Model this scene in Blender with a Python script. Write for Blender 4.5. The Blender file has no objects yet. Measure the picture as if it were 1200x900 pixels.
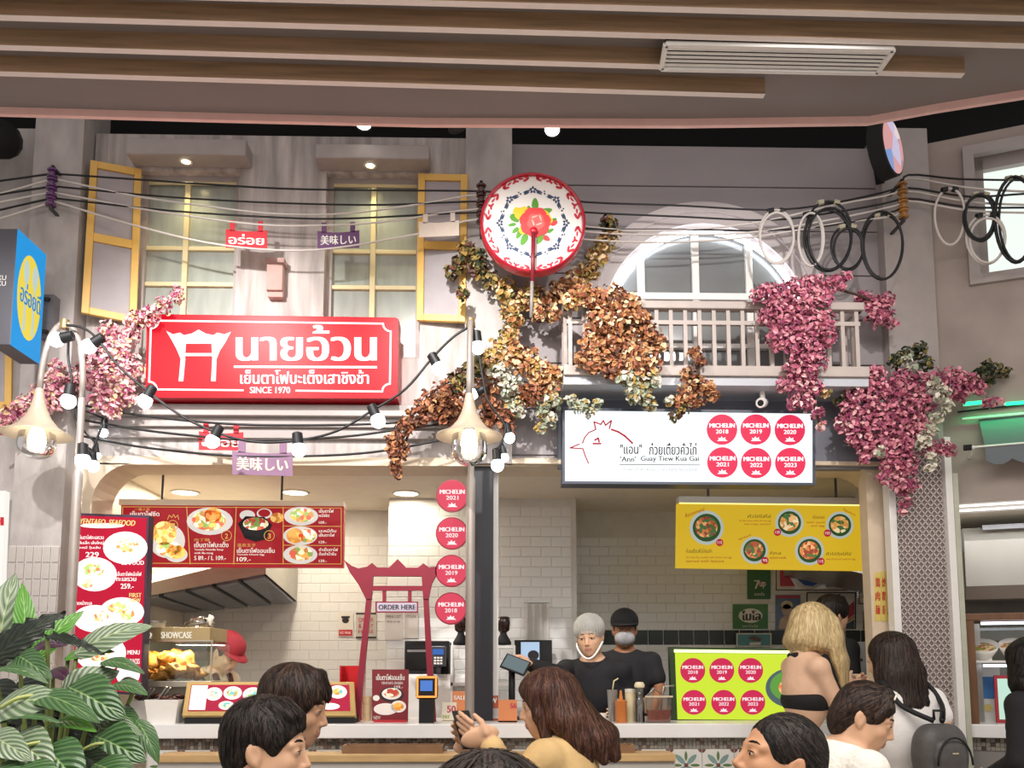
import bpy, math, random
import numpy as np
from mathutils import Vector, Matrix

random.seed(7)
SC = bpy.context.scene
COL = SC.collection
R = math.radians

# ------------------------------------------------------------------ camera
F_PX = 1000.0                      # focal length in pixels of the 1200x900 frame
PITCH, YAW = R(6.0), R(-1.2)
CAM = Vector((0.0, 0.0, 1.35))
HORIZON = 785.0
PY0 = HORIZON - F_PX * math.tan(PITCH)
cd = bpy.data.cameras.new('camera')
cam = bpy.data.objects.new('camera', cd)
COL.objects.link(cam)
cd.sensor_width = 36.0
cd.lens = F_PX / 1200.0 * 36.0
cd.shift_y = (PY0 - 450.0) / 1200.0
cd.clip_start = 0.05
cam.location = CAM
cam.rotation_euler = (R(90) + PITCH, 0, YAW)
SC.camera = cam

# ------------------------------------------------------------------ view, world, large lights
SC.view_settings.view_transform = 'Standard'
SC.view_settings.look = 'None'
SC.view_settings.exposure = 0.0
SC.view_settings.gamma = 1.0
SC.view_settings.use_curve_mapping = False
SC.cycles.max_bounces = 6
SC.cycles.transparent_max_bounces = 12
SC.cycles.sample_clamp_indirect = 4.0
SC.cycles.caustics_reflective = False
SC.cycles.caustics_refractive = False

world = bpy.data.worlds.new('mall_ambience')
SC.world = world
world.use_nodes = True
bg = world.node_tree.nodes['Background']
bg.inputs[0].default_value = (1.0, 0.93, 0.90, 1)
bg.inputs[1].default_value = 0.62

def area(name, loc, target, size, power, col=(1, 1, 1), sizey=None, spread=180):
    l = bpy.data.lights.new(name, 'AREA')
    l.energy = power; l.color = col; l.shape = 'RECTANGLE' if sizey else 'SQUARE'
    l.size = size
    if sizey: l.size_y = sizey
    l.spread = R(spread)
    o = bpy.data.objects.new(name, l); COL.objects.link(o)
    o.location = loc
    o.rotation_euler = (Vector(target) - Vector(loc)).to_track_quat('-Z', 'Y').to_euler()
    return o

def spot(name, loc, target, power, angle=60, blend=0.5, col=(1, 1, 1), radius=0.04):
    l = bpy.data.lights.new(name, 'SPOT')
    l.energy = power; l.color = col; l.spot_size = R(angle); l.spot_blend = blend
    l.shadow_soft_size = radius
    o = bpy.data.objects.new(name, l); COL.objects.link(o)
    o.location = loc
    o.rotation_euler = (Vector(target) - Vector(loc)).to_track_quat('-Z', 'Y').to_euler()
    return o

# ceiling spotlights of the food hall that wash the facade; the last is added
spot('facade_spot_light', (-1.9, 2.6, 4.2), (-1.5, 5.0, 2.8), 520, 58, 0.9, (1.0, 0.95, 0.92))
spot('facade_spot_light', (-0.6, 2.6, 4.2), (0.15, 5.0, 2.9), 430, 52, 0.9, (1.0, 0.96, 0.93))
spot('facade_spot_light', (1.6, 2.4, 4.2), (1.3, 5.0, 3.1), 170, 60, 0.9, (1.0, 0.95, 0.93))
spot('facade_spot_light', (-2.6, 2.4, 4.2), (-2.5, 4.9, 2.3), 230, 46, 0.9, (1.0, 0.96, 0.94))  # added spot that brightens the left column
# unseen area lamps added over the tables to brighten floor and diners
area('hall_fill_light', (-1.0, 0.8, 4.1), (-1.0, 1.6, 0), 2.2, 120, (1.0, 0.93, 0.86))
area('hall_fill_light', (1.6, 1.0, 4.1), (1.6, 1.8, 0), 2.2, 110, (1.0, 0.93, 0.86))

# ------------------------------------------------------------------ pixel -> place
def ray(px, py):
    x = (px - 600.0) / F_PX; z = -(py - PY0) / F_PX
    c, s = math.cos(PITCH), math.sin(PITCH)
    y2, z2 = c - z * s, s + z * c
    c, s = math.cos(YAW), math.sin(YAW)
    return Vector((x * c - y2 * s, x * s + y2 * c, z2))

def W(px, py, Y):
    d = ray(px, py); return CAM + d * (Y / d.y)

def WZ(px, py, z):
    d = ray(px, py); return CAM + d * ((z - CAM.z) / d.z)

class Plane:
    """A flat surface standing in the scene; at() finds where a sight line meets it."""
    def __init__(s, p0, u, n):
        s.p0 = Vector(p0); s.n = Vector(n).normalized()
        s.u = (Vector(u) - s.n * Vector(u).dot(s.n)).normalized(); s.v = s.u.cross(s.n) * -1
        s.v = s.n.cross(s.u)
    def at(s, px, py, off=0.0):
        d = ray(px, py); t = (s.p0 - CAM).dot(s.n) / d.dot(s.n)
        return CAM + d * t + s.n * off
def YP(Y): return Plane((0, Y, 0), (1, 0, 0), (0, -1, 0))

# ------------------------------------------------------------------ colour and materials
def lin(h):
    h = h.lstrip('#')
    out = []
    for i in (0, 2, 4):
        c = int(h[i:i + 2], 16) / 255.0
        out.append(c / 12.92 if c <= 0.04045 else ((c + 0.055) / 1.055) ** 2.4)
    return out

MATS = {}
def mat(name, hexc, rough=0.6, metal=0.0, var=0.10, nscale=12.0, stretch=(1, 1, 1), bump=0.0, bscale=None,
        emit=0.0, spec=0.5, trans=0.0, alpha=1.0, coat=0.0, dark=None, detail=4.0, aniso=0):
    if name in MATS: return MATS[name]
    m = bpy.data.materials.new(name); m.use_nodes = True
    nt = m.node_tree; b = nt.nodes['Principled BSDF']
    c = lin(hexc)
    b.inputs['Roughness'].default_value = rough
    b.inputs['Metallic'].default_value = metal
    b.inputs['Specular IOR Level'].default_value = spec
    b.inputs['Transmission Weight'].default_value = trans
    b.inputs['Alpha'].default_value = alpha
    b.inputs['Coat Weight'].default_value = coat
    b.inputs['Base Color'].default_value = (*c, 1)
    if var > 0 or bump > 0:
        tc = nt.nodes.new('ShaderNodeTexCoord'); mp = nt.nodes.new('ShaderNodeMapping')
        mp.inputs['Scale'].default_value = stretch
        nt.links.new(tc.outputs['Object'], mp.inputs['Vector'])
        nz = nt.nodes.new('ShaderNodeTexNoise'); nz.inputs['Scale'].default_value = nscale
        nz.inputs['Detail'].default_value = detail
        nt.links.new(mp.outputs[0], nz.inputs['Vector'])
        if var > 0:
            cr = nt.nodes.new('ShaderNodeValToRGB')
            cr.color_ramp.elements[0].position = 0.30; cr.color_ramp.elements[1].position = 0.70
            d = lin(dark) if dark else [x * (1 - var) for x in c]
            l = c if dark else [min(1, x * (1 + var)) for x in c]
            cr.color_ramp.elements[0].color = (*d, 1); cr.color_ramp.elements[1].color = (*l, 1)
            nt.links.new(nz.outputs['Fac'], cr.inputs['Fac'])
            nt.links.new(cr.outputs['Color'], b.inputs['Base Color'])
        if bump > 0:
            n2 = nz
            if bscale:
                n2 = nt.nodes.new('ShaderNodeTexNoise'); n2.inputs['Scale'].default_value = bscale
                n2.inputs['Detail'].default_value = detail
                nt.links.new(mp.outputs[0], n2.inputs['Vector'])
            bp = nt.nodes.new('ShaderNodeBump'); bp.inputs['Strength'].default_value = bump
            bp.inputs['Distance'].default_value = 0.02
            nt.links.new(n2.outputs['Fac'], bp.inputs['Height'])
            nt.links.new(bp.outputs['Normal'], b.inputs['Normal'])
    if emit > 0:
        b.inputs['Emission Color'].default_value = (*c, 1)
        b.inputs['Emission Strength'].default_value = emit
    MATS[name] = m
    return m

def lit(name, hexc, emit=1.0):
    """backlit print: the colour is given off by the box behind it"""
    if name in MATS: return MATS[name]
    m = bpy.data.materials.new(name); m.use_nodes = True
    b = m.node_tree.nodes['Principled BSDF']; c = lin(hexc)
    b.inputs['Base Color'].default_value = (c[0] * .1, c[1] * .1, c[2] * .1, 1)
    b.inputs['Roughness'].default_value = 0.35
    b.inputs['Specular IOR Level'].default_value = 0.12
    b.inputs['Emission Color'].default_value = (*c, 1); b.inputs['Emission Strength'].default_value = emit
    MATS[name] = m
    return m

def glass(name, hexc='#ffffff', rough=0.03, alpha=0.18):
    """thin pane: mostly see-through with a sharp reflection"""
    if name in MATS: return MATS[name]
    m = bpy.data.materials.new(name); m.use_nodes = True
    nt = m.node_tree; out = nt.nodes['Material Output']; nt.nodes.remove(nt.nodes['Principled BSDF'])
    t = nt.nodes.new('ShaderNodeBsdfTransparent'); t.inputs[0].default_value = (*lin(hexc), 1)
    g = nt.nodes.new('ShaderNodeBsdfGlossy'); g.inputs['Roughness'].default_value = rough
    fr = nt.nodes.new('ShaderNodeFresnel'); fr.inputs['IOR'].default_value = 1.45
    ad = nt.nodes.new('ShaderNodeMath'); ad.operation = 'ADD'; ad.inputs[1].default_value = alpha * 0.4
    mx = nt.nodes.new('ShaderNodeMixShader')
    nt.links.new(fr.outputs[0], ad.inputs[0]); nt.links.new(ad.outputs[0], mx.inputs[0])
    nt.links.new(t.outputs[0], mx.inputs[1]); nt.links.new(g.outputs[0], mx.inputs[2])
    nt.links.new(mx.outputs[0], out.inputs['Surface'])
    MATS[name] = m
    return m

def food(name, cols, scale=60.0, emit=0.0):
    """printed or real mixed food: cells of several colours"""
    if name in MATS: return MATS[name]
    m = bpy.data.materials.new(name); m.use_nodes = True
    nt = m.node_tree; b = nt.nodes['Principled BSDF']
    tc = nt.nodes.new('ShaderNodeTexCoord')
    vo = nt.nodes.new('ShaderNodeTexVoronoi'); vo.inputs['Scale'].default_value = scale
    nt.links.new(tc.outputs['Object'], vo.inputs['Vector'])
    sep = nt.nodes.new('ShaderNodeSeparateColor'); nt.links.new(vo.outputs['Color'], sep.inputs[0])
    cr = nt.nodes.new('ShaderNodeValToRGB'); cr.color_ramp.interpolation = 'CONSTANT'
    while len(cr.color_ramp.elements) < len(cols): cr.color_ramp.elements.new(0.5)
    for i, c in enumerate(cols):
        cr.color_ramp.elements[i].position = i / len(cols); cr.color_ramp.elements[i].color = (*lin(c), 1)
    nt.links.new(sep.outputs[0], cr.inputs['Fac'])
    nt.links.new(cr.outputs['Color'], b.inputs['Base Color'])
    b.inputs['Roughness'].default_value = 0.5
    if emit > 0:
        nt.links.new(cr.outputs['Color'], b.inputs['Emission Color']); b.inputs['Emission Strength'].default_value = emit
    MATS[name] = m
    return m

# ------------------------------------------------------------------ mesh building
class MB:
    def __init__(s): s.v = []; s.f = []; s.mi = []
    def add(s, vs, fs, mi=0):
        k = len(s.v); s.v.extend([tuple(p) for p in vs])
        s.f.extend([tuple(i + k for i in q) for q in fs]); s.mi.extend([mi] * len(fs))
        return s
    def box(s, x0, x1, y0, y1, z0, z1, mi=0):
        vs = [(x, y, z) for z in (z0, z1) for y in (y0, y1) for x in (x0, x1)]
        return s.add(vs, [(0, 2, 3, 1), (4, 5, 7, 6), (0, 1, 5, 4), (2, 6, 7, 3), (0, 4, 6, 2), (1, 3, 7, 5)], mi)
    def obox(s, c, size, M=None, mi=0):
        M = M or Matrix.Identity(3); c = Vector(c); h = [q / 2 for q in size]
        vs = [c + M @ Vector((x * h[0], y * h[1], z * h[2])) for z in (-1, 1) for y in (-1, 1) for x in (-1, 1)]
        return s.add(vs, [(0, 2, 3, 1), (4, 5, 7, 6), (0, 1, 5, 4), (2, 6, 7, 3), (0, 4, 6, 2), (1, 3, 7, 5)], mi)
    def bar(s, a, b, w, h=None, up=(0, 0, 1), mi=0):
        a, b = Vector(a), Vector(b); d = b - a; h = h or w
        y = d.normalized(); up = Vector(up)
        if abs(y.dot(up)) > 0.95: up = Vector((1, 0, 0))
        x = y.cross(up).normalized(); z = x.cross(y)
        M = Matrix((x, y, z)).transposed()
        return s.obox((a + b) / 2, (w, d.length, h), M, mi)
    def prism(s, pts, n, thick, mi=0, side=None, bulge=0):
        """pts: front outline (3D), n: unit normal towards the viewer; goes back by thick"""
        n = Vector(n); k = len(pts)
        fr = [Vector(p) for p in pts]; bk = [p - n * thick for p in fr]
        s.add(fr + bk, [tuple(range(k)), tuple(range(2 * k - 1, k - 1, -1))], mi)
        base = len(s.v) - 2 * k
        sm = mi if side is None else side
        for i in range(k):
            j = (i + 1) % k
            s.f.append((base + i, base + k + i, base + k + j, base + j)); s.mi.append(sm)
        return s
    def flat(s, pts, mi=0): return s.add(pts, [tuple(range(len(pts)))], mi)
    def tube(s, pts, r, n=8, closed=False, mi=0, cap=True):
        pts = [Vector(p) for p in pts]; k = len(pts)
        rr = r if isinstance(r, (list, tuple)) else [r] * k
        up = None; vs = []
        for i, p in enumerate(pts):
            a = pts[i - 1] if (i or closed) else pts[0]; b = pts[(i + 1) % k] if (i < k - 1 or closed) else pts[-1]
            t = (b - a)
            t = t.normalized() if t.length > 1e-9 else Vector((0, 0, 1))
            if up is None:
                up = t.orthogonal().normalized()
            up = (up - t * up.dot(t))
            up = up.normalized() if up.length > 1e-6 else t.orthogonal().normalized()
            w = t.cross(up)
            for j in range(n):
                a_ = 2 * math.pi * j / n
                vs.append(p + (up * math.cos(a_) + w * math.sin(a_)) * rr[i])
        fs = []
        for i in range(k if closed else k - 1):
            for j in range(n):
                a0 = i * n + j; a1 = i * n + (j + 1) % n; i2 = (i + 1) % k
                fs.append((a0, a1, i2 * n + (j + 1) % n, i2 * n + j))
        if cap and not closed:
            fs.append(tuple(range(n - 1, -1, -1))); fs.append(tuple(range((k - 1) * n, k * n)))
        return s.add(vs, fs, mi)
    def lathe(s, prof, c=(0, 0, 0), n=20, M=None, mi=0, sx=1, sy=1):
        c = Vector(c); M = M or Matrix.Identity(3); vs = []; fs = []
        for (r, z) in prof:
            for j in range(n):
                a = 2 * math.pi * j / n
                vs.append(c + M @ Vector((r * math.cos(a) * sx, r * math.sin(a) * sy, z)))
        for i in range(len(prof) - 1):
            for j in range(n):
                j2 = (j + 1) % n
                fs.append((i * n + j, i * n + j2, (i + 1) * n + j2, (i + 1) * n + j))
        return s.add(vs, fs, mi)
    def ball(s, c, r, nu=12, nv=8, mi=0, M=None):
        rr = r if isinstance(r, (tuple, list)) else (r, r, r)
        M = M or Matrix.Identity(3); c = Vector(c); vs = []; fs = []
        vs.append(c + M @ Vector((0, 0, rr[2])))
        for i in range(1, nv):
            t = math.pi * i / nv
            for j in range(nu):
                a = 2 * math.pi * j / nu
                vs.append(c + M @ Vector((rr[0] * math.sin(t) * math.cos(a), rr[1] * math.sin(t) * math.sin(a), rr[2] * math.cos(t))))
        vs.append(c + M @ Vector((0, 0, -rr[2])))
        for j in range(nu): fs.append((0, 1 + j, 1 + (j + 1) % nu))
        for i in range(nv - 2):
            for j in range(nu):
                a = 1 + i * nu + j; b = 1 + i * nu + (j + 1) % nu
                fs.append((a, a + nu, b + nu, b))
        L = len(vs) - 1
        for j in range(nu): fs.append((L, L - nu + (j + 1) % nu, L - nu + j))
        return s.add(vs, fs, mi)
    def mesh(s, name, mats, smooth=False):
        me = bpy.data.meshes.new(name)
        me.from_pydata([tuple(v) for v in s.v], [], s.f)
        for m in (mats if isinstance(mats, (list, tuple)) else [mats]): me.materials.append(m)
        if any(s.mi): me.polygons.foreach_set('material_index', s.mi)
        if smooth: me.polygons.foreach_set('use_smooth', [True] * len(me.polygons))
        me.update()
        return me
    def build(s, name, mats, parent=None, smooth=False, bevel=0.0, label=None, sharp=None):
        o = bpy.data.objects.new(name, s.mesh(name, mats, smooth)); COL.objects.link(o)
        if parent: attach(o, parent)
        if bevel:
            b = o.modifiers.new('bevel', 'BEVEL'); b.width = bevel; b.segments = 2; b.limit_method = 'ANGLE'; b.angle_limit = R(40)
        if sharp and smooth: o.data.set_sharp_from_angle(angle=R(sharp))
        if label: o['label'] = label
        return o

def attach(o, parent):
    o.parent = parent
    o.matrix_parent_inverse = Matrix.Identity(4)
    # children are given in world space; parents are unrotated empties or meshes at a base point
    o.location = o.location - world_loc(parent)

def world_loc(o):
    p = Vector(o.location)
    while o.parent:
        o = o.parent; p = p + Vector(o.location)
    return p

def tag(o, label, cat, group=None, kind=None):
    o['label'] = label; o['category'] = cat
    if group: o['group'] = group
    if kind: o['kind'] = kind
    return o

def thing(name, label, cat, loc=(0, 0, 0), group=None):
    o = bpy.data.objects.new(name, None); COL.objects.link(o); o.location = loc; o.empty_display_size = 0.1
    return tag(o, label, cat, group)

def struct(o, label=None):
    o['kind'] = 'structure'
    if label: o['label'] = label
    return o

def copies(name, me, parent, places, rot=None):
    """alike pieces that share one mesh"""
    out = []
    for i, p in enumerate(places):
        o = bpy.data.objects.new(name, me); COL.objects.link(o)
        if parent: o.parent = parent; o.location = Vector(p) - world_loc(parent)
        else: o.location = p
        if rot is not None: o.rotation_euler = rot[i] if isinstance(rot, list) else rot
        out.append(o)
    return out

def rect_px(x0, y0, x1, y1, Y):
    a, b, c, d = W(x0, y0, Y), W(x1, y0, Y), W(x0, y1, Y), W(x1, y1, Y)
    return (a.x + c.x) / 2, (b.x + d.x) / 2, (c.z + d.z) / 2, (a.z + b.z) / 2

def poly_px(m, pts, pl, thick=0.01, off=0.0, mi=0, side=None):
    return m.prism([pl.at(x, y, off) for x, y in pts][::-1], pl.n, thick, mi, side)

def disc_pts(cx, cy, rx, ry=None, n=24, a0=0, a1=360):
    ry = ry or rx
    return [(cx + rx * math.cos(R(a0 + (a1 - a0) * i / n)), cy + ry * math.sin(R(a0 + (a1 - a0) * i / n))) for i in range(n)]

# ------------------------------------------------------------------ lettering
_TXT = {}
def text_mesh(body, res=3):
    if body in _TXT: return _TXT[body]
    c = bpy.data.curves.new('lettering', 'FONT'); c.body = body; c.size = 1.0; c.resolution_u = res
    c.fill_mode = 'FRONT'
    o = bpy.data.objects.new('lettering', c); COL.objects.link(o)
    dg = bpy.context.evaluated_depsgraph_get()
    me = bpy.data.meshes.new_from_object(o.evaluated_get(dg))
    vs = [tuple(v.co) for v in me.vertices]; fs = [tuple(p.vertices) for p in me.polygons]
    bpy.data.objects.remove(o); bpy.data.meshes.remove(me); bpy.data.curves.remove(c)
    if not vs: vs = [(0, 0, 0), (1, 0, 0), (1, 1, 0)]; fs = []
    xs = [v[0] for v in vs]; ys = [v[1] for v in vs]
    b = (min(xs), max(xs), min(ys), max(ys))
    _TXT[body] = (vs, fs, b)
    return _TXT[body]

def text_px(m, body, x0, y0, x1, y1, pl, off=0.002, mi=0, bold=0.0, slant=0.0, y0r=None, y1r=None):
    """letters filling the box (x0,y0)-(x1,y1) on a surface; y0r/y1r: the box's right edge when it slopes"""
    vs, fs, b = text_mesh(body)
    y0r = y0 if y0r is None else y0r; y1r = y1 if y1r is None else y1r
    A, B, C, D = pl.at(x0, y1, off), pl.at(x1, y1r, off), pl.at(x0, y0, off), pl.at(x1, y0r, off)
    reps = [0.0] if not bold else [-bold, -bold / 2, 0.0, bold / 2, bold]
    for q, dx in enumerate(reps):
        out = []
        for v in vs:
            t = (v[1] - b[2]) / max(1e-6, b[3] - b[2])
            s_ = (v[0] - b[0] + dx) / max(1e-6, b[1] - b[0]) + slant * t
            p = (A * (1 - s_) + B * s_) * (1 - t) + (C * (1 - s_) + D * s_) * t
            out.append(p + pl.n * 0.0001 * q)
        m.add(out, fs, mi)
    return m
# ================================================================== materials of the place
concrete = mat('weathered_plaster', '#b9b1ad', 0.85, var=0.34, nscale=3.0, stretch=(5, 5, 0.6), bump=0.25, bscale=18)
concrete2 = mat('mottled_plaster', '#b3aca9', 0.85, var=0.2, nscale=4.0, stretch=(2, 2, 0.8), bump=0.2, bscale=25)
greywall = mat('grey_siding_paint', '#a19a9c', 0.7, var=0.05, nscale=3)
greytrim = mat('warm_grey_trim', '#a9a09d', 0.6, var=0.05)
beige = mat('beige_plaster', '#d8c6ae', 0.6, var=0.04)
kceil = mat('kitchen_ceiling_paint', '#e9dfcf', 0.7, var=0.03)
black = mat('matt_black', '#0b0b0d', 0.7, var=0)
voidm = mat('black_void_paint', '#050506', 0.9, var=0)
ceilgrey = mat('ceiling_grey', '#8d8583', 0.8, var=0.04, nscale=2)
pink = mat('pink_trim', '#ffd0c8', 0.6, var=0.05)  # even pale pink of the ceiling lip
wood = mat('wood_slat_grain', '#a98d70', 0.55, var=0.22, nscale=6, stretch=(0.4, 5, 9), bump=0.05)
slatwhite = mat('slat_underside', '#f2e8e2', 0.5, var=0.03)
white = mat('white_paint', '#eceae6', 0.45, var=0.03)
whitegloss = mat('white_solid_surface', '#f2f2f2', 0.25, var=0.02)
steel = mat('brushed_steel', '#b5b3ae', 0.33, 0.9, var=0.08, nscale=30, stretch=(0.3, 6, 6))
dsteel = mat('dark_steel', '#55555a', 0.4, 0.8, var=0.1)
yellow = mat('yellow_shutter_paint', '#e6b85e', 0.45, var=0.06, nscale=6, bump=0.04)
shutpanel = mat('shutter_panel_grey', '#aaa3a6', 0.6, var=0.05)
mullion = mat('cream_mullion_paint', '#ddd0a4', 0.5, var=0.04)
pane_m = mat('frosted_pane', '#a3aaa2', 0.2, var=0.12, nscale=4, stretch=(5, 5, 1), spec=0.6)
darkglass = mat('dark_window_glass', '#7d8080', 0.12, var=0.12, nscale=3, spec=0.8)
tilem = mat('white_glazed_tile', '#dcdcda', 0.22, var=0.05, nscale=3, spec=0.5)
grout = mat('grey_grout', '#cdcbc6', 0.9, var=0.05)
greent = mat('dark_green_tile', '#1e2a26', 0.25, var=0.2)
coltile = mat('grey_stack_tile', '#b7b0aa', 0.5, var=0.1)
floorm = mat('floor_stone', '#b8b0a6', 0.35, var=0.1, nscale=5)

# ================================================================== floor, ceiling
FY = 5.0
m = MB().box(-7, 7, -4, 9, -0.1, 0.0)
struct(m.build('floor', floorm))

SLZ = 4.30
edge = [WZ(x, y, SLZ) for x, y in ((-160, 119), (0, 125), (250, 132), (500, 138), (800, 139), (1018, 136), (1100, 121), (1200, 105), (1380, 75))]
outline = [Vector((-3.4, 1.2, SLZ))] + edge + [Vector((3.4, 1.2, SLZ))]
top = [p + Vector((0, 0, 0.12)) for p in outline]
m = MB().prism(top, (0, 0, 1), 0.12)
ceiling = struct(m.build('ceiling', ceilgrey))
m = MB()
for a, b in zip(edge[:-1], edge[1:]):
    a2, b2 = a + Vector((0, .0, -.040)), b + Vector((0, .0, -.040))
    k = len(m.v)
    up = Vector((0, 0, .16))
    m.add([a2, b2, b2 + up, a2 + up, a2 + Vector((0, .025, 0)), b2 + Vector((0, .025, 0)), b2 + up + Vector((0, .025, 0)), a2 + up + Vector((0, .025, 0))],
          [(0, 1, 2, 3), (4, 7, 6, 5), (0, 4, 5, 1), (3, 2, 6, 7), (0, 3, 7, 4), (1, 5, 6, 2)])
struct(m.build('trim_1', pink), 'pink edge of the hall ceiling')

# wooden slats fixed under the ceiling
BZ = 4.215
def slat(lx, ly, rx, ry, w=0.034):
    a, b = WZ(lx, ly, BZ), WZ(rx, ry, BZ)
    d = (b - a).normalized(); nrm = Vector((-d.y, d.x, 0)) * w
    up = Vector((0, 0, SLZ - BZ))
    mm = MB().add([a, b, b + nrm, a + nrm, a + up, b + up, b + nrm + up, a + nrm + up],
                  [(0, 1, 5, 4), (1, 2, 6, 5), (2, 3, 7, 6), (3, 0, 4, 7), (4, 5, 6, 7)])
    # pale underside set just inside the edges
    mm.add([a, b, b + nrm, a + nrm], [(3, 2, 1, 0)], 1)
    return mm.build('wooden_slat', [wood, slatwhite], ceiling)
slat(-160, 79, 897, 110)
slat(-160, 48, 1131, 86)
slat(-160, 13, 1420, 57)
slat(-160, -17, 1420, 24)
slat(-160, -53, 1420, -10)
slat(-160, -95, 1420, -48)

# black upper void over and behind the facade
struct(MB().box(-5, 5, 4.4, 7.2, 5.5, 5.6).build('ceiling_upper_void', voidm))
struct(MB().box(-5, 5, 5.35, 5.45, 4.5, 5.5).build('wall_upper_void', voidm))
duct = thing('air_duct', 'black round air duct in the dark gap over the grey column', 'duct', W(5, 160, 4.9))
MB().tube([W(-60, 163, 4.72), W(-20, 163, 4.75), W(0, 163, 4.80), W(3, 163, 4.92)], 0.11, 14).build('duct_pipe', black, duct, True)
MB().tube([W(-62, 163, 4.72), W(-52, 163, 4.72)], 0.125, 14).build('duct_collar', black, duct, True)

# air vent between the slats
vt = thing('air_vent', 'white louvred air vent set between the wooden ceiling slats', 'vent', WZ(910, 70, BZ))
c0, c1, c2, c3 = [WZ(x, y, BZ - .004) for x, y in ((780, 52), (1047, 58), (1028, 85), (775, 80))]
m = MB()
for a, b in ((c0, c1), (c1, c2), (c2, c3), (c3, c0)):
    m.bar(a, b, .022, .02)
m.build('vent_frame', white, vt)
MB().prism([p + Vector((0, 0, .03)) for p in (c0, c1, c2, c3)], (0, 0, 1), .008).build('vent_backing', black, vt)
for i in range(1, 6):
    t = i / 6
    a, b = c0.lerp(c3, t), c1.lerp(c2, t)
    MB().bar(a, b, .012, .003, up=(0, 0.5, 1)).build('slat', white, vt)

# spot fixtures in the gap
def gap_light(px, py, Y, on, lab, aim=(0, 0, -1), pw=30):
    p = W(px, py, Y)
    t = thing('ceiling_spotlight', lab, 'spotlight', p)
    Mx = Vector(aim).normalized().to_track_quat('Z', 'Y').to_matrix()
    MB().lathe([(.0, -.10), (.04, -.10), (.05, -.06), (.055, 0.0), (.048, .0), (.045, -.01), (0, -.012)], p, 16, Mx).build('lamp_housing', black if on else dsteel, t, True, sharp=40)
    MB().lathe([(.0, -.004), (.044, -.004)], p, 16, Mx).build('lamp_lens', lit('spot_lens_glow', '#fffaf0', 9.0) if on else dsteel, t)
    MB().tube([p - Mx @ Vector((0, 0, .08)), Vector((p.x, p.y + .1, 5.5))], .012, 6).build('stem', black, t)
gap_light(426, 146, 4.75, True, 'lit ceiling spotlight in the dark gap above the cream-mullioned window', (0, -0.2, -1))
gap_light(647, 152, 4.75, True, 'lit ceiling spotlight in the dark gap above the round enamel plate', (-.1, -0.45, -1))
gap_light(536, 151, 4.78, False, 'unlit grey ceiling spotlight between two lit ones', (.3, .1, -1))

# ================================================================== facade walls
def wall_holes(x0, x1, z0, z1, holes, Y, depth):
    xs = sorted(set([x0, x1] + [h[0] for h in holes] + [h[1] for h in holes]))
    zs = sorted(set([z0, z1] + [h[2] for h in holes] + [h[3] for h in holes]))
    mm = MB(); idx = {}
    def V(i, j, k):
        if (i, j, k) not in idx:
            idx[(i, j, k)] = len(mm.v); mm.v.append((xs[i], Y if k == 0 else Y + depth, zs[j]))
        return idx[(i, j, k)]
    def inh(i, j):
        if i < 0 or j < 0 or i >= len(xs) - 1 or j >= len(zs) - 1: return True
        cx, cz = (xs[i] + xs[i + 1]) / 2, (zs[j] + zs[j + 1]) / 2
        return any(h[0] < cx < h[1] and h[2] < cz < h[3] for h in holes)
    for i in range(len(xs) - 1):
        for j in range(len(zs) - 1):
            if inh(i, j): continue
            for k in (0, 1):
                q = (V(i, j, k), V(i + 1, j, k), V(i + 1, j + 1, k), V(i, j + 1, k)); mm.f.append(q if k == 0 else q[::-1]); mm.mi.append(0)
            if inh(i - 1, j): mm.f.append((V(i, j, 0), V(i, j + 1, 0), V(i, j + 1, 1), V(i, j, 1))); mm.mi.append(0)
            if inh(i + 1, j): mm.f.append((V(i + 1, j, 0), V(i + 1, j, 1), V(i + 1, j + 1, 1), V(i + 1, j + 1, 0))); mm.mi.append(0)
            if inh(i, j - 1): mm.f.append((V(i, j, 0), V(i, j, 1), V(i + 1, j, 1), V(i + 1, j, 0))); mm.mi.append(0)
            if inh(i, j + 1): mm.f.append((V(i, j + 1, 0), V(i + 1, j + 1, 0), V(i + 1, j + 1, 1), V(i, j + 1, 1))); mm.mi.append(0)
    return mm

TOPZ = 4.64
OPZ = 2.565                                           # top of the shop opening
w1 = rect_px(158, 200, 277, 420, FY); w2 = rect_px(380, 203, 493, 420, FY)
XL, XM, XR = -2.46, 0.105, 2.40
wall_left = struct(wall_holes(XL, XM, OPZ, TOPZ, [w1, w2], FY, 0.16).build('wall_left', concrete))
# rounded shop opening: beige reveal with filleted corners
XO0, XO1 = W(104, 660, FY).x, W(1046, 660, FY).x
m = MB()
r = 0.24
def fillet(xc, sgn):
    pts = [Vector((xc, FY - .004, OPZ + .004))]
    for i in range(9):
        a = R(90 * i / 8)
        pts.append(Vector((xc + sgn * (r - r * math.sin(a)), FY - .004, OPZ - r + r * math.cos(a))))
    return pts
m.prism(fillet(XO0, 1), (0, -1, 0), .27); m.prism(fillet(XO1, -1), (0, -1, 0), .27)
m.box(XO0 - .02, XO1 + .02, FY - .004, FY + .27, OPZ - .006, OPZ + .045)
struct(m.build('trim_2', beige), 'beige rounded reveal around the shop opening')
struct(MB().box(XO0 - .2, XO0, FY + .0, FY + .27, 0, OPZ).build('trim_3', beige), 'beige side of the shop opening')
struct(MB().box(XO1, XO1 + .05, FY + .0, FY + .27, 0, OPZ).build('trim_4', beige), 'beige side of the shop opening beside the mesh column')

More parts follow.
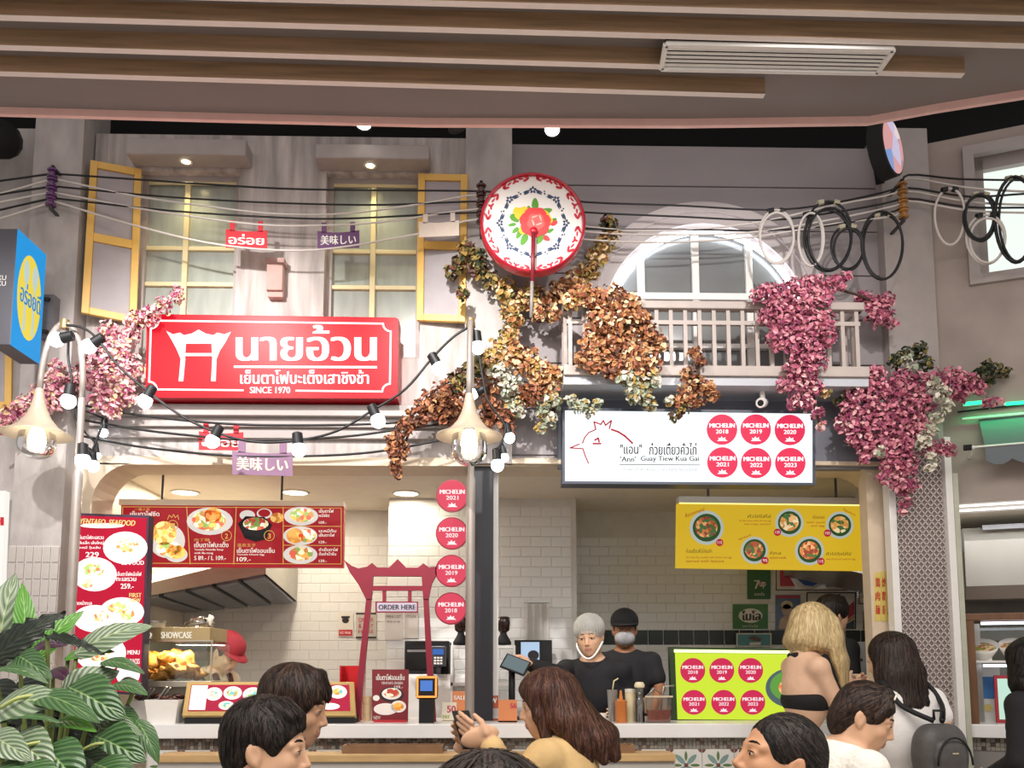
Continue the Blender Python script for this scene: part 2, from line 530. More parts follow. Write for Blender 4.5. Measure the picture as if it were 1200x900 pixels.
# left column with stacked tiles at its foot
CX0, CX1 = W(41, 160, 4.87).x, W(98, 160, 4.87).x
wcol = struct(MB().box(CX0, CX1, 4.87, 5.2, 0, 4.9).build('wall_column_left', concrete2))
tz = W(40, 640, 4.87).z
tw = (CX1 - CX0) / 6.0
th = 0.095
ti = MB(); ti.box(.003, tw - .003, -.008, 0, .003, th - .003)
tme = ti.mesh('tile', coltile)
MB().box(CX0 + .002, CX1 - .002, 4.866, 4.87, tz - 9 * th, tz).build('grout_bed', white, wcol)
copies('tile', tme, wcol, [(CX0 + i * tw, 4.866, tz - (j + 1) * th) for i in range(6) for j in range(9)])
struct(MB().box(CX0 - 1.8, CX0, 5.05, 5.25, 0, 4.7).build('wall_far_left', concrete2))

# pilaster between the two shopfronts, siding wall, right pilaster
px0, px1 = W(546, 170, 4.95).x, W(600, 170, 4.95).x
struct(MB().box(px0, px1, 4.95, 5.15, OPZ, 4.70).build('wall_pilaster_middle', concrete2))
wall_mid = struct(MB().box(px1, XR, FY + .06, FY + .2, OPZ, TOPZ).build('wall_middle', greywall))
z = TOPZ; hz = 0.288
zs_ = []
z0 = W(800, 219, FY + .05).z
bounds = [TOPZ, z0]
while bounds[-1] - hz > OPZ + .02: bounds.append(bounds[-1] - hz)
bounds.append(OPZ)
for a, b in zip(bounds[:-1], bounds[1:]):
    MB().box(px1 + .001, XR - .001, FY + .045, FY + .06, b + .004, a - .004).build('siding_plank', greywall, wall_mid, bevel=.003)
qx0, qx1 = W(1031, 170, 4.96).x, W(1087, 170, 4.96).x
struct(MB().box(qx0, qx1, 4.96, 5.2, 2.2, 4.72).build('wall_pilaster_right', greytrim))

# window hoods
def hood(x0, x1, xb0, xb1, ytop, yb, ywall):
    zt = W(217, ytop, 4.86).z; zb = W(217, yb, 4.86).z
    a, b = W(x0, yb, 4.86).x, W(x1, yb, 4.86).x
    mm = MB().box(a, b, 4.86, FY, zb, zt)
    return mm.build('trim_hood', greytrim, bevel=.008)
struct(hood(147, 288, 0, 0, 162, 181, 0), 'grey concrete hood over the window with the left-hand shutter').name = 'trim_5'
struct(hood(369, 503, 0, 0, 166, 183, 0), 'grey concrete hood over the window beside the closed yellow shutter').name = 'trim_6'
def hood_light(px, py, lab):
    p = W(px, py, 4.92); zb = W(217, 181.5, 4.86).z if px < 300 else W(217, 183.5, 4.86).z
    p = Vector((p.x, 4.92, zb - .001))
    t = thing('recessed_downlight', lab, 'downlight', p)
    MB().lathe([(.026, 0), (.040, 0), (.040, -.006), (.027, -.008), (.026, 0)], p, 16).build('trim_ring', white, t, True)
    MB().lathe([(0, -.003), (.026, -.003)], p, 16).build('lamp_lens', lit('warm_lens_glow', '#ffe9a8', 12), t)
    spot('hood_lamp_light', p + Vector((0, .0, -.012)), p + Vector((0, .05, -1)), 9, 110, .8, (1, .82, .45), .02)
hood_light(218, 187, 'small warm downlight under the hood beside the open yellow shutter')
hood_light(434, 190, 'small warm downlight under the hood beside the flat yellow shutter')

# windows with cream mullions
def window(name, w, pxm, rows, lab):
    x0, x1, z0, z1 = w
    fr = MB()
    Y = FY + .06
    f = .035
    fr.box(x0, x0 + f, Y, Y + .05, z0, z1).box(x1 - f, x1, Y, Y + .05, z0, z1).box(x0 + f, x1 - f, Y, Y + .05, z1 - f, z1).box(x0 + f, x1 - f, Y, Y + .05, z0, z0 + f)
    o = struct(fr.build(name, greytrim), lab)
    xm = W(pxm, 280, Y).x
    MB().box(xm - .017, xm + .017, Y + .005, Y + .04, z0 + f, z1 - f).build('mullion', mullion, o, bevel=.004)
    zr = [W(pxm, r_, Y).z for r_ in rows]
    MB().box(x0 + f, x1 - f, Y + .002, Y + .012, z1 - f - .018, z1 - f).build('muntin', mullion, o)
    for zz in zr:
        for a, b in ((x0 + f, xm - .017), (xm + .017, x1 - f)):
            MB().box(a, b, Y + .008, Y + .035, zz - .013, zz + .013).build('muntin', mullion, o, bevel=.003)
    zz = [z1 - f] + zr + [z0 + f]
    for k in range(len(zz) - 1):
        for a, b in ((x0 + f, xm - .017), (xm + .017, x1 - f)):
            MB().box(a, b, Y + .03, Y + .036, zz[k + 1] + (.013 if k < len(zz) - 2 else 0), zz[k] - (.013 if k else 0)).build('pane', pane_m, o)
    struct(MB().box(x0 - .02, x1 + .02, FY + .12, FY + .16, z0 - .02, z1 + .02).build('wall_window_back', greywall))
    return o
window('window_1', w1, 217, (290, 332), 'window with cream mullions and frosted panes beside the open shutter')
window('window_2', w2, 437, (294, 336), 'window with cream mullions and frosted panes beside the flat shutter')

# shutters
def shutter(c, splits, lab, grp):
    """c: four corners (tl, tr, br, bl) in space; splits: fractions for the rails"""
    tl, tr, br, bl = c
    n = (tr - tl).cross(bl - tl).normalized()
    if n.y > 0: n = -n
    o = thing('window_shutter', lab, 'shutter', bl, grp)
    def P(u, v, off=0): return (tl * (1 - u) + tr * u) * (1 - v) + (bl * (1 - u) + br * u) * v + n * off
    wf, hf = .14, .045
    def pc(u0, u1, v0, v1, name, mt, off, th):
        MB().prism([P(u0, v1, off), P(u1, v1, off), P(u1, v0, off), P(u0, v0, off)], n, th).build(name, mt, o, bevel=.003)
    pc(0, wf, 0, 1, 'stile', yellow, .0, .03); pc(1 - wf, 1, 0, 1, 'stile', yellow, .0, .03)
    edges = [0] + splits + [1]
    vs = [(0, hf)] + [(s - hf * .6, s + hf * .6) for s in splits] + [(1 - hf, 1)]
    for a, b in vs: pc(wf, 1 - wf, a, b, 'rail', yellow, 0, .03)
    for k in range(len(vs) - 1): pc(wf, 1 - wf, vs[k][1], vs[k + 1][0], 'panel', shutpanel, -.012, .008)
    return o
shutter([W(106, 187, 4.88), W(166, 198, 4.985), W(160, 379, 4.985), W(95, 366, 4.88)], [.50], 'yellow shutter standing ajar beside the grey column', 'yellow shutters')
shutter([W(490, 203, 4.96), W(548, 204, 4.93), W(545, 377, 4.93), W(488, 375, 4.96)], [.49], 'yellow shutter lying flat against the wall, with a blank white flag hung before it', 'yellow shutters')
shutter([W(-45, 300, 5.0), W(15, 303, 5.03), W(13, 478, 5.03), W(-45, 480, 5.0)], [.5], 'yellow shutter half hidden behind the blue and yellow blade sign', 'yellow shutters')
# small bracket block between the windows
bk = thing('wall_bracket', 'small pinkish stepped block on the wall between the two mullioned windows', 'bracket', W(323, 349, FY))
x0, x1, z0, z1 = rect_px(313, 305, 332, 348, 4.95)
pinkst = mat('pinkish_stone', '#b99a92', .8, var=.1)
MB().box(x0, x1, 4.93, FY, z0 + .035, z1).build('block', pinkst, bk, bevel=.006)
MB().box(x0 + .005, x1 - .0, 4.95, FY, z0, z0 + .04).build('block_foot', pinkst, bk, bevel=.006)
MB().box(x0 - .01, x1 + .01, 4.92, FY, z1 - .03, z1 + .004).build('cap', pinkst, bk, bevel=.004)

# ledge moulding between sign and opening
lx0, lx1 = W(100, 500, 4.9).x, px0 + .02
m = MB()
za, zb, zc, zd = [W(300, y, 4.94).z for y in (476, 489, 500, 512)]
m.box(lx0, lx1, 4.90, FY, zb, za).box(lx0, lx1, 4.94, FY, zc, zb).box(lx0, lx1, 4.965, FY, zd, zc)
struct(m.build('trim_7', greytrim, bevel=.004), 'stepped grey ledge under the red sign')
# beige fascia band of the right shop
m = MB().box(W(595, 560, 4.97).x, W(1045, 560, 4.97).x, 4.955, 4.996, OPZ + .0, W(800, 545, 4.95).z + .03)
struct(m.build('trim_8', beige, bevel=.004), 'beige fascia band under the white lit sign')
m = MB().box(W(654, 470, 4.97).x, W(1028, 470, 4.97).x, 4.98, 5.045, W(800, 548, 4.97).z + .0, W(800, 446, 4.97).z)
struct(m.build('trim_9', mat('slate_blue_panel', '#7d7f8a', .6, var=.05)), 'slate grey panel behind the white lit sign')

# ================================================================== arched window and balcony
AC = W(827, 378, FY + .02); ra_o = 0.765; ra_i = 0.60
aw = MB()
def ring(mm, r0, r1, y0, y1, a0=0, a1=180, n=36, mi=0, c=AC):
    for i in range(n):
        t0, t1 = R(a0 + (a1 - a0) * i / n), R(a0 + (a1 - a0) * (i + 1) / n)
        vs = []
        for y in (y0, y1):
            for rr, t in ((r0, t0), (r0, t1), (r1, t1), (r1, t0)):
                vs.append((c.x + rr * math.cos(t), y, c.z + rr * math.sin(t)))
        mm.add(vs, [(0, 1, 2, 3), (7, 6, 5, 4), (0, 4, 5, 1), (2, 6, 7, 3), (1, 5, 6, 2), (0, 3, 7, 4)], mi)
    return mm
ring(aw, .70, ra_o, 4.985, FY + .046); ring(aw, .63, .70, 5.0, FY + .046); ring(aw, .575, .63, 5.02, FY + .046)
zbase = W(827, 432, FY).z
archtrim = mat('arch_trim_paint', '#c6bdbd', .55, var=.04)
for sx in (-1, 1):
    aw.box(min(AC.x + sx * .575, AC.x + sx * ra_o), max(AC.x + sx * .575, AC.x + sx * ra_o), 5.0, FY + .046, zbase, AC.z)
arch = struct(aw.build('window_3', archtrim, smooth=False), 'arched white window behind the balcony')
g = MB(); pts = [Vector((AC.x + .58 * math.cos(R(180 * i / 30)), FY + .043, AC.z + .58 * math.sin(R(180 * i / 30)))) for i in range(31)]
pts += [Vector((AC.x - .58, FY + .043, zbase)), Vector((AC.x + .58, FY + .043, zbase))]
g.prism(pts[::-1], (0, -1, 0), .004).build('pane', darkglass, arch)
for px in (752, 816, 879):
    x = W(px, 330, FY).x; zt = AC.z + math.sqrt(max(0, .58 ** 2 - (x - AC.x) ** 2))
    MB().box(x - .022, x + .022, 5.01, FY + .042, zbase, zt).build('mullion', white, arch, bevel=.004)
zz = W(827, 347, FY).z
MB().box(AC.x - .585, AC.x + .585, 5.0, FY + .042, zz - .022, zz + .022).build('transom', white, arch, bevel=.004)
zz = W(827, 405, FY).z
MB().box(AC.x - .585, AC.x + .585, 5.0, FY + .042, zz - .015, zz + .015).build('transom', white, arch, bevel=.004)
strip = MB(); ring(strip, .562, .585, 4.99, 5.012, 12, 168)
strip.build('light_strip', lit('arch_led_glow', '#f4f8ff', 8.0), arch)

BY = 4.72
b0, b1 = W(664, 400, BY).x, W(1008, 400, BY).x
bal = thing('balcony', 'white wooden balcony with slim balusters under the arched window', 'balcony', W(836, 440, BY))
balw = mat('balcony_paint', '#b6aaa3', .5, var=.06)
zr0, zr1 = W(836, 364, BY).z, W(836, 355, BY).z
MB().box(b0 - .02, b1 + .02, BY - .03, BY + .03, zr0, zr1).build('top_rail', balw, bal, bevel=.005)
zm = W(836, 379, BY).z
MB().box(b0, b1, BY - .012, BY + .012, zm - .012, zm + .012).build('mid_rail', balw, bal)
zs0, zs1 = W(836, 443, BY).z, W(836, 431, BY).z
MB().box(b0 - .02, b1 + .03, BY - .04, FY + .04, zs0, zs1).build('floor_slab', balw, bal, bevel=.004)
nb = 21
bmesh_ = MB().box(-.011, .011, -.011, .011, zs1, zr0).mesh('baluster', balw)
copies('baluster', bmesh_, bal, [(b0 + .02 + (b1 - b0 - .04) * i / (nb - 1), BY, 0) for i in range(nb)])
for x in (b0, b1):
    MB().box(x - .02, x + .02, BY, FY + .04, zr0, zr1 - .004).build('side_rail', balw, bal)
    copies('baluster', bmesh_, bal, [(x, BY + .1, 0), (x, BY + .2, 0)])
MB().box(b0 - .02, b1 + .03, BY - .02, FY + .04, zs0 - .05, zs0 - .001).build('floor_beam', mat('pale_blue_soffit', '#b9bcc4', .5, var=.03), bal)

# ================================================================== right wing of the facade
WC = Vector((qx1, 5.0, 0)); q = WZ(1200, 146, TOPZ)
WD = (Vector((q.x, q.y, 0)) - Vector((qx1, 5.0, 0))).normalized()
WN = Vector((WD.y, -WD.x, 0))
WING = Plane(WC, WD, WN)
def wing_box(mm, px0_, py0_, px1_, py1_, off0, off1, mi=0):
    """box on the wing wall between two pixels; off0/off1: how far it stands out (+) or back (-)"""
    pts = [WING.at(px0_, py1_), WING.at(px1_, py1_), WING.at(px1_, py0_), WING.at(px0_, py0_)]
    x0 = min((p - WC).dot(WD) for p in pts); x1 = max((p - WC).dot(WD) for p in pts)
    pm = min(px1_, max(px0_, 1160)); z1 = WING.at(pm, py0_).z; z0 = WING.at(pm, py1_).z
    return wing_raw(mm, x0, x1, z0, z1, off0, off1, mi)
def wing_raw(mm, x0, x1, z0, z1, off0, off1, mi=0):
    c = WC + WD * ((x0 + x1) / 2) + WN * ((off0 + off1) / 2); c.z = (z0 + z1) / 2
    M_ = Matrix((WD, WN, Vector((0, 0, 1)))).transposed()
    return mm.obox(c, (abs(x1 - x0), abs(off1 - off0), abs(z1 - z0)), M_, mi)
wz_b = WING.at(1150, 592).z
sgl = lambda px, py: (WING.at(px, py) - WC).dot(WD)
x4, z4t, z4b = sgl(1137, 240), WING.at(1160, 176).z, WING.at(1160, 325).z
m = MB(); wing_raw(m, 0, x4, wz_b, TOPZ, -.2, 0); wing_raw(m, x4, 1.9, z4t, TOPZ, -.2, 0); wing_raw(m, x4, 1.9, wz_b, z4b, -.2, 0)
wall_right = struct(m.build('wall_right', mat('taupe_plaster', '#a2958e', .8, var=.12, nscale=4, bump=.1)))
m = MB(); wing_raw(m, x4 - .03, x4 + .03, z4b - .04, z4t + .04, -.02, .03); wing_raw(m, x4 + .03, 1.9, z4t - .02, z4t + .04, -.02, .03); wing_raw(m, x4 + .03, 1.9, z4b - .04, z4b + .02, -.02, .03)
wing_raw(m, x4 + .03, x4 + .09, z4b, z4t - .02, -.1, -.06)
win4 = struct(m.build('window_4', greytrim), 'bright lit window with a grey frame')
m = MB(); wing_raw(m, x4 + .0, 1.9, z4b, z4t, -.12, -.105)
m.build('pane', lit('lit_window_glow', '#e8f2ea', 1.1), win4)
m = MB(); wing_raw(m, x4 + .0, 1.9, z4t - .085, z4t - .0, -.105, -.06)
m.build('blind_box', greytrim, win4)

# mesh column between the two stalls
mx0, mx1 = W(1052, 700, 4.9).x, W(1112, 700, 4.9).x
mcol = struct(MB().box(mx0, mx1, 4.92, 5.2, 0, 2.75).build('wall_column_mesh', mat('mauve_panel', '#8f817f', .7, var=.05)))
lat = MB(); cw, ch = .034, .046
nx = int((mx1 - mx0) / cw); nz = int(1.85 / ch)
latm = mat('expanded_metal', '#d2c6c0', .4, .3, var=.05)
for i in range(nx):
    for j in range(nz):
        x = mx0 + (i + .5) * (mx1 - mx0) / nx; z = .86 + (j + .5) * ch; a = (mx1 - mx0) / nx / 2; b = ch / 2
        for p, q_ in (((x - a, z), (x, z + b)), ((x, z + b), (x + a, z)), ((x + a, z), (x, z - b)), ((x, z - b), (x - a, z))):
            d = Vector((q_[0] - p[0], 0, q_[1] - p[1])).normalized(); nn = Vector((-d.z, 0, d.x)) * .003
            A, B = Vector((p[0], 4.905, p[1])), Vector((q_[0], 4.905, q_[1]))
            lat.add([A - nn, B - nn, B + nn, A + nn], [(0, 1, 2, 3)])
lo = lat.build('metal_mesh', latm, mcol); lo['kind'] = 'stuff'
for x in (mx0 - .018, mx1 + .022):
    MB().box(x - .02, x + .022, 4.87, 4.95, 0, 2.72).build('corner_post', white, mcol, bevel=.004)
MB().box(mx1 + .045, mx1 + .075, 4.87, 4.95, 0, 2.5).build('corner_post', mat('greenish_frame', '#b9bba9', .4), mcol)

# ================================================================== kitchen behind the counter
KB, KP = 6.7, 6.2
struct(MB().box(-2.75, 3.1, FY + .27, KB + .3, OPZ + .045, OPZ + .12).build('ceiling_kitchen', kceil))
struct(MB().box(XO0 - .16, XO0 - .06, FY + .27, KB + .1, 0, OPZ + .05).build('wall_kitchen_left', mat('warm_white_panel', '#d4cbb8', .5, var=.04)))
struct(MB().box(3.1, 3.2, 6.3, KB + .1, 0, OPZ + .05).build('wall_kitchen_right', beige))
kl = struct(MB().box(XO0 - .1, -.5, KB + .012, KB + .1, 0, OPZ + .05).build('wall_back_left', grout))
kr = struct(MB().box(.3, 3.1, KB + .012, KB + .1, 0, OPZ + .05).build('wall_back_right', grout))
kp0, kp1 = W(453, 720, KP).x, W(677, 720, KP).x
kpl = struct(MB().box(kp0 + .006, kp1 - .006, KP + .012, KB + .012, 0, OPZ + .05).build('wall_back_pillar', grout))
TW, TH = .15, .075
def tile_mesh(name, w, h, mt):
    g = .0022; c = .0025; d = .0022
    vs = [(g, 0, g), (w - g, 0, g), (w - g, 0, h - g), (g, 0, h - g), (g + c, -d + .0, g + c), (w - g - c, -d, g + c), (w - g - c, -d, h - g - c), (g + c, -d, h - g - c)]
    return MB().add(vs, [(4, 5, 6, 7), (0, 1, 5, 4), (1, 2, 6, 5), (2, 3, 7, 6), (3, 0, 4, 7)]).mesh(name, mt)
tfull, thalf = tile_mesh('tile', TW, TH, tilem), tile_mesh('tile', TW / 2, TH, tilem)
def tiles(parent, x0, x1, y, z0, z1, skip=None):
    nrow = int((z1 - z0) / TH); cnt = 0
    for j in range(nrow):
        z = z0 + j * TH
        if skip and skip[0] <= z + TH / 2 <= skip[1]: continue
        x = x0
        if j % 2: copies('tile', thalf, parent, [(x, y, z)]); x += TW / 2
        while x + TW / 2 <= x1 + .001:
            if x + TW <= x1 + .001:
                copies('tile', tfull, parent, [(x, y, z)]); x += TW
            else:
                copies('tile', thalf, parent, [(x, y, z)]); x += TW / 2
tiles(kpl, kp0, kp1, KP + .012, 1.05, 2.60)
tiles(kl, XO0 - .05, kp0 - .0, KB + .012, 1.05, 2.40)
gb0, gb1 = W(800, 756, KB).z, W(800, 738, KB).z
tiles(kr, kp1 + .0, 3.05, KB + .012, 1.2, 2.40, (gb0, gb1))
gt = tile_mesh('tile', gb1 - gb0, gb1 - gb0, greent)
k = int((3.05 - kp1) / (gb1 - gb0))
copies('tile', gt, kr, [(kp1 + i * (gb1 - gb0), KB + .010, gb0) for i in range(k)])
# black post between the two shops
bp0, bp1 = W(557, 700, 5.02).x, W(578, 700, 5.02).x
struct(MB().box(W(548, 700, 5.02).x, bp1, 5.0, 5.2, W(600, 848.5, 4.70).z, OPZ).build('wall_post_black', mat('navy_black_post', '#23232b', .5, var=.05)))
struct(MB().box(bp1, bp1 + .03, 5.1, 5.2, W(600, 848.5, 4.70).z, OPZ).build('trim_10', white), 'white edge of the black post')

# kitchen downlights
def kdown(px, py, lab, warm=True, pw=17, rad=.085):
    p = WZ(px, py, OPZ + .043)
    t = thing('ceiling_downlight', lab, 'downlight', p)
    MB().lathe([(rad, 0), (rad + .018, 0), (rad + .016, -.008), (rad, -.006)], p, 20).build('trim_ring', white, t, True)
    MB().lathe([(0, -.003), (rad, -.003)], p, 20).build('lamp_lens', lit('kitchen_lens_warm' if warm else 'kitchen_lens_cool', '#fff0cf' if warm else '#f2f4ff', 7), t)
    l = bpy.data.lights.new('downlight_lamp', 'AREA'); l.shape = 'DISK'; l.size = rad * 1.8; l.energy = pw
    l.color = (1, .87, .68) if warm else (.84, .92, 1)
    o = bpy.data.objects.new('downlight_lamp', l); COL.objects.link(o); o.location = p + Vector((0, 0, -.012))
kdown(217, 577, 'warm round ceiling downlight over the food showcase', True, 16)
kdown(346, 577, 'warm round ceiling downlight over the right half of the red menu board', True, 16)
kdown(476, 578, 'warm round ceiling downlight over the red order gate', True, 7)
kdown(655, 590, 'cool round ceiling downlight over the hair-netted cook', False, 16, .05)
kdown(785, 605, 'cool round ceiling downlight beside the yellow menu board', False, 18, .05)
kdown(960, 600, 'cool round ceiling downlight behind the yellow menu board', False, 12, .05)
# ================================================================== signs
L_red = lit('sign_red_glow', '#e8142a', 0.95); L_white = lit('sign_white_glow', '#ffffff', 1.25)
L_panel = lit('white_sign_panel_glow', '#f4fdff', 1.15)
L_pink = lit('disc_pink_glow', '#ee3a5e', 0.95); L_dk = lit('sign_dark_print', '#5a4a4c', 0.5); L_grey = lit('sign_grey_print', '#b9b9b9', .7)
L_crim = lit('sign_crimson_print', '#c02038', 0.8)
P_red = mat('print_red', '#b3222f', .5, var=0); P_white = mat('print_white', '#f3efe8', .5, var=0); P_dark = mat('print_dark', '#241f22', .5, var=0)
P_gold = mat('print_gold', '#e0b04a', .5, var=0)

def stroke(mm, pts, pl, w, off=.003, mi=0):
    P = [pl.at(x, y, off) for x, y in pts]
    for i in range(len(P) - 1):
        a, b = P[i], P[i + 1]; d = (b - a).normalized(); s_ = pl.n.cross(d) * w / 2
        e = d * w * .3
        mm.add([a - e - s_, b + e - s_, b + e + s_, a - e + s_], [(0, 1, 2, 3)], mi)

def michelin(disc, let, cx, cy, r, year, pl, off, dmi=0, lmi=0, t=.004):
    poly_px(disc, disc_pts(cx, cy, r, n=28), pl, t, off, dmi)
    o2 = off + .0015
    text_px(let, 'MICHELIN', cx - r * .82, cy - r * .40, cx + r * .82, cy - r * .12, pl, o2, lmi, bold=.05)
    text_px(let, year, cx - r * .40, cy + .0 * r, cx + r * .40, cy + r * .27, pl, o2, lmi, bold=.02)
    # small splash mark under the year
    k = r / 18.0
    pts = [(-6, 13.6), (-3.5, 11.6), (-5, 9.6), (-2, 10.6), (-.6, 8), (1, 10.4), (4, 9), (3.4, 11.4), (6.4, 13.6)]
    let.flat([pl.at(cx + x * k, cy + y * k, o2) for x, y in pts][::-1], lmi)

# ---- red shop sign
SY = 4.82
pl = YP(SY)
t = thing('shop_sign', 'wide red lit sign with white Thai lettering and a gate emblem', 'sign', W(319, 466, SY))
m = MB(); poly_px(m, [(172, 370), (174, 368), (464, 372), (467, 374), (466, 467), (170, 466)], pl, .13, 0, 0, 1)
m.build('sign_box', [L_red, mat('sign_red_side', '#b01525', .4, var=0)], t)
m = MB()
text_px(m, 'นายอ้วน', 278, 381, 440, 423, pl, bold=.035)
text_px(m, 'เย็นตาโฟบะเต็งเสาชิงช้า', 282, 433.5, 432, 450, pl, bold=.03)
text_px(m, 'SINCE 1970', 293, 453.5, 340, 461, pl, bold=.03)
m.build('lettering', L_white, t)
m = MB(); stroke(m, [(275, 430), (441, 430.5)], pl, .014); m.build('underline', L_white, t)
m = MB()
wline = .011
def arc(cx, cy, r_, a0, a1, n=6): return [(cx + r_ * math.cos(R(a0 + (a1 - a0) * i / n)), cy + r_ * math.sin(R(a0 + (a1 - a0) * i / n))) for i in range(n + 1)]
stroke(m, arc(177, 376, 9, 0, 90)[::-1][:1] + arc(177, 376, 9, 90, 0), pl, wline)
stroke(m, [(186, 376), (449, 379.5)], pl, wline); stroke(m, arc(458, 379.5, 9, 180, 90), pl, wline)
stroke(m, [(458, 388.5), (457, 450)], pl, wline); stroke(m, arc(457, 459, 9, 270, 180), pl, wline)
stroke(m, [(448, 459), (347, 458)], pl, wline); stroke(m, [(285, 457.5), (184, 456.5)], pl, wline)
stroke(m, arc(175, 456.5, 9, 0, -90), pl, wline); stroke(m, [(175, 447.5), (177, 385)], pl, wline)
m.build('border_line', L_white, t)
m = MB()
for pts in ([(195, 388), (203, 392), (211, 390), (216, 393), (225, 391), (233, 386.5), (241, 391), (250, 393), (255, 390), (263, 392), (271, 389), (264, 402), (258, 411), (254, 421), (249, 421), (248, 403), (218, 403), (217, 421), (212, 421), (207, 409), (201, 398)],
            [(217, 414), (249, 414), (249, 417.5), (217, 417.5)], [(212, 420), (217.5, 420), (215, 447), (209.5, 447)], [(249, 420), (254, 420), (253, 447), (247.5, 447)]):
    m.flat([pl.at(x, y, .003) for x, y in pts][::-1])
m.build('emblem', L_white, t)
m = MB()
for px in (215, 420): m.box(W(px, 400, 4.9).x - .02, W(px, 400, 4.9).x + .02, SY + .12, FY, W(px, 420, 4.9).z, W(px, 400, 4.9).z)
m.build('wall_mount', dsteel, t)

# ---- white chicken-noodle sign
SY2 = 4.84
pl = YP(SY2)
t = thing('shop_sign', 'white lit sign with a red line-drawn chicken and six pink discs', 'sign', W(806, 566, SY2))
m = MB(); poly_px(m, [(661, 480), (953, 484), (953, 567), (661, 565)], pl, .1, 0, 0)
m.build('sign_panel', L_panel, t)
m = MB()
cs = [(659, 478), (955, 482), (955, 569), (659, 567)]
inn = [(662, 481), (952, 485), (952, 566), (662, 564)]
for i in range(4):
    j = (i + 1) % 4
    m.prism([pl.at(*q_, .006) for q_ in (cs[i], cs[j], inn[j], inn[i])][::-1], pl.n, .12)
m.build('sign_frame', mat('slate_frame', '#3e4554', .4, var=0), t)
m = MB()
for pts, w in (([(679, 520.5), (668, 525), (683, 526), (686, 535), (689.5, 543)], .007), ([(682.5, 519.5), (685, 513), (690, 507), (698, 503.5)], .007),
               ([(698, 503), (696, 494.5), (704, 497.5), (707, 493), (709.5, 498.5), (716.5, 493), (714, 502.5)], .008),
               ([(716.5, 503.5), (724, 506), (732, 511), (741, 519.5)], .011), ([(695, 520), (704, 520)], .010), ([(697, 516), (701, 513.5), (702, 518)], .010)):
    stroke(m, pts, pl, w)
m.build('chicken_drawing', L_crim, t)
m = MB()
text_px(m, '"แอน"', 727, 521, 752, 532, pl, bold=.02); text_px(m, 'ก๋วยเตี๋ยวคั่วไก่', 761, 519, 816, 533, pl, bold=.02)
text_px(m, "'Ann'", 727, 535, 745, 541, pl, bold=.02); text_px(m, 'Guay Tiew Kua Gai', 751, 534.5, 819, 542, pl, bold=.02)
stroke(m, [(726, 544.5), (820, 545)], pl, .004)
m.build('lettering', L_dk, t)
m = MB(); text_px(m, 'THAI STIR FRIED CHICKEN NOODLE', 730, 548.5, 817, 552, pl); m.build('lettering', L_grey, t)
d, l = MB(), MB()
for cx, cy, yr in ((846, 503.5, '2018'), (885.5, 503.5, '2019'), (925.5, 504, '2020'), (846.5, 542, '2021'), (886, 542.7, '2022'), (926, 542.7, '2023')):
    dd, l = MB(), MB(); michelin(dd, l, cx, cy, 17.9, yr, pl, .0025, t=.002); l.build('lettering', L_white, dd.build('award_disc', L_pink, t))

# ---- hanging award discs by the lamp post
for i, (cx, cy, yr) in enumerate(((530, 581, '2021'), (529.5, 625, '2020'), (529, 669, '2019'), (528.5, 713, '2018'))):
    pl = YP(4.93)
    t = thing('award_disc', ('topmost', 'second from top', 'third from top', 'lowest')[i] + ' pink award disc on the black post, reading ' + yr, 'sign', W(cx, cy, 4.93), 'award discs on the post')
    m = MB(); poly_px(m, disc_pts(cx, cy, 19, n=32), pl, .02, 0); m.build('rim', mat('crimson_rim', '#8e1c33', .4, var=0), t)
    d, l = MB(), MB(); michelin(d, l, cx, cy, 17.6, yr, pl, .002, t=.002)
    d.build('disc_face', lit('post_disc_pink', '#f0526a', .75), t); l.build('lettering', lit('post_disc_white', '#fff2f2', .95), t)
    MB().box(W(cx + 5, cy, 4.95).x, W(552, cy, 4.95).x, 4.951, 4.962, W(cx, cy, 4.95).z - .02, W(cx, cy, 4.95).z + .02).build('arm', dsteel, t)
    MB().box(W(548, cy, 4.95).x + .01, W(552, cy, 4.95).x + .01, 4.951, 5.0, W(cx, cy, 4.95).z - .02, W(cx, cy, 4.95).z + .02).build('post_clip', dsteel, t)

# ---- blue and yellow blade sign
bx = (W(20, 268, 4.40).x + W(54, 300, 4.68).x) / 2
pl = Plane((bx, 4.5, 3), (0, 1, 0), (1, 0, 0))
t = thing('blade_sign', 'blue blade sign with a yellow oval on the grey column', 'sign', (bx - .05, 4.68, W(46, 417, 4.68).z))
zt, zb = W(20, 268, 4.40).z, W(5, 404, 4.40).z
m = MB().box(bx - .11, bx - .002, 4.40, 4.69, zb, zt); m.build('sign_box', mat('sign_grey_side', '#54545c', .5, var=.05), t, bevel=.004)
m = MB(); m.box(bx - .002, bx, 4.40, 4.69, zb, zt); m.build('sign_face', lit('blade_blue_glow', '#1f9be6', .9), t)
oc_y, oc_z = 4.545, (zt + zb) / 2
def E_(ry, rz, n=28, off=.001): return [Vector((bx + off, oc_y + ry * math.cos(2 * math.pi * i / n), oc_z + rz * math.sin(2 * math.pi * i / n))) for i in range(n)]
MB().flat(E_(.118, (zt - zb) * .37)).build('oval', lit('blade_yellow_glow', '#ecd54c', .95), t)
m = MB()
def bpt(y, z, off=.0022): return Vector((bx + off, oc_y + y, oc_z + z))
for yy, kind in ((-.04, 'fork'), (.045, 'spoon')):
    m.add([bpt(yy - .012, -.20), bpt(yy + .012, -.20), bpt(yy + .008, .08), bpt(yy - .008, .08)], [(0, 1, 2, 3)])
    m.flat([bpt(yy + .026 * math.cos(2 * math.pi * i / 14), .13 + .07 * math.sin(2 * math.pi * i / 14)) for i in range(14)])
m.build('cutlery_print', lit('blade_pale_glow', '#c9dfe0', .8), t)
vs, fs, b = text_mesh('อร่อยดี')
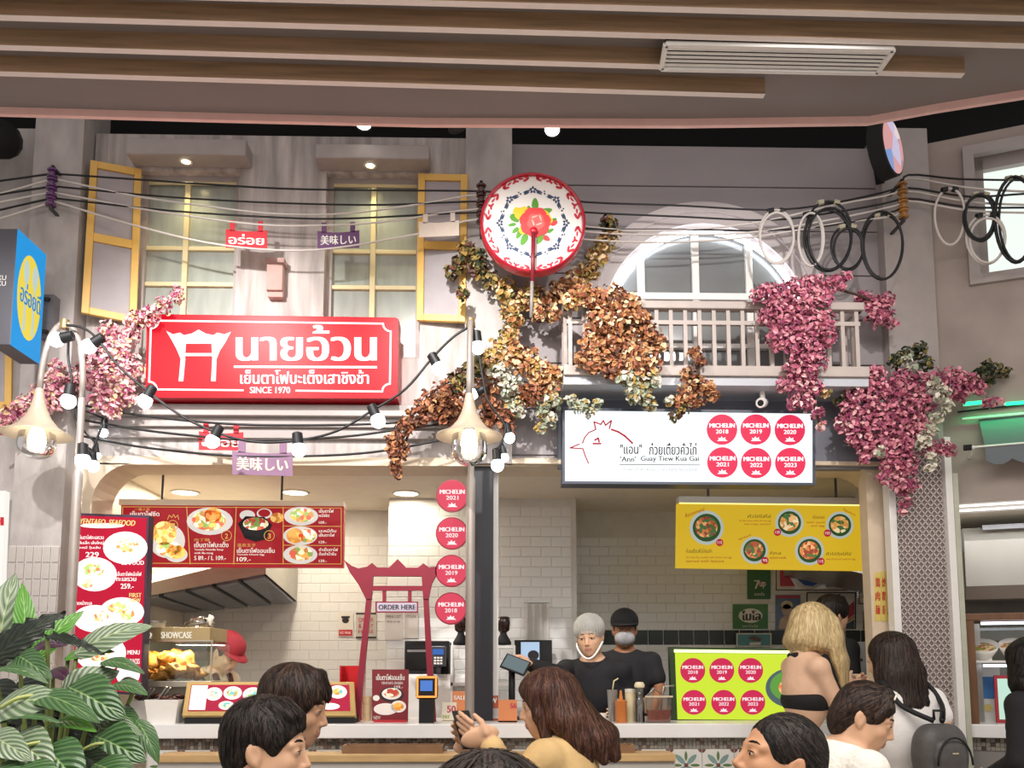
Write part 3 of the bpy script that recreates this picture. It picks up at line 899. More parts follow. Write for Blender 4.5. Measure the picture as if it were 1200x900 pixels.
m = MB(); m.add([(bx + .004, oc_y - .095 + .2 * (v[0] - b[0]) / (b[1] - b[0]), oc_z - .055 + .12 * (v[1] - b[2]) / (b[3] - b[2])) for v in vs], fs)
m.add([(bx + .0042, oc_y - .090 + .2 * (v[0] - b[0]) / (b[1] - b[0]), oc_z - .053 + .12 * (v[1] - b[2]) / (b[3] - b[2])) for v in vs], fs)
m.build('lettering', lit('blade_text_blue', '#1b8fd2', .8), t)
m = MB(); vs, fs, b = text_mesh('XU')
for ln in range(2):
    m.add([(bx - .095 + .05 * (v[0] - b[0]) / (b[1] - b[0]), 4.399, W(5, 335, 4.4).z + ln * .032 + .026 * (v[1] - b[2]) / (b[3] - b[2])) for v in vs], fs)
m.build('lettering', P_white, t)
bkx0, bkx1 = W(50, 370, 4.8).x, W(62, 370, 4.8).x
MB().box(bkx0 - .02, bkx1, 4.80, 4.87, W(56, 395, 4.8).z, W(56, 345, 4.8).z).build('mount_plate', mat('bracket_grey', '#77777d', .5, .3), t)
for yy in (350, 388):
    MB().tube([Vector((bx - .03, 4.69, W(46, yy, 4.69).z)), Vector(((bkx0 + bkx1) / 2, 4.81, W(56, yy, 4.8).z))], .012, 8).build('rod', black, t)

# ---- round blade sign on the right pilaster
nn = Vector((.70, -.714, 0)).normalized(); c = W(1047, 171, 4.62); rr = .168
Mx = nn.to_track_quat('Z', 'Y').to_matrix()
t = thing('round_blade_sign', 'round black drum sign hanging high on the grey pilaster', 'sign', c)
MB().lathe([(0, -.09), (rr, -.09), (rr, -.004), (rr * .93, 0.0)], c, 36, Mx).build('drum', black, t, True, sharp=30)
MB().lathe([(0, 0), (rr * .93, 0)], c, 36, Mx).build('sign_face', food('round_sign_print', ['#d9a0a2', '#e9d8dc', '#7f9fd6', '#c9c4e2', '#b58a8c'], 9, .55), t)
MB().bar(c - nn * .08 + Vector((0, 0, .1)), Vector((c.x, c.y + .0, 5.5)), .03).build('hanger', black, t)
MB().bar(c - nn * .1, Vector((c.x + .08, 4.97, c.z)), .05).build('bracket', black, t)

# ---- round enamel plate sign
EY = 4.62
pl = YP(EY); CX, CY = 624.5, 261.5
c = W(CX, CY, EY); rr = (W(686, CY, EY) - W(562.5, CY, EY)).x / 2
t = thing('enamel_plate_sign', 'round white enamel plate with a red rim and painted rose', 'sign', c)
Mx = Matrix(((1, 0, 0), (0, 0, -1), (0, 1, 0)))      # lathe axis z -> -y
MB().lathe([(0, 0), (rr * .92, 0), (rr * .945, -.003)], c, 48, Mx).build('plate_face', mat('white_enamel', '#eeeae6', .3, var=.02, coat=.3), t)
redrim = mat('red_enamel', '#b4162e', .3, var=.05, coat=.4)
MB().lathe([(rr * .94, .0), (rr * .95, .016), (rr * .975, .02), (rr, .012), (rr, -.05), (rr * .9, -.07), (0, -.07)], c, 48, Mx).build('rim', redrim, t, True, sharp=50)
def pol(r_, a, k=1.0): return CX + 61.7 * r_ * math.cos(R(a)), CY + 61.7 * r_ * math.sin(R(a))
mr, mb_ = MB(), MB()
def leafpx(mm, cx, cy, L, w, ang, off, mi=0):
    pts = []
    for i in range(10):
        a = 2 * math.pi * i / 10; lx = L / 2 * math.cos(a); ly = w / 2 * math.sin(a) * (1 - .25 * math.cos(a))
        pts.append((cx + lx * math.cos(R(ang)) - ly * math.sin(R(ang)), cy + lx * math.sin(R(ang)) + ly * math.cos(R(ang))))
    mm.flat([pl.at(x, y, off) for x, y in pts][::-1], mi)
for k in range(8):
    a = k * 45 + 22; mr, mb_ = MB(), MB()
    for da, rr_, L, w, tw in ((0, .86, 3, 3, 0), (0, .90, 1.8, 1.8, 0), (-3, .84, 2, 2, 0), (3, .84, 2, 2, 0), (-8, .865, 5, 1.6, 80), (8, .865, 5, 1.6, 100), (-14, .89, 7, 2.4, 60), (14, .89, 7, 2.4, 120), (-14, .83, 6, 2.2, 110), (14, .83, 6, 2.2, 70)):
        x, y = pol(rr_, a + da); leafpx(mr, x, y, L * 1.3, w * 1.35, a + da + tw, .002)
    a = k * 45
    big = k % 1 == 0
    for q in range(5):
        x, y = pol(.63, a); leafpx(mb_, x + 2.8 * math.cos(R(q * 72 + a)), y + 2.8 * math.sin(R(q * 72 + a)), 3.4, 2.6, q * 72 + a, .002)
    for da, rr_, L, w, tw in ((-11, .61, 7.5, 1.7, 80), (-12, .575, 6, 1.2, 80), (11, .61, 7.5, 1.7, 100), (12, .575, 6, 1.2, 100), (22, .60, 1.8, 1.5, 0), (20, .64, 1.5, 1.3, 0)):
        x, y = pol(rr_, a + da); leafpx(mb_, x, y, L * 1.2, w * 1.5, a + da + tw, .002)
    mr.build('rim_ornament', mat('enamel_red_paint', '#c23142', .35, var=0), t); mb_.build('ring_ornament', mat('enamel_blue_paint', '#3a4a68', .35, var=0), t)
fl = MB()
for x, y, L, w, a in ((627, 239, 14, 8, -90), (640, 247.5, 15, 7, -15), (603, 256, 13, 8, 40), (600, 263.5, 10, 4, 170), (604, 270, 10, 5, 140), (608, 275, 11, 6, 120), (614, 281, 15, 8, 115), (633, 280, 14, 7, 120), (645, 270.5, 9, 4, -30), (620, 246, 10, 6, -100), (648, 259, 10, 5, 150), (637, 277, 9, 5, 30)):
    leafpx(fl, x, y, L, w, a, .0016 + .0001 * random.random() * 12, 0)
for i, (x, y, r_) in enumerate(((611, 251, 8), (606, 248, 5), (615, 247, 5), (638, 253, 7), (642, 258, 6), (614, 270, 6), (618, 265, 7))):
    leafpx(fl, x, y, r_ * 2, r_ * 1.8, 20, .0032 + .0002 * i, 1)
for i in range(7):
    a = i * 51; leafpx(fl, 627 + 10 * math.cos(R(a)), 261 + 9.5 * math.sin(R(a)), 20, 17, a + 90, .0048 + .0002 * i, 2)
for i in range(5):
    a = i * 72 + 30; leafpx(fl, 628 + 5.4 * math.cos(R(a)), 261 + 5.4 * math.sin(R(a)), 13, 10, a + 100, .0064 + .0002 * i, 3)
for i in range(4):
    a = i * 90 + 60; leafpx(fl, 629 + 5 * math.cos(R(a)), 259 + 5 * math.sin(R(a)), 8, 1.8, a + 100, .0076 + .0002 * i, 4)
for x, y, a in ((649, 261.5, -20), (640.5, 279.5, 30)): leafpx(fl, x, y, 9, 6, a, .0034, 2)
fl.build('painted_rose', [mat('enamel_green', '#5c9a3a', .35, var=.1), mat('enamel_yellow', '#f0c93a', .35, var=.05), mat('enamel_rose', '#e04a4c', .35, var=.08), mat('enamel_rose_light', '#ee6a66', .35, var=.05), mat('enamel_pinkwhite', '#f5b9ae', .35, var=0)], t)
stk = mat('dark_red_stick', '#7d1f2a', .4, var=.1)
MB().tube([W(625, 273, EY - .03), W(624, 330, EY - .03)], .012, 10).build('stick', stk, t, True)
MB().tube([W(623.5, 330, EY - .03), W(622.5, 372, EY - .03)], .010, 10).build('stick_end', mat('grey_stick', '#8a8482', .5), t, True)
MB().ball(W(625.5, 270, EY - .02), (.022, .014, .022), 14, 8).build('stick_cap', redrim, t, True)
MB().bar(c + Vector((0, .06, 0)), Vector((px1 - .05, 4.96, c.z)), .05).build('wall_arm', dsteel, t)

# ---- little banner flags
def flag(x0, y0, x1, y1, Y, mt, txt, tmt, lab, tilt=0, tabs=True, grp=None):
    pl = YP(Y); w = x1 - x0; tb = (y1 - y0) * .30
    def sh(x, y): return (x, y + (x - x0) / w * tilt)
    t = thing('banner_flag', lab, 'flag', W((x0 + x1) / 2, y1, Y), grp)
    pts = [(x0, y0 + tb), (x0 + w * .08, y0 + tb)]
    n = 8
    m = MB()
    body = [sh(x0, y1)] + [sh(x1, y1)] + [sh(x1, y0 + tb)] + [sh(x1 - w * i / n, y0 + tb + 2.2 * math.sin(math.pi * i / n)) for i in range(1, n)] + [sh(x0, y0 + tb)]
    poly_px(m, body, pl, .004)
    m.build('cloth', mt, t)
    for a in (.10, .78):
        m = MB(); poly_px(m, [sh(x0 + w * a, y0 + tb + 2), sh(x0 + w * (a + .12), y0 + tb + 2), sh(x0 + w * (a + .12), y0 - 1), sh(x0 + w * a, y0 - 1)], pl, .004)
        m.build('tab', mt, t)
    if txt:
        m = MB(); k = (x1 - x0) * .08
        text_px(m, txt, x0 + k, y0 + (y1 - y0) * .48 , x1 - k, y1 - (y1 - y0) * .13, pl, .002, bold=.03, y0r=y0 + (y1 - y0) * .48 + tilt, y1r=y1 - (y1 - y0) * .13 + tilt)
        m.build('lettering', tmt, t)
fr_ = mat('red_flag_cloth', '#c8303a', .8, var=.05); fp_ = mat('purple_flag_cloth', '#6d4a72', .8, var=.05); fw_ = mat('white_flag_cloth', '#d9cbbd', .8, var=.06)
fp2_ = mat('mauve_flag_cloth', '#8a6a84', .8, var=.06)
flag(264.5, 259, 313, 290, 4.80, fr_, 'อร่อย', P_white, 'red flag with white Thai lettering on the upper cables', 1.5)
flag(372, 262, 421, 291, 4.80, fp_, '美味しい', P_white, 'purple flag with white Japanese lettering on the upper cables', -1)
flag(491, 252, 538, 278, 4.79, fw_, None, None, 'blank white flag turned backwards in front of the yellow shutter', -2)
flag(233, 496, 285, 527, 4.80, fr_, 'อร่อย', P_white, 'red flag with white Thai lettering on the low cables under the red sign', 1)
flag(272, 516, 343, 556, 4.758, fp2_, '美味しい', mat('cream_print', '#f0e2b8', .6, var=0), 'mauve flag with cream Japanese lettering on the low cables', 2)

# ---- menu boards
F_noodle = food('print_noodle', ['#e8a24a', '#d9c79a', '#c8553a', '#f0dfb8', '#7f9a4a', '#b5763a', '#efe3c8'], 42, .55)
F_fry = food('print_fried', ['#e0a044', '#c98632', '#efc272', '#b9702a'], 30, .5)
F_salad = food('print_salad', ['#6f8f3e', '#d8c8a0', '#c85a3a', '#efe6d0', '#a83a2a'], 50, .5)
L_menured = lit('menu_red_glow', '#b3252d', .75); L_plate = lit('menu_plate_glow', '#f0e6dc', .8); L_mwhite = lit('menu_text_glow', '#fff4e6', .85); L_gold = lit('menu_gold_glow', '#e6b860', .8)
L_mdark = lit('menu_dark_glow', '#2a2626', .5)
MY = 5.30; pl = YP(MY)
t = thing('menu_board', 'long red menu board with pictures of noodle dishes over the counter', 'menu board', W(272, 664, MY))
m = MB(); poly_px(m, [(142, 592), (403, 593.5), (402, 665), (142, 664)], pl, .05); m.build('board', L_menured, t)
m = MB(); poly_px(m, [(140, 585), (403, 588), (403, 593.5), (140, 592)], pl, .07, .01); m.build('top_housing', beige, t)
m = MB()
for px, sl in ((219, 4), (277, -3), (332, 0)): stroke(m, [(px, 594), (px + sl, 661)], pl, .005)
stroke(m, [(144, 594), (400, 595.5), (400, 661), (144, 660), (144, 594)], pl, .004); stroke(m, [(332, 616.5), (400, 617)], pl, .004); stroke(m, [(332, 639), (400, 639.5)], pl, .004)
m.build('divider_line', L_gold, t)
plates, foods = MB(), MB()
for cx, cy, rx, ry in ((196, 634, 21, 20), (246, 611, 27, 16), (353, 605, 20, 11), (352, 628, 20, 11), (352, 650, 20, 11), (207, 650, 13, 9), (310, 602, 9, 6), (290, 604, 9, 6)):
    poly_px(plates, disc_pts(cx, cy, rx, ry), pl, .002, .004)
plates.build('plate_print', L_plate, t)
m = MB(); poly_px(m, [(279, 614), (288, 605), (310, 606), (319, 615), (312, 632), (300, 635), (287, 631)], pl, .002, .005); m.build('pot_print', L_mdark, t)
for cx, cy, rx, ry, fm, nm in ((193, 625, 14, 14, F_fry, 'food_print'), (198, 643, 15, 9, F_noodle, 'food_print'), (245, 610, 20, 12, F_noodle, 'food_print'), (250, 604, 10, 9, F_fry, 'food_print'), (300, 614, 15, 7.5, F_salad, 'food_print'), (354, 604, 14, 8, F_noodle, 'food_print'), (346, 628, 10, 9, F_fry, 'food_print'), (360, 628, 10, 8, F_noodle, 'food_print'), (353, 649, 14, 8, F_noodle, 'food_print'), (207, 647, 11, 8, F_fry, 'food_print'), (310, 601.5, 7, 4.5, L_menured, 'food_print'), (325, 607, 8, 6, F_fry, 'food_print')):
    m = MB(); poly_px(m, disc_pts(cx, cy, rx, ry, 18), pl, .002, .0065); m.build(nm, fm, t)
m = MB()
for s_, x0, y0, x1, y1 in (('เย็นตาโฟซีด', 153, 599, 187, 605), ('เย็นตาโฟบะเต็ง', 228, 635, 268, 641.5), ('Yentafo Noodle Soup', 228, 643, 262, 646), ('with Ba-teng', 228, 647, 250, 650), ('S 89.- / L 109.-', 228, 651.5, 265, 656.5), ('เย็นตาโฟออนเซ็น', 278, 642, 322, 648), ('Yentafo Onsen Egg', 278, 649, 310, 651.5), ('109.-', 278, 653, 294, 658),
                           ('เย็นตาโฟ', 374, 596.5, 391, 601), ('หมี่ผัด', 374, 602, 386, 606), ('109.-', 374, 611, 383, 614), ('บะหมี่ต้ม', 374, 620, 394, 624), ('เย็นตาโฟ', 374, 625, 392, 629), ('129.-', 374, 634, 383, 637), ('ยำเย็นตาโฟ', 374, 642, 396, 646), ('ต้มยำน้ำข้น', 374, 647, 394, 651), ('129.-', 374, 656, 383, 659)):
    m = MB(); text_px(m, s_, x0, y0, x1, y1, pl, .005, bold=.02); m.build('lettering', L_mwhite, t)
m = MB()
for s_, cx, cy in (('1', 203, 616), ('2', 266, 628), ('3', 316, 628)):
    stroke(m, [(cx + 6 * math.cos(R(a)), cy + 6 * math.sin(R(a))) for a in range(0, 361, 30)], pl, .004, .009)
    text_px(m, s_, cx - 1.6, cy - 2.5, cx + 1.6, cy + 3.5, pl, .009, bold=.03); m.build('rank_badge', L_gold, t); m = MB()
for s_, x0, y0, x1, y1 in (('一番人気', 158, 595.5, 176, 598.5), ('肉丁麺', 228, 631, 246, 634.5), ('温泉玉子', 278, 637, 300, 641)): m = MB(); text_px(m, s_, x0, y0, x1, y1, pl, .005); m.build('lettering', L_gold, t)
m = MB()
stroke(m, [(197, 609), (199, 604), (202, 607), (204, 603), (206, 607), (209, 604), (210, 609)], pl, .004, .009)
m.build('crown_print', L_gold, t)
for px in (190, 330):
    p = W(px, 586, MY + .02); MB().tube([p, Vector((p.x, p.y, OPZ + .06))], .008, 6).build('hanger', dsteel, t)

# vertical lit menu beside the column
VY = 4.76; pl = Plane((W(130, 700, VY).x, VY, 1.8), (1, -.10, 0), (-.10, -1, 0))
V = lambda x, y: (x, y)
t = thing('menu_screen', 'tall lit red menu screen with seafood plates behind the plant', 'menu screen', pl.at(125, 815))
m = MB(); poly_px(m, [(88, 601), (174, 604), (166, 815), (78, 810)], pl, .06, -.004); m.build('screen_housing', mat('purple_black_frame', '#3a2c3f', .4, var=0), t)
m = MB(); poly_px(m, [(91, 604), (172, 607), (164, 812), (81, 807)], pl, .003, 0); m.build('screen_panel', lit('screen_red_glow', '#c81f3c', .95), t)
L_hot = lit('screen_white_glow', '#fff3ee', 1.25); L_ho2 = lit('screen_gold_glow', '#f3d98a', 1.0)
for cx, cy, rx, ry in ((147, 642, 26, 19), (111, 673, 26, 20), (112, 725, 26, 16), (143, 717, 26, 17), (120, 616, 26, 3), (118, 765, 30, 22), (150, 790, 14, 14)):
    m = MB(); poly_px(m, disc_pts(cx, cy, rx, ry), pl, .001, .002); m.build('plate_print', L_hot, t)
for cx, cy, rx, ry in ((150, 640, 14, 8), (110, 668, 12, 8), (103, 684, 7, 5), (140, 712, 14, 7), (118, 722, 10, 6), (150, 720, 8, 7), (115, 765, 15, 10)):
    m = MB(); poly_px(m, disc_pts(cx, cy, rx, ry, 14), pl, .001, .0035); m.build('food_print', food('screen_food', ['#f0d9a8', '#e8b06a', '#f6ead2', '#9dbb6a', '#d8794a', '#fff2e0'], 55, .9), t)
m = MB(); text_px(m, 'YENTAFO  SEAFOOD', 93, 607.5, 158, 614, pl, .003, bold=.05, slant=.02, y0r=610, y1r=616.5)
m.build('lettering', L_ho2, t); m = MB(); text_px(m, 'FIRST', 152, 695, 166, 700, pl, .003, bold=.04); m.build('lettering', L_ho2, t); m = MB(); text_px(m, 'NEW', 153, 701, 165, 706, pl, .003, bold=.04); m.build('lettering', L_ho2, t)
m = MB()
for s_, x0, y0, x1, y1 in (('เย็นตาโฟทะเลรวม', 92, 627, 122, 632), ('เส้นเล็ก เส้นใหญ่', 92, 634, 122, 638.5), ('บะหมี่ วุ้นเส้น', 92, 640, 118, 644), ('229', 101, 647, 116, 653), ('เย็นตาโฟหม้อไฟ', 137, 670, 166, 675), ('ทะเลรวม', 137, 677, 160, 681), ('259.-', 142, 684, 157, 690), ('SEAFOOD', 143, 657, 169, 662), ('ราดหน้าทะเล', 88, 704, 108, 709), ('MENU', 150, 762, 164, 767), ('NOODLE SNACKS', 138, 772, 164, 778)):
    m = MB(); text_px(m, s_, x0, y0, x1, y1, pl, .004, bold=.03); m.build('lettering', L_hot, t)
zf = pl.at(123, 812).z
MB().bar(pl.at(123, 812, -.03), Vector((pl.at(123, 812).x, pl.at(123, 812, -.03).y, .02)), .05).build('stand_pole', black, t)
MB().box(pl.at(123, 812).x - .2, pl.at(123, 812).x + .2, pl.at(123, 812).y - .12, pl.at(123, 812).y + .18, 0, .02).build('stand_base', black, t)

# yellow menu board of the right shop
YY = 5.38; pl = YP(YY)
t = thing('menu_board', 'yellow menu board with six round dishes of chicken noodles', 'menu board', W(906, 667, YY))
m = MB(); poly_px(m, [(794, 590), (1045, 593), (1045, 669), (793, 665)], pl, .05); m.build('board', lit('menu_yellow_glow', '#e9c02c', .72), t)
m = MB(); poly_px(m, [(795, 582), (1045, 584), (1045, 592), (795, 589)], pl, .08, .012); m.build('top_housing', mat('pale_grey_housing', '#c9c5c0', .5, var=0), t)
m = MB(); poly_px(m, [(796, 589), (1044, 592), (1044, 593.4), (796, 590.4)], pl, .004, .004); m.build('light_strip', lit('menu_strip_glow', '#ffe98a', 1.5), t)
F_chk = food('print_chicken', ['#a8502a', '#c9783f', '#3f6b35', '#e0a871', '#8a3a22'], 48, .42)
F_chk2 = food('print_chicken_pale', ['#d69a4e', '#e8b878', '#3f6b35', '#f0d8b0', '#c98a44'], 48, .45)
for i, (cx, cy, r_) in enumerate(((828, 618.5, 20), (925, 612.7, 16.5), (984, 615.5, 16), (884, 645, 16), (948.5, 645.5, 17), (1025, 647, 14))):
    m = MB(); poly_px(m, disc_pts(cx, cy, r_, n=28), pl, .002, .003); m.build('bowl_print', lit('menu_bowl_glow', '#c9d2cb', .65), t)
    m = MB(); poly_px(m, disc_pts(cx, cy, r_ * .82, n=24), pl, .002, .005); m.build('greens_print', lit('menu_green_glow', '#3a5f34', .55), t)
    m = MB(); poly_px(m, disc_pts(cx - .5, cy - .5, r_ * .66, r_ * .62, n=20), pl, .002, .007); m.build('food_print', F_chk2 if i in (2, 1) else F_chk, t)
m = MB()
pr_ = ((843, 636, '115'), (910.5, 624, '135'), (969, 625, '155'), (896, 657, '95'), (961.5, 658, '115'), (1016, 657, '120'))
for cx, cy, s_ in pr_:
    m, l = MB(), MB(); poly_px(m, disc_pts(cx, cy, 4.3, n=16), pl, .001, .009)
    text_px(l, s_, cx - 2.6, cy - 1.6, cx + 2.6, cy + 1.6, pl, .0105)
    l.build('lettering', L_mwhite, m.build('price_dot', lit('menu_price_red', '#b8203a', .8), t))
m = MB()
for s_, x0, y0, x1, y1 in (('ก๋วยเตี๋ยวคั่วไก่เปล่า', 804, 643, 834, 648), ('คั่วไก่ใส่ไข่', 876, 603, 903, 607), ('คั่วไก่ปลาหมึก', 952, 604, 966, 608), ('คั่วทะเล', 902, 646, 915, 650), ('คั่วไก่กุ้งใส่ไข่', 968, 647, 997, 652)):
    m = MB(); text_px(m, s_, x0, y0, x1, y1, pl, .004); m.build('lettering', L_mdark, t)
for s_, x0, y0, x1, y1 in (('Stir fried flat noodles with chicken and egg', 804, 652, 857, 655), ('served with lettuce', 804, 656, 848, 659), ('Stir fried chicken noodle with runny egg', 866, 609, 903, 612), ('and crispy wonton', 872, 613, 903, 616), ('with squid', 945, 611, 966, 614), ('and egg', 950, 615, 966, 618), ('seafood noodle', 902, 652, 921, 655), ('with shrimp and squid and egg', 968, 654, 1002, 657)):
    m = MB(); text_px(m, s_, x0, y0, x1, y1, pl, .004); m.build('lettering', lit('menu_red_print', '#b4452c', .6), t)
for a in (('Recommend', 803, 602, 825, 607, 594, 599), ('Signature', 865, 631, 880, 634, 625, 629), ('Signature', 988, 595, 1002, 599, 602, 606)):
    m = MB(); text_px(m, *a[:5], pl, .004, y0r=a[5], y1r=a[6]); m.build('lettering', lit('menu_red_print', '#b4452c', .6), t)
for px in (830, 980):
    p = W(px, 586, YY + .02); MB().tube([p, Vector((p.x, p.y, OPZ + .06))], .008, 6).build('hanger', dsteel, t)

# lit green-yellow board standing on the counter
GY = 5.02; pl = YP(GY)
t = thing('counter_lightbox', 'lime green lit board with six pink discs and a noodle bowl on the counter', 'lightbox', W(865, 848, GY))
m = MB(); poly_px(m, [(785, 758), (963, 761), (963, 849), (788, 848)], pl, .06, -.006); m.build('housing', mat('dark_green_frame', '#26391f', .4, var=0), t)
m = MB(); poly_px(m, [(791, 765), (960, 767), (960, 844), (794, 843)], pl, .003, 0); m.build('panel', lit('board_lime_glow', '#cfe83c', .95), t)
m = MB(); poly_px(m, [(790, 761), (961, 763), (961, 766.5), (790, 764.5)], pl, .012, .008); m.build('light_strip', lit('board_strip_glow', '#f2ffb0', 1.8), t)
l = MB()
for cx, cy, yr in ((811.7, 785.7, '2018'), (845.7, 785.7, '2019'), (879.5, 785.7, '2020'), (813, 823, '2021'), (848, 823, '2022'), (882, 823, '2023')):
    d, l = MB(), MB(); michelin(d, l, cx, cy, 14.6, yr, pl, .003, t=.002); l.build('lettering', lit('board_disc_white', '#ffe9ee', .95), d.build('award_disc', lit('board_disc_pink', '#d8335a', .85), t))
m = MB(); poly_px(m, disc_pts(926, 806, 29, 23, 32), pl, .002, .004); m.build('bowl_print', lit('board_bowl_glow', '#5f7378', .7), t)
m = MB(); poly_px(m, disc_pts(926, 804, 24, 18, 24), pl, .002, .006); m.build('greens_print', lit('board_green_glow', '#6fae4e', .75), t)
m = MB(); poly_px(m, disc_pts(928, 806, 16, 11, 20), pl, .002, .008); m.build('food_print', food('board_food', ['#f2e0c0', '#e3a070', '#d9683f', '#f7ecd8', '#e8c088'], 45, .8), t)
# ================================================================== street lamps
lampm = mat('lamp_post_paint', '#9a9089', .45, .2, var=.06); shadem = mat('lamp_shade_enamel', '#b9aa95', .4, .1, var=.04)
gl_m = glass('lamp_globe_glass', '#ffffff', .02, .12)
L_lamp = lit('lamp_bulb_glow', '#fff3df', 14.0)
def street_lamp(base, arm, zap, zneck, zrim, zglobe, lab, power):
    """base: point on the floor; arm: horizontal vector from post to shade"""
    base = Vector(base); arm = Vector(arm)
    t = thing('street_lamp', lab, 'lamp', base)
    MB().tube([base, base + Vector((0, 0, .25)), Vector((base.x, base.y, .27)), Vector((base.x, base.y, 2.4)), Vector((base.x, base.y, 2.42)), Vector((base.x, base.y, zneck - .02))],
              [.06, .06, .026, .026, .019, .019], 12).build('post', lampm, t, True, sharp=40)
    pts = []
    for i in range(17):
        a = math.pi * i / 16
        p = base + arm * (.5 - .5 * math.cos(a)); p.z = zneck - .02 + (zap - zneck + .02) * math.sin(a) ** .8
        pts.append(p)
    pts[-1].z = zneck
    MB().tube(pts, .0165, 10).build('curved_arm', lampm, t, True)
    mid = base + arm * .5
    MB().lathe([(0, zap + .02), (.022, zap + .02), (.026, zap - .01), (.026, zap - .03), (0, zap - .03)], Vector((mid.x, mid.y, 0)), 12).build('clamp', mat('brass_clamp', '#a58c5e', .4, .6, var=.05), t, True, sharp=40)
    c = base + arm; c.z = 0
    H = zneck - zrim
    Rr = .178
    prof = [(.02, zneck + .03), (.026, zneck), (.030, zneck - H * .12), (.042, zneck - H * .35), (.066, zneck - H * .6), (.105, zneck - H * .82), (.15, zneck - H * .95), (Rr, zrim), (Rr, zrim - .006), (.148, zneck - H * .97), (.10, zneck - H * .85), (.05, zneck - H * .5)]
    MB().lathe(prof, c, 32).build('lamp_shade', shadem, t, True, sharp=70)
    hg = zrim - zglobe
    gp = [(.098 * math.cos(R(a)), zglobe + hg * .55 - hg * .55 * math.sin(R(a))) for a in (0, 15, 30, 45, 60, 75, 89)]
    MB().lathe([(.09, zrim + .004)] + gp, c, 24).build('glass_globe', gl_m, t, True)
    MB().lathe([(.0, zrim + .03), (.03, zrim + .03), (.042, zrim - .01), (.045, zrim - .05), (.03, zrim - .085), (0, zrim - .095)], c, 16).build('bulb', L_lamp, t, True)
    MB().lathe([(.03, zrim + .07), (.03, zrim + .03), (.0, zrim + .03)], c, 12).build('bulb_socket', lampm, t, True)
    return t
LY = 4.55
b = W(89, 600, LY); zs = [W(60, y, LY).z for y in (379, 462, 509, 538)]
sx_ = W(44, 500, LY).x
street_lamp((b.x, LY, 0), (sx_ - b.x, 0, 0), zs[0], zs[1], zs[2], zs[3], 'curved street lamp with a glowing globe beside the grey column', 20)
b = W(551, 700, 4.645); s2 = 4.44; zs = [W(551, y, s2).z for y in (376, 468, 511, 546)]
street_lamp((b.x, 4.645, 0), (W(550, 480, s2).x - b.x, s2 - 4.645, 0), W(551, 374, 4.5).z, zs[1], zs[2], zs[3], 'street lamp with a glowing globe in front of the black post', 20)

# ================================================================== festoon lights
sockm = mat('socket_black_rubber', '#17181b', .5, var=0); wirem = mat('black_cable', '#141416', .5, var=0); wirew = mat('white_cable', '#cfc8c2', .5, var=0)
L_bulb = lit('festoon_bulb_glow', '#eefaff', 9.0)
def smooth_path(pts, sub=5):
    out = []; n = len(pts)
    for i in range(n - 1):
        p0, p1, p2, p3 = pts[max(i - 1, 0)], pts[i], pts[i + 1], pts[min(i + 2, n - 1)]
        for j in range(sub):
            t = j / sub
            out.append(.5 * ((2 * p1) + (p2 - p0) * t + (2 * p0 - 5 * p1 + 4 * p2 - p3) * t * t + (3 * p1 - p0 - 3 * p2 + p3) * t ** 3))
    out.append(pts[-1]); return out
def festoon(lab, wire, bulbs, Y):
    """wire: pixel path, bulbs: (bulb px, socket px, radius m, Y)"""
    path = [W(x, y, Y) for x, y in wire]
    t = thing('festoon_lights', lab, 'string lights', path[-1])
    MB().tube(smooth_path(path), .007, 7).build('wire', wirem, t, True)
    for (bx_, by_), (sx, sy), r_, yy in bulbs:
        B, S = W(bx_, by_, yy), W(sx, sy, yy)
        d = (B - S).normalized(); c = B
        s = MB().tube([B - d * (r_ + .058), B - d * (r_ + .05), B - d * (r_ * .70)], [.012, r_ * .68, r_ * .74], 12).build('socket', sockm, t, True, sharp=40)
        q = d.to_track_quat('Z', 'Y').to_matrix()
        MB().ball(c, (r_, r_, r_ * 1.05), 14, 9, M=q).build('bulb', L_bulb, s, True)
        wp = min(smooth_path(path, 10), key=lambda p: (p - (B - d * (r_ + .06))).length)
        MB().tube([wp, B - d * (r_ + .055)], .006, 6).build('drop_wire', wirem, s, True)
festoon('string of round white bulbs sagging under the red sign between two lamps', [(78, 381), (96, 384), (113, 396), (140, 430), (174, 459), (212, 487), (254, 507), (300, 518), (349, 516), (395, 505), (438, 480), (475, 456), (508, 418), (530, 396), (548, 384)],
        [((104, 406), (113, 400), .040, 4.5), ((170, 470), (175, 461), .038, 4.5), ((249, 517), (254, 507), .038, 4.5), ((350, 527), (349, 516), .040, 4.5), ((443, 493), (438, 482), .040, 4.5), ((515, 432), (508, 420), .040, 4.5)], 4.5)
festoon('string of round white bulbs dangling beside the lamp at the grey column', [(78, 383), (80, 395), (80, 420), (84, 445), (80, 462), (88, 490), (95, 520), (102, 524), (108, 528), (120, 497)],
        [((66, 398), (78, 395), .040, 4.48), ((80, 470), (82, 456), .040, 4.48), ((97, 540), (97, 527), .040, 4.48), ((109, 546), (108, 532), .034, 4.6), ((121, 507), (122, 498), .027, 4.85), ((114, 534), (113, 525), .020, 4.9)], 4.55)
festoon('string of round white bulbs dangling beside the lamp at the black post', [(553, 384), (557, 392), (562, 420), (567, 450), (572, 470), (590, 495), (592, 505), (587, 520), (581, 527)],
        [((560, 407), (559, 396), .038, 4.55), ((554, 462), (567, 456), .030, 4.6), ((597, 513), (594, 501), .031, 4.7), ((591, 536), (589, 524), .025, 4.7), ((583, 545), (582, 530), .036, 4.55)], 4.58)

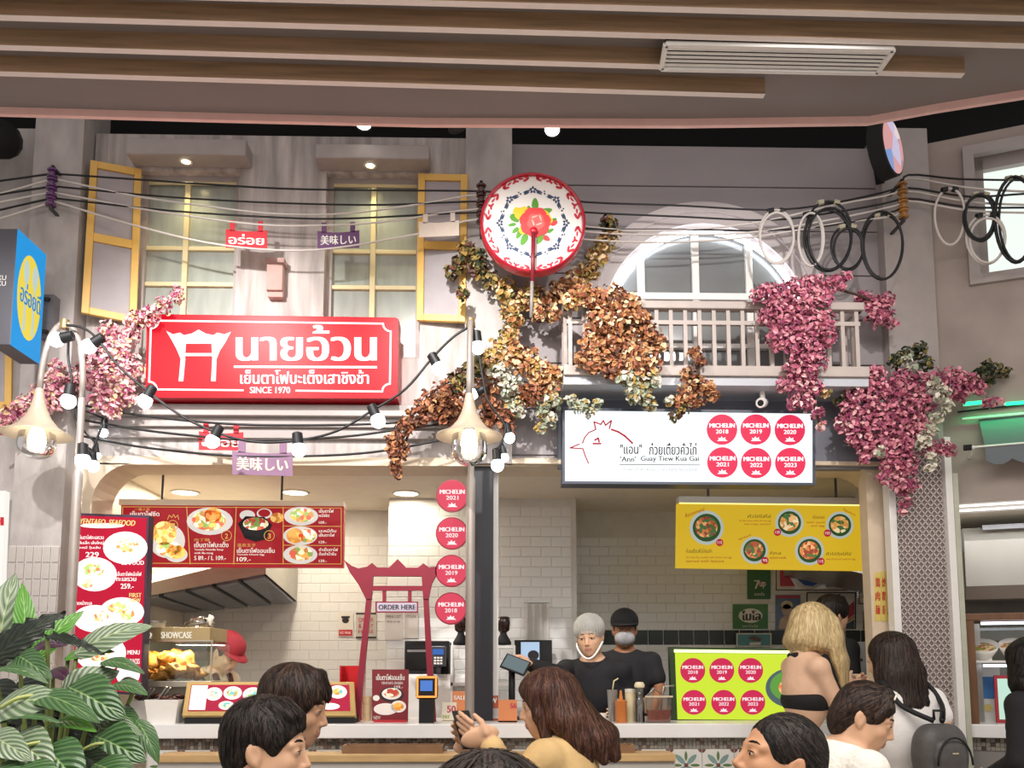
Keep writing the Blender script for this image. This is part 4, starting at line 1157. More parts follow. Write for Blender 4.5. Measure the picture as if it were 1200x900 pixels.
# ================================================================== overhead cables and insulators
def P3(x, y, Y=4.80):
    if x > 1058: return WING.at(x, y, .16)
    return W(x, y, Y)
CB = [
 ('black', [(-40, 216), (0, 212), (58, 204), (70, 204), (200, 213), (330, 221), (450, 223), (562, 224), (600, 228), (690, 237), (800, 241), (900, 246), (970, 239), (1050, 221), (1062, 221), (1120, 226), (1200, 228), (1260, 230), (1420, 234)]),
 ('white', [(-40, 235), (0, 227), (58, 211), (70, 211), (160, 230), (260, 244), (330, 251), (410, 250), (500, 238), (562, 229), (600, 246), (690, 266), (780, 270), (880, 262), (980, 240), (1050, 226), (1062, 225), (1130, 236), (1200, 241), (1260, 243), (1420, 247)]),
 ('black', [(-40, 236), (0, 228), (58, 219), (70, 219), (200, 231), (330, 238), (450, 240), (562, 236), (600, 241), (690, 249), (800, 254), (900, 258), (970, 250), (1050, 235), (1062, 236), (1130, 246), (1200, 243), (1260, 242), (1420, 246)]),
 ('white', [(-40, 244), (0, 237), (58, 226), (70, 227), (180, 247), (300, 263), (380, 264), (450, 260), (562, 245), (600, 256), (690, 272), (800, 275), (900, 270), (1050, 241), (1062, 240), (1130, 252), (1200, 256), (1260, 258), (1420, 262)]),
 ('black', [(-40, 256), (0, 246), (58, 233), (70, 233), (200, 247), (330, 255), (410, 256), (562, 249), (600, 256), (690, 268), (800, 269), (900, 270), (980, 263), (1050, 247), (1062, 248), (1130, 258), (1200, 259), (1260, 260), (1420, 264)]),
 ('white', [(-40, 264), (0, 256), (58, 238), (70, 238), (150, 262), (240, 284), (320, 293), (390, 291), (490, 274), (562, 257), (620, 272), (690, 281), (780, 284), (880, 278), (980, 262), (1050, 252), (1062, 251), (1130, 262), (1200, 265), (1260, 266), (1420, 270)])]
ords = ['topmost', 'upper', 'middle', 'middle', 'lowest', 'lowest']
for (c_, pts), od in zip(CB, ords):
    pth = [P3(x, y) for x, y in pts]
    o = MB().tube(smooth_path(pth, 4), .0062, 6).build('overhead_cable', wirem if c_ == 'black' else wirew, smooth=True)
    tag(o, '%s %s cable strung along the insulators across the facade' % (od, c_), 'cable', 'overhead cables')
for k, pts in enumerate(([(96, 475), (160, 486), (230, 494), (300, 498), (400, 498), (470, 495), (548, 489)], [(96, 492), (160, 503), (230, 511), (300, 516), (400, 512), (470, 503), (548, 493)], [(96, 511), (160, 523), (230, 531), (300, 535), (400, 533), (470, 525), (548, 508)])):
    o = MB().tube(smooth_path([W(x, y, 4.86 - .1 * math.sin(math.pi * (x - 96) / 452)) for x, y in pts], 4), .0068, 6).build('low_cable', wirem, smooth=True)
    tag(o, '%s black cable sagging below the red sign ledge' % ('upper', 'middle', 'lowest')[k], 'cable', 'low black cables')
def insulator(px, y0, y1, Y, wpx, n, mt, lab, back, P=None):
    P = P or (lambda x, y: W(x, y, Y))
    a, b = P(px, y0), P(px, y1); H = a.z - b.z
    t = thing('cable_insulator', lab, 'insulator', b)
    MB().tube([Vector((a.x, a.y, b.z - .02)), Vector((a.x, a.y, a.z + .02))], .010, 8).build('pin', dsteel, t, True)
    w = wpx * Y / 1000 / 2
    for i in range(n):
        z0 = b.z + H * i / n; h = H / n
        MB().lathe([(.008, z0), (w * .9, z0 + h * .03), (w, z0 + h * .12), (w * .9, z0 + h * .28), (w * .5, z0 + h * .36), (w * .5, z0 + h * .66), (w * .9, z0 + h * .74), (w, z0 + h * .86), (w * .85, z0 + h * .96), (.008, z0 + h * .98)], Vector((a.x, a.y, 0)), 14).build('spool', mt, t, True, sharp=40)
    for z in (b.z - .012, a.z + .012):
        MB().bar(Vector((a.x, a.y, z)), Vector((a.x + back[0], a.y + back[1], z)), .02, .01).build('bracket', dsteel, t)
insulator(62, 198, 242, 4.79, 13, 4, mat('purple_glaze', '#5a2f63', .2, var=.1, coat=.5), 'purple ceramic spool insulator on the grey column', (0, .1))
insulator(564, 216, 262, 4.80, 13, 4, mat('brown_glaze', '#4a2c2a', .2, var=.1, coat=.5), 'dark brown spool insulator half hidden behind the enamel plate', (0, .15))
insulator(1057, 214, 256, 4.80, 13, 4, mat('amber_glaze', '#9c6a2c', .22, var=.25, coat=.5), 'amber spool insulator on the grey pilaster', (0, .17))
def coil(cx, cy, rx, ry, n, c_, lab, seed):
    rnd = random.Random(seed)
    on = cx > 1075
    f = (lambda x, y, o=0: WING.at(x, y, .17 + o)) if on else (lambda x, y, o=0: W(x, y, 4.79 - o))
    t = thing('cable_coil', lab, 'cable', f(cx, cy + ry))
    mt = wirem if c_ == 'black' else wirew
    for k in range(n):
        sx, sy, dx, dy = 1 + rnd.uniform(-.12, .1) * (k > 0), 1 + rnd.uniform(-.14, .06) * (k > 0), rnd.uniform(-1.5, 1.5) * (k > 0), rnd.uniform(-1, 2.5) * (k > 0)
        pts = []
        for i in range(30):
            a = 2 * math.pi * i / 30
            pts.append(f(cx + dx + rx * sx * math.sin(a) * (1 + .06 * math.cos(a)), cy + ry - (ry * sy) * (1 + math.cos(a)) + dy * math.sin(a / 2), .009 * k + .006 * math.sin(a * 2 + k)))
        MB().tube(pts, .0075, 6, closed=True).build('cable_loop', mt, t, True)
    for s_ in (-1, 1):
        a = f(cx + s_ * rx * .35, cy - ry * .97); d = Vector((.016 * s_, 0, -.004))
        MB().tube([a - d, a + d], .016, 8).build('tie_wrap', mat('beige_tape', '#b9b29a', .7, var=0) if c_ == 'black' else wirem, t)
coil(910, 277, 20, 31, 2, 'white', 'white cable coil hanging before the arched window', 1)
coil(950, 281, 14, 31, 2, 'white', 'narrow white cable coil hanging behind a larger black one', 2)
coil(971, 276, 27, 40, 3, 'black', 'large black cable coil beside the white coils', 3)
coil(993, 290, 19, 25, 2, 'black', 'small black cable coil overlapping the large one', 4)
coil(1035, 289, 23, 38, 2, 'black', 'black cable coil hanging in front of the grey pilaster edge', 5)
coil(1109, 270, 17, 32, 1, 'white', 'white cable coil on the wall right of the amber insulator', 6)
coil(1144, 271, 18, 27, 3, 'black', 'round black cable coil before the frame of the bright window', 7)
coil(1150, 296, 22, 28, 2, 'white', 'white cable coil hanging below a round black coil', 8)
coil(1184, 274, 23, 49, 3, 'black', 'tall black cable coil in front of the bright window', 9)

# security camera under the balcony
p = W(893, 452, 4.8)
t = thing('security_camera', 'small white security camera under the balcony', 'camera', p)
MB().box(p.x - .012, p.x + .012, 4.79, 4.815, W(893, 470, 4.8).z, zs0 - .05 if False else W(893, 447, 4.8).z).build('bracket', white, t)
q = W(893, 472, 4.8); Mx = Vector((-.5, -1, -.35)).normalized().to_track_quat('Z', 'Y').to_matrix()
MB().lathe([(0, -.06), (.028, -.06), (.03, .05), (.026, .055), (0, .05)], q, 14, Mx).build('camera_body', white, t, True, sharp=40)
MB().lathe([(0, .056), (.018, .056)], q, 12, Mx).build('camera_lens', black, t)

# ================================================================== hanging flowers and leaves
PAL = {}
def leafmat(key, hexc, dark): PAL[key] = mat('leaf_' + key, hexc, .6, var=.25, nscale=9, dark=dark)
leafmat('pink', '#efb0b8', '#d88a9a'); leafmat('palepink', '#f6d4d0', '#eab4b6'); leafmat('cream', '#efd9b4', '#dcb98a'); leafmat('magenta', '#b3587a', '#8d3d60')
leafmat('rust', '#a8694a', '#80482f'); leafmat('orange', '#cc9768', '#ad7344'); leafmat('gold', '#bfa15a', '#93763a'); leafmat('brown', '#6e4330', '#45271c')
leafmat('olive', '#8a7c48', '#5f552e'); leafmat('darkgreen', '#3a4730', '#222c1c'); leafmat('sage', '#a9b09a', '#7f8a72'); leafmat('whitepetal', '#efe9dd', '#cfc8b2')
leafmat('rose', '#cf7d93', '#b05a76'); leafmat('deeprose', '#9c5068', '#763650')
stemm = mat('vine_stem', '#4a382c', .8, var=.2)
MIX = {'P': ['pink', 'pink', 'palepink', 'palepink', 'cream', 'magenta'], 'Pd': ['pink', 'magenta', 'palepink', 'brown'], 'R': ['rust', 'rust', 'brown', 'orange'], 'O': ['orange', 'orange', 'rust', 'gold', 'cream'],
       'G': ['gold', 'gold', 'olive', 'cream', 'orange'], 'D': ['olive', 'gold', 'brown', 'darkgreen'], 'S': ['sage', 'sage', 'gold', 'whitepetal'], 'W': ['whitepetal', 'whitepetal', 'sage'],
       'B': ['rust', 'orange', 'rust', 'brown', 'orange', 'cream'], 'M': ['rose', 'rose', 'deeprose', 'magenta', 'pink', 'pink'], 'Mg': ['rose', 'magenta', 'deeprose', 'palepink', 'pink'], 'E': ['darkgreen', 'darkgreen', 'olive']}
def garland(name, lab, blobs, Y, leaf=.042, k=.34, seed=1, depth=.55, stem=None, yshift=None):
    rnd = random.Random(seed)
    t = thing(name, lab, 'flowers', W(blobs[0][0], blobs[0][1], Y))
    keys = sorted({q for b_ in blobs for q in MIX[b_[3]]}); ki = {q: i for i, q in enumerate(keys)}
    m = MB()
    for b_ in blobs:
        px, py, r_, mx = b_[:4]
        Yb = b_[4] if len(b_) > 4 else Y
        c = W(px, py, Yb); rr = r_ * Yb / 1000 * 1.05
        n = int(r_ * r_ * k) + 6
        for _ in range(n):
            while True:
                p = Vector((rnd.uniform(-1, 1), rnd.uniform(-1, 1), rnd.uniform(-1, 1)))
                if .25 < p.length < 1: break
            p *= (.80 + .35 * rnd.random())
            pos = c + Vector((p.x * rr, p.y * max(rr * depth, .05), p.z * rr))
            out = (p + Vector((0, -.6, .25)) + Vector((rnd.gauss(0, .6), rnd.gauss(0, .6), rnd.gauss(0, .6)))).normalized()
            tang = out.cross(Vector((rnd.gauss(0, 1), rnd.gauss(0, 1), rnd.gauss(0, 1)))).normalized()
            bi = out.cross(tang); L = leaf * rnd.uniform(.65, 1.25); w_ = L * rnd.uniform(.55, .85)
            cup = out * L * rnd.uniform(.10, .3)
            vs = [pos - tang * L * .5, pos - tang * L * .1 + bi * w_ * .5 + cup, pos + tang * L * .35 + bi * w_ * .36 + cup, pos + tang * L * .55, pos + tang * L * .35 - bi * w_ * .36 + cup, pos - tang * L * .1 - bi * w_ * .5 + cup]
            m.add(vs, [(0, 1, 2, 3), (0, 3, 4, 5)], ki[rnd.choice(MIX[mx])])
    o = m.build('foliage', [PAL[q] for q in keys], t); o['kind'] = 'stuff'
    for path in (stem or []):
        MB().tube(smooth_path([W(x, y, yy) for x, y, yy in path], 4), .008, 6).build('stem', stemm, t, True)
    return t
garland('flower_garland', 'pink blossom garland trailing over the corner of the red sign', [(8, 490, 14, 'P', 4.75), (28, 477, 15, 'P', 4.75), (46, 466, 15, 'P', 4.75), (62, 447, 15, 'P', 4.75), (62, 470, 14, 'P', 4.75), (66, 430, 9, 'P'), (78, 455, 15, 'Pd', 4.75), (100, 442, 17, 'P'), (112, 426, 20, 'Pd'), (128, 445, 24, 'P'), (122, 468, 18, 'P'), (146, 462, 15, 'P'), (150, 430, 18, 'P'), (136, 405, 18, 'P'), (128, 388, 12, 'P'), (152, 395, 12, 'P'), (160, 377, 13, 'P'), (176, 370, 12, 'P', 4.76), (192, 358, 10, 'P', 4.76), (207, 348, 9, 'P', 4.76), (209, 340, 5, 'P', 4.76), (134, 484, 8, 'P'), (6, 503, 8, 'P', 4.75)],
        4.8, .030, .56, 11, .5, [[(-10, 505, 4.8), (60, 460, 4.8), (120, 440, 4.84), (160, 385, 4.82), (208, 342, 4.80)]])
garland('leaf_garland', 'olive and gold leaf vine curling around the enamel plate', [(548, 292, 11, 'D'), (536, 310, 10, 'D'), (528, 318, 8, 'D'), (543, 345, 8, 'D', 4.8), (560, 300, 12, 'D'), (560, 316, 11, 'D'), (575, 328, 11, 'D'), (592, 340, 14, 'G'), (608, 352, 14, 'G'), (624, 346, 14, 'G'), (640, 350, 13, 'B'), (655, 340, 14, 'B'), (632, 368, 12, 'B'), (648, 368, 9, 'O'), (672, 330, 15, 'O'), (690, 318, 14, 'G'), (700, 300, 13, 'G'), (710, 283, 13, 'G'), (713, 262, 10, 'D'), (722, 275, 7, 'G'), (596, 365, 11, 'G'), (604, 378, 10, 'G')],
        4.84, .036, .5, 12, .5, [[(530, 330, 4.9), (560, 305, 4.9), (600, 350, 4.9), (660, 340, 4.9), (705, 290, 4.95), (714, 255, 4.98)]])
garland('leaf_garland', 'golden and rust autumn leaf spray hanging over the lamp post', [(596, 392, 11, 'G'), (588, 405, 12, 'G'), (600, 415, 15, 'O'), (618, 425, 18, 'O'), (632, 435, 17, 'O'), (645, 447, 14, 'O'), (652, 437, 9, 'O'), (575, 420, 15, 'G'), (558, 430, 14, 'D'), (545, 440, 13, 'D'), (535, 450, 13, 'D'), (585, 440, 16, 'W'), (600, 455, 15, 'W'), (612, 462, 14, 'R'), (625, 462, 14, 'R'), (570, 452, 15, 'R'), (520, 462, 16, 'R'), (505, 475, 17, 'R'), (525, 482, 17, 'R'), (540, 470, 13, 'R'), (490, 488, 14, 'R'), (475, 500, 12, 'R'), (463, 515, 11, 'R'), (472, 528, 9, 'R'), (460, 530, 8, 'R'), (464, 545, 8, 'R'), (466, 556, 6, 'R'), (575, 478, 14, 'R'), (590, 490, 12, 'R'), (570, 495, 10, 'R'), (605, 478, 12, 'S'), (640, 470, 11, 'S'), (636, 485, 9, 'S'), (645, 492, 8, 'S'), (634, 502, 7, 'S'), (650, 470, 9, 'S'), (596, 503, 8, 'R')],
        4.78, .034, .52, 13, .5, [[(604, 378, 4.86), (590, 420, 4.86), (550, 450, 4.86), (490, 490, 4.84), (464, 550, 4.8)], [(590, 420, 4.86), (640, 450, 4.86), (650, 490, 4.82)]])
garland('leaf_garland', 'rust and orange leaf bush spilling over the balcony rail', [(668, 352, 11, 'O'), (684, 345, 13, 'O'), (698, 350, 16, 'B'), (715, 350, 18, 'B'), (735, 358, 18, 'B'), (750, 375, 15, 'B'), (708, 375, 22, 'B'), (735, 385, 24, 'B'), (760, 395, 16, 'B'), (700, 400, 20, 'B'), (725, 410, 24, 'B'), (750, 415, 20, 'B'), (772, 405, 10, 'B'), (695, 425, 14, 'B'), (720, 432, 16, 'R'), (745, 432, 16, 'B'), (765, 428, 10, 'B'), (680, 420, 8, 'B'), (735, 445, 12, 'S'), (750, 452, 14, 'S'), (765, 445, 10, 'S'), (742, 462, 10, 'S'), (756, 468, 10, 'S'), (764, 475, 6, 'S')],
        4.62, .034, .56, 14, .55, [[(668, 352, 4.66), (715, 350, 4.66), (735, 400, 4.68), (750, 465, 4.62)]])
garland('leaf_garland', 'small reddish leaf spray drooping under the balcony above the white sign', [(815, 415, 8, 'B'), (820, 425, 7, 'R'), (806, 438, 9, 'B'), (816, 450, 12, 'B'), (828, 455, 10, 'B'), (803, 462, 11, 'B'), (815, 468, 10, 'B'), (836, 465, 7, 'B'), (795, 472, 8, 'R'), (785, 470, 6, 'S'), (790, 488, 6, 'D'), (800, 480, 6, 'D'), (670, 470, 7, 'S', 4.75), (682, 476, 9, 'S', 4.75), (700, 475, 7, 'S', 4.75), (690, 484, 5, 'S', 4.75)],
        4.64, .033, .55, 15, .5, [[(818, 410, 4.66), (818, 440, 4.64), (812, 470, 4.66), (790, 490, 4.7)]])
garland('flower_garland', 'magenta blossom bush spilling over the right end of the balcony', [(888, 345, 9, 'M'), (900, 345, 14, 'M'), (918, 350, 19, 'M'), (935, 338, 14, 'M'), (952, 335, 14, 'M'), (968, 335, 13, 'M'), (984, 330, 11, 'M'), (992, 325, 6, 'M'), (940, 355, 18, 'M'), (965, 350, 12, 'M'), (905, 370, 16, 'M'), (922, 380, 20, 'M'), (945, 378, 20, 'M'), (965, 375, 15, 'M'), (912, 397, 14, 'M'), (935, 402, 18, 'M'), (955, 402, 16, 'M'), (972, 395, 10, 'M'), (940, 420, 15, 'M'), (958, 422, 12, 'M'), (930, 432, 13, 'Mg'), (945, 440, 15, 'Mg'), (920, 450, 11, 'Mg'), (935, 458, 14, 'Mg'), (953, 455, 12, 'Mg'), (945, 472, 10, 'Mg'), (930, 474, 8, 'Mg'), (958, 485, 7, 'Mg'), (963, 500, 5, 'P'), (966, 462, 6, 'G')],
        4.62, .030, .56, 16, .55, [[(900, 350, 4.66), (930, 380, 4.66), (945, 430, 4.66), (960, 495, 4.62)]])
garland('flower_garland', 'small magenta blossom tuft past the end of the balcony rail', [(1008, 348, 6, 'M'), (1020, 352, 11, 'M'), (1030, 362, 14, 'M'), (1038, 352, 10, 'M'), (1040, 372, 9, 'M'), (1022, 368, 9, 'M'), (1046, 380, 5, 'M'), (1028, 375, 8, 'M')],
        4.82, .030, .56, 17, .5, [[(985, 340, 4.75), (1000, 344, 4.75), (1030, 355, 4.82)]])
garland('flower_garland', 'large pink and white blossom cascade over the mesh column', [(1000, 460, 12, 'Mg'), (1012, 450, 15, 'M'), (1025, 440, 13, 'M'), (995, 478, 12, 'Mg'), (1010, 475, 18, 'Mg'), (1035, 460, 20, 'M'), (1058, 450, 18, 'M'), (1078, 448, 14, 'M'), (985, 495, 9, 'Mg'), (1000, 500, 15, 'Mg'), (1022, 498, 18, 'M'), (1045, 490, 20, 'M'), (1068, 480, 20, 'M'), (1085, 470, 13, 'M'), (1000, 515, 9, 'Mg'), (1015, 525, 13, 'M'), (1035, 522, 17, 'M'), (1058, 518, 18, 'M'), (1078, 505, 15, 'M'), (1013, 538, 7, 'M'), (1045, 545, 13, 'M'), (1062, 545, 15, 'M'), (1035, 560, 8, 'M'), (1055, 568, 13, 'Mg'), (1068, 570, 9, 'Mg'), (1062, 588, 7, 'Mg'), (1058, 598, 4, 'Mg'), (1090, 525, 10, 'M'), (1105, 525, 9, 'M', 4.70), (1115, 528, 7, 'M', 4.70), (1100, 445, 13, 'M', 4.70), (1118, 442, 12, 'M', 4.70), (1135, 448, 13, 'M', 4.70), (1148, 455, 9, 'M', 4.70), (1125, 460, 11, 'M', 4.70), (1110, 460, 10, 'M', 4.70), (1158, 472, 6, 'M', 4.70), (1170, 470, 4, 'M', 4.70),
        (1063, 422, 7, 'W'), (1068, 432, 6, 'W'), (1096, 450, 8, 'W', 4.66), (1104, 462, 9, 'W', 4.66), (1110, 475, 8, 'W', 4.66), (1098, 490, 7, 'W', 4.66), (1090, 505, 8, 'W', 4.66), (1082, 518, 8, 'W', 4.66), (1092, 535, 6, 'W', 4.66), (1090, 548, 5, 'W', 4.66), (1030, 530, 6, 'W', 4.64), (1078, 412, 11, 'E', 4.80), (1060, 416, 9, 'E', 4.80), (1048, 424, 8, 'E', 4.80), (1085, 428, 8, 'E', 4.80), (1150, 440, 9, 'E', 4.80), (1165, 434, 9, 'E', 4.80), (1178, 437, 6, 'E', 4.80), (1156, 428, 6, 'E', 4.80), (1158, 448, 7, 'E', 4.80), (985, 470, 7, 'E', 4.80)],
        4.76, .031, .58, 18, .55, [[(1050, 430, 4.86), (1060, 480, 4.86), (1062, 560, 4.82)], [(1060, 440, 4.86), (1120, 448, 4.80), (1175, 440, 4.76)]])
# ================================================================== service counter
CY = 4.70
ZT = W(600, 848.5, CY).z; ZU = W(600, 865, CY).z
cx0, cx1 = W(166, 850, CY).x, mx0 - .05
ct = thing('service_counter', 'long white-topped counter faced with mosaic and patterned tiles', 'counter', ((cx0 + cx1) / 2, 5.0, 0))
MB().box(cx0, cx1, CY, 5.34, ZU, ZT).build('worktop', whitegloss, ct, bevel=.004)
MB().box(cx0 + .01, cx1 - .01, CY + .06, 5.30, 0.05, ZU).build('counter_body', grout, ct)
MB().box(cx0 + .03, cx1 - .03, CY + .09, 5.28, 0, .05).build('plinth', dsteel, ct)
zm0 = W(600, 878, CY + .05).z
ms = MB(); sz = (ZU - zm0) / 3
mosm = [mat('mosaic_grey', '#8f8a80', .4, var=.1), mat('mosaic_brown', '#6f5a4e', .4, var=.1), mat('mosaic_dark', '#4e443e', .4, var=.1)]
n = int((cx1 - cx0 - .02) / sz)
for i in range(n):
    for j in range(3):
        x = cx0 + .01 + i * sz; z = zm0 + j * sz
        ms.box(x + .0012, x + sz - .0012, CY + .052, CY + .06, z + .0012, z + sz - .0012, random.choice((0, 1, 1, 2) if i < n * .42 else (0, 0, 0, 1)))
o = ms.build('mosaic_band', mosm, ct); o['kind'] = 'stuff'
# patterned tiles: white ground, green and blue petals round a brown disc
S = .178
def pat_tile():
    m = MB().box(.0015, S - .0015, -.008, 0, .0015, S - .0015, 0)
    def leaf(cx, cz, L, w, a, mi):
        pts = []
        for i in range(10):
            q = 2 * math.pi * i / 10; lx, lz = L / 2 * math.cos(q), w / 2 * math.sin(q) * (1 - .3 * abs(math.cos(q)))
            pts.append((cx + lx * math.cos(a) - lz * math.sin(a), -.0084, cz + lx * math.sin(a) + lz * math.cos(a)))
        m.flat(pts, mi)
    c = S / 2
    for k in range(4):
        a = R(45 + 90 * k); leaf(c + .045 * math.cos(a), c + .045 * math.sin(a), .075, .032, a, 1)
        a = R(90 * k); leaf(c + .05 * math.cos(a), c + .05 * math.sin(a), .055, .018, a, 2)
    for (x, z) in ((0, 0), (S, 0), (0, S), (S, S)):
        pts = [(min(max(x + .022 * math.cos(R(30 * i)), .002), S - .002), -.0085, min(max(z + .022 * math.sin(R(30 * i)), .002), S - .002)) for i in range(12)]
        m.flat(pts, 3)
    m.flat([(c + .012 * math.cos(R(36 * i)), -.0088, c + .012 * math.sin(R(36 * i))) for i in range(10)], 3)
    return m.mesh('tile', [mat('pattern_tile_white', '#dcdad4', .3, var=.03), mat('pattern_tile_teal', '#7f9c97', .35, var=.1), mat('pattern_tile_green', '#5f7a4c', .35, var=.1), mat('pattern_tile_brown', '#6e4640', .35, var=.1)])
pm = pat_tile()
n = int((cx1 - cx0 - .02) / S)
copies('tile', pm, ct, [(cx0 + .02 + i * S, CY + .06, zm0 - (j + 1) * S) for i in range(n) for j in range(3)])
# wooden ledge in front
lw = mat('pale_wood', '#c9a673', .5, var=.15, nscale=5, stretch=(1, 8, 8))
zl0, zl1 = W(500, 893, 4.42).z, W(500, 884, 4.42).z
lt = thing('wooden_ledge', 'long pale wooden ledge fixed along the counter front', 'ledge', (W(480, 890, 4.42).x, 4.5, zl0))
la, lb = W(183, 890, 4.42).x, W(792, 890, 4.42).x
MB().box(la, lb, 4.42, 4.60, zl0, zl1).build('board', lw, lt, bevel=.004)
MB().box(la, lb, 4.44, 4.60, zl0 - .045, zl0).build('apron', mat('grey_apron', '#b5b2ac', .5, var=.03), lt)
k = 0
for xx in (la + .1, (la + lb) / 2 - .4, (la + lb) / 2 + .5, lb - .1):
    MB().bar((xx, 4.5, zl0 - .03), (xx, CY + .07, zl0 - .25), .04).build('bracket', steel, lt)
for px in (405, 710):
    b_ = thing('wooden_tray', 'brown wooden tray lying on the ledge below the %s' % ('red order gate' if px < 500 else 'sauce bottles'), 'tray', W(px, 884, 4.53))
    xa, xb = W(px, 884, 4.58).x, W(px + (115 if px < 500 else 30), 884, 4.58).x
    tm = mat('tray_wood', '#8a6748', .6, var=.15)
    MB().box(xa, xb, 4.47, 4.59, zl1, zl1 + .012).build('tray_floor', tm, b_)
    for q in ((xa, xb, 4.47, 4.48), (xa, xb, 4.58, 4.59), (xa, xa + .01, 4.48, 4.58), (xb - .01, xb, 4.48, 4.58)):
        MB().box(q[0], q[1], q[2], q[3], zl1 + .012, zl1 + .04).build('tray_side', tm, b_)

def onc(px, Y=4.95): return Vector((W(px, 845, Y).x, Y, ZT))
def hp(npx, Y=4.95): return npx * Y / 1000.0

# ---- food showcase
t = thing('food_showcase', 'heated glass showcase of fried snacks with a lettered top band', 'showcase', onc(205, 5.05))
sx0, sx1 = W(150, 780, 5.0).x, W(250, 780, 5.0).x; sy0, sy1 = 4.98, 5.30
zA, zB, zC, zD = [W(210, y, 5.0).z for y in (803, 798, 751, 735)]
ssm = mat('showcase_steel', '#bdb5a5', .35, .7, var=.05)
MB().box(sx0, sx1, sy0, sy1, zA - .01, zB).build('tray_floor', ssm, t, bevel=.003)
MB().box(sx0 + .02, sx1 - .03, sy0 + .1, sy1 - .02, ZT, zA - .01).build('base', ssm, t)
MB().box(sx0, sx1 - .02, sy0, sy1, zC, zD).build('top_band', mat('showcase_band', '#a08b62', .4, .2, var=.05), t, bevel=.003)
MB().box(sx0, sx1, sy0 - .002, sy0 + .004, zC - .004, zC + .004).build('band_edge', ssm, t)
pl = YP(sy0)
m = MB(); text_px(m, 'TQ', 165, 741, 178, 748, pl, .003, bold=.04); text_px(m, 'SHOWCASE', 189, 740.5, 225, 748, pl, .003, bold=.04)
m.build('lettering', lit('showcase_text', '#fff6e4', .8), t)
gp = glass('showcase_glass', '#f6fbf8', .02, .1)
MB().box(sx0, sx1 - .03, sy0, sy0 + .004, zB, zC).build('glass_pane', gp, t)
MB().box(sx0, sx1 - .03, sy1 - .004, sy1, zB, zC).build('glass_pane', gp, t)
cv = [(sx1 - .03 + .03 * math.sin(R(a)), zC + .03 + .0 - .03 * (1 - math.cos(R(a))) - .03) for a in (0, 30, 60, 90)] + [(sx1, zB)]
m = MB()
for i in range(len(cv) - 1):
    (xa, za_), (xb, zb_) = cv[i], cv[i + 1]
    m.add([(xa, sy0, za_), (xb, sy0, zb_), (xb, sy1, zb_), (xa, sy1, za_)], [(0, 1, 2, 3)])
m.build('curved_glass', gp, t, True)
for xx in (sx0, sx1 - .012): MB().box(xx, xx + .008, sy0, sy0 + .008, zB, zC).build('corner_strip', ssm, t)
area('showcase_lamp', ((sx0 + sx1) / 2, (sy0 + sy1) / 2 - .05, zC - .01), ((sx0 + sx1) / 2, (sy0 + sy1) / 2, 0), .3, 5.0, (1, .82, .55), .1)
# fried pieces inside
frym = mat('fried_wonton', '#d99a3c', .55, var=.35, nscale=25, bump=.5, dark='#a86420')
rnd = random.Random(5)
def crumple(c, r_, sq, rnd, mt, name, smooth=True):
    m = MB().ball(c, (r_, r_ * sq[0], r_ * sq[1]), 12, 8)
    ph = [rnd.uniform(0, 6) for _ in range(6)]
    vs = []
    for v in m.v:
        d = Vector(v) - Vector(c); u = d.normalized() if d.length > 0 else Vector((0, 0, 1))
        k = 1 + .42 * math.sin(4 * u.x + 3 * u.z + ph[0]) * math.sin(5 * u.y + ph[1]) + .26 * math.sin(7 * u.z + 4 * u.x + ph[2])
        vs.append(Vector(c) + d * k)
    m.v = [tuple(v) for v in vs]
    return m.build(name, mt, smooth=smooth)
for (px, py, r_, yy) in ((170, 788, .055, 5.12), (183, 779, .06, 5.14), (196, 772, .055, 5.12), (205, 786, .06, 5.06), (215, 775, .06, 5.14), (221, 787, .05, 5.08), (232, 790, .045, 5.1), (190, 791, .05, 5.06), (176, 771, .05, 5.18), (208, 768, .05, 5.2)):
    c = W(px, py, yy); c.z = max(c.z, zB + r_ * .45)
    o = crumple(c, r_, (.8, .75), rnd, frym, 'fried_wonton')
    tag(o, 'crisp golden fried wonton heaped inside the glass showcase', 'snack', 'fried wontons in the showcase')
# bag and box on the showcase
t = thing('plastic_bag', 'clear crumpled plastic bag lying on the glass showcase', 'bag', W(235, 735, 5.1))
o = crumple(Vector((W(232, 731, 5.1).x, 5.1, zD + .03)), .075, (.7, .42), rnd, glass('bag_plastic', '#f2efe6', .15, .5), 'bag_body'); attach(o, t)
o = crumple(Vector((W(246, 729, 5.1).x, 5.1, zD + .045)), .022, (.7, 1.2), rnd, mat('bag_knot_plastic', '#ddd6c6', .3), 'bag_knot'); attach(o, t)
t = thing('lidded_tub', 'shallow pale lidded tub on the showcase beside the plant', 'tub', W(178, 735, 5.15))
q = W(178, 732, 5.15)
MB().lathe([(0, zD), (.07, zD), (.078, zD + .035)], (q.x, 5.15, 0), 20).build('tub', mat('tub_cream', '#d9cfb8', .4), t, True, sharp=40)
MB().lathe([(.082, zD + .033), (.082, zD + .043), (0, zD + .047)], (q.x, 5.15, 0), 20).build('lid', steel, t, True, sharp=40)

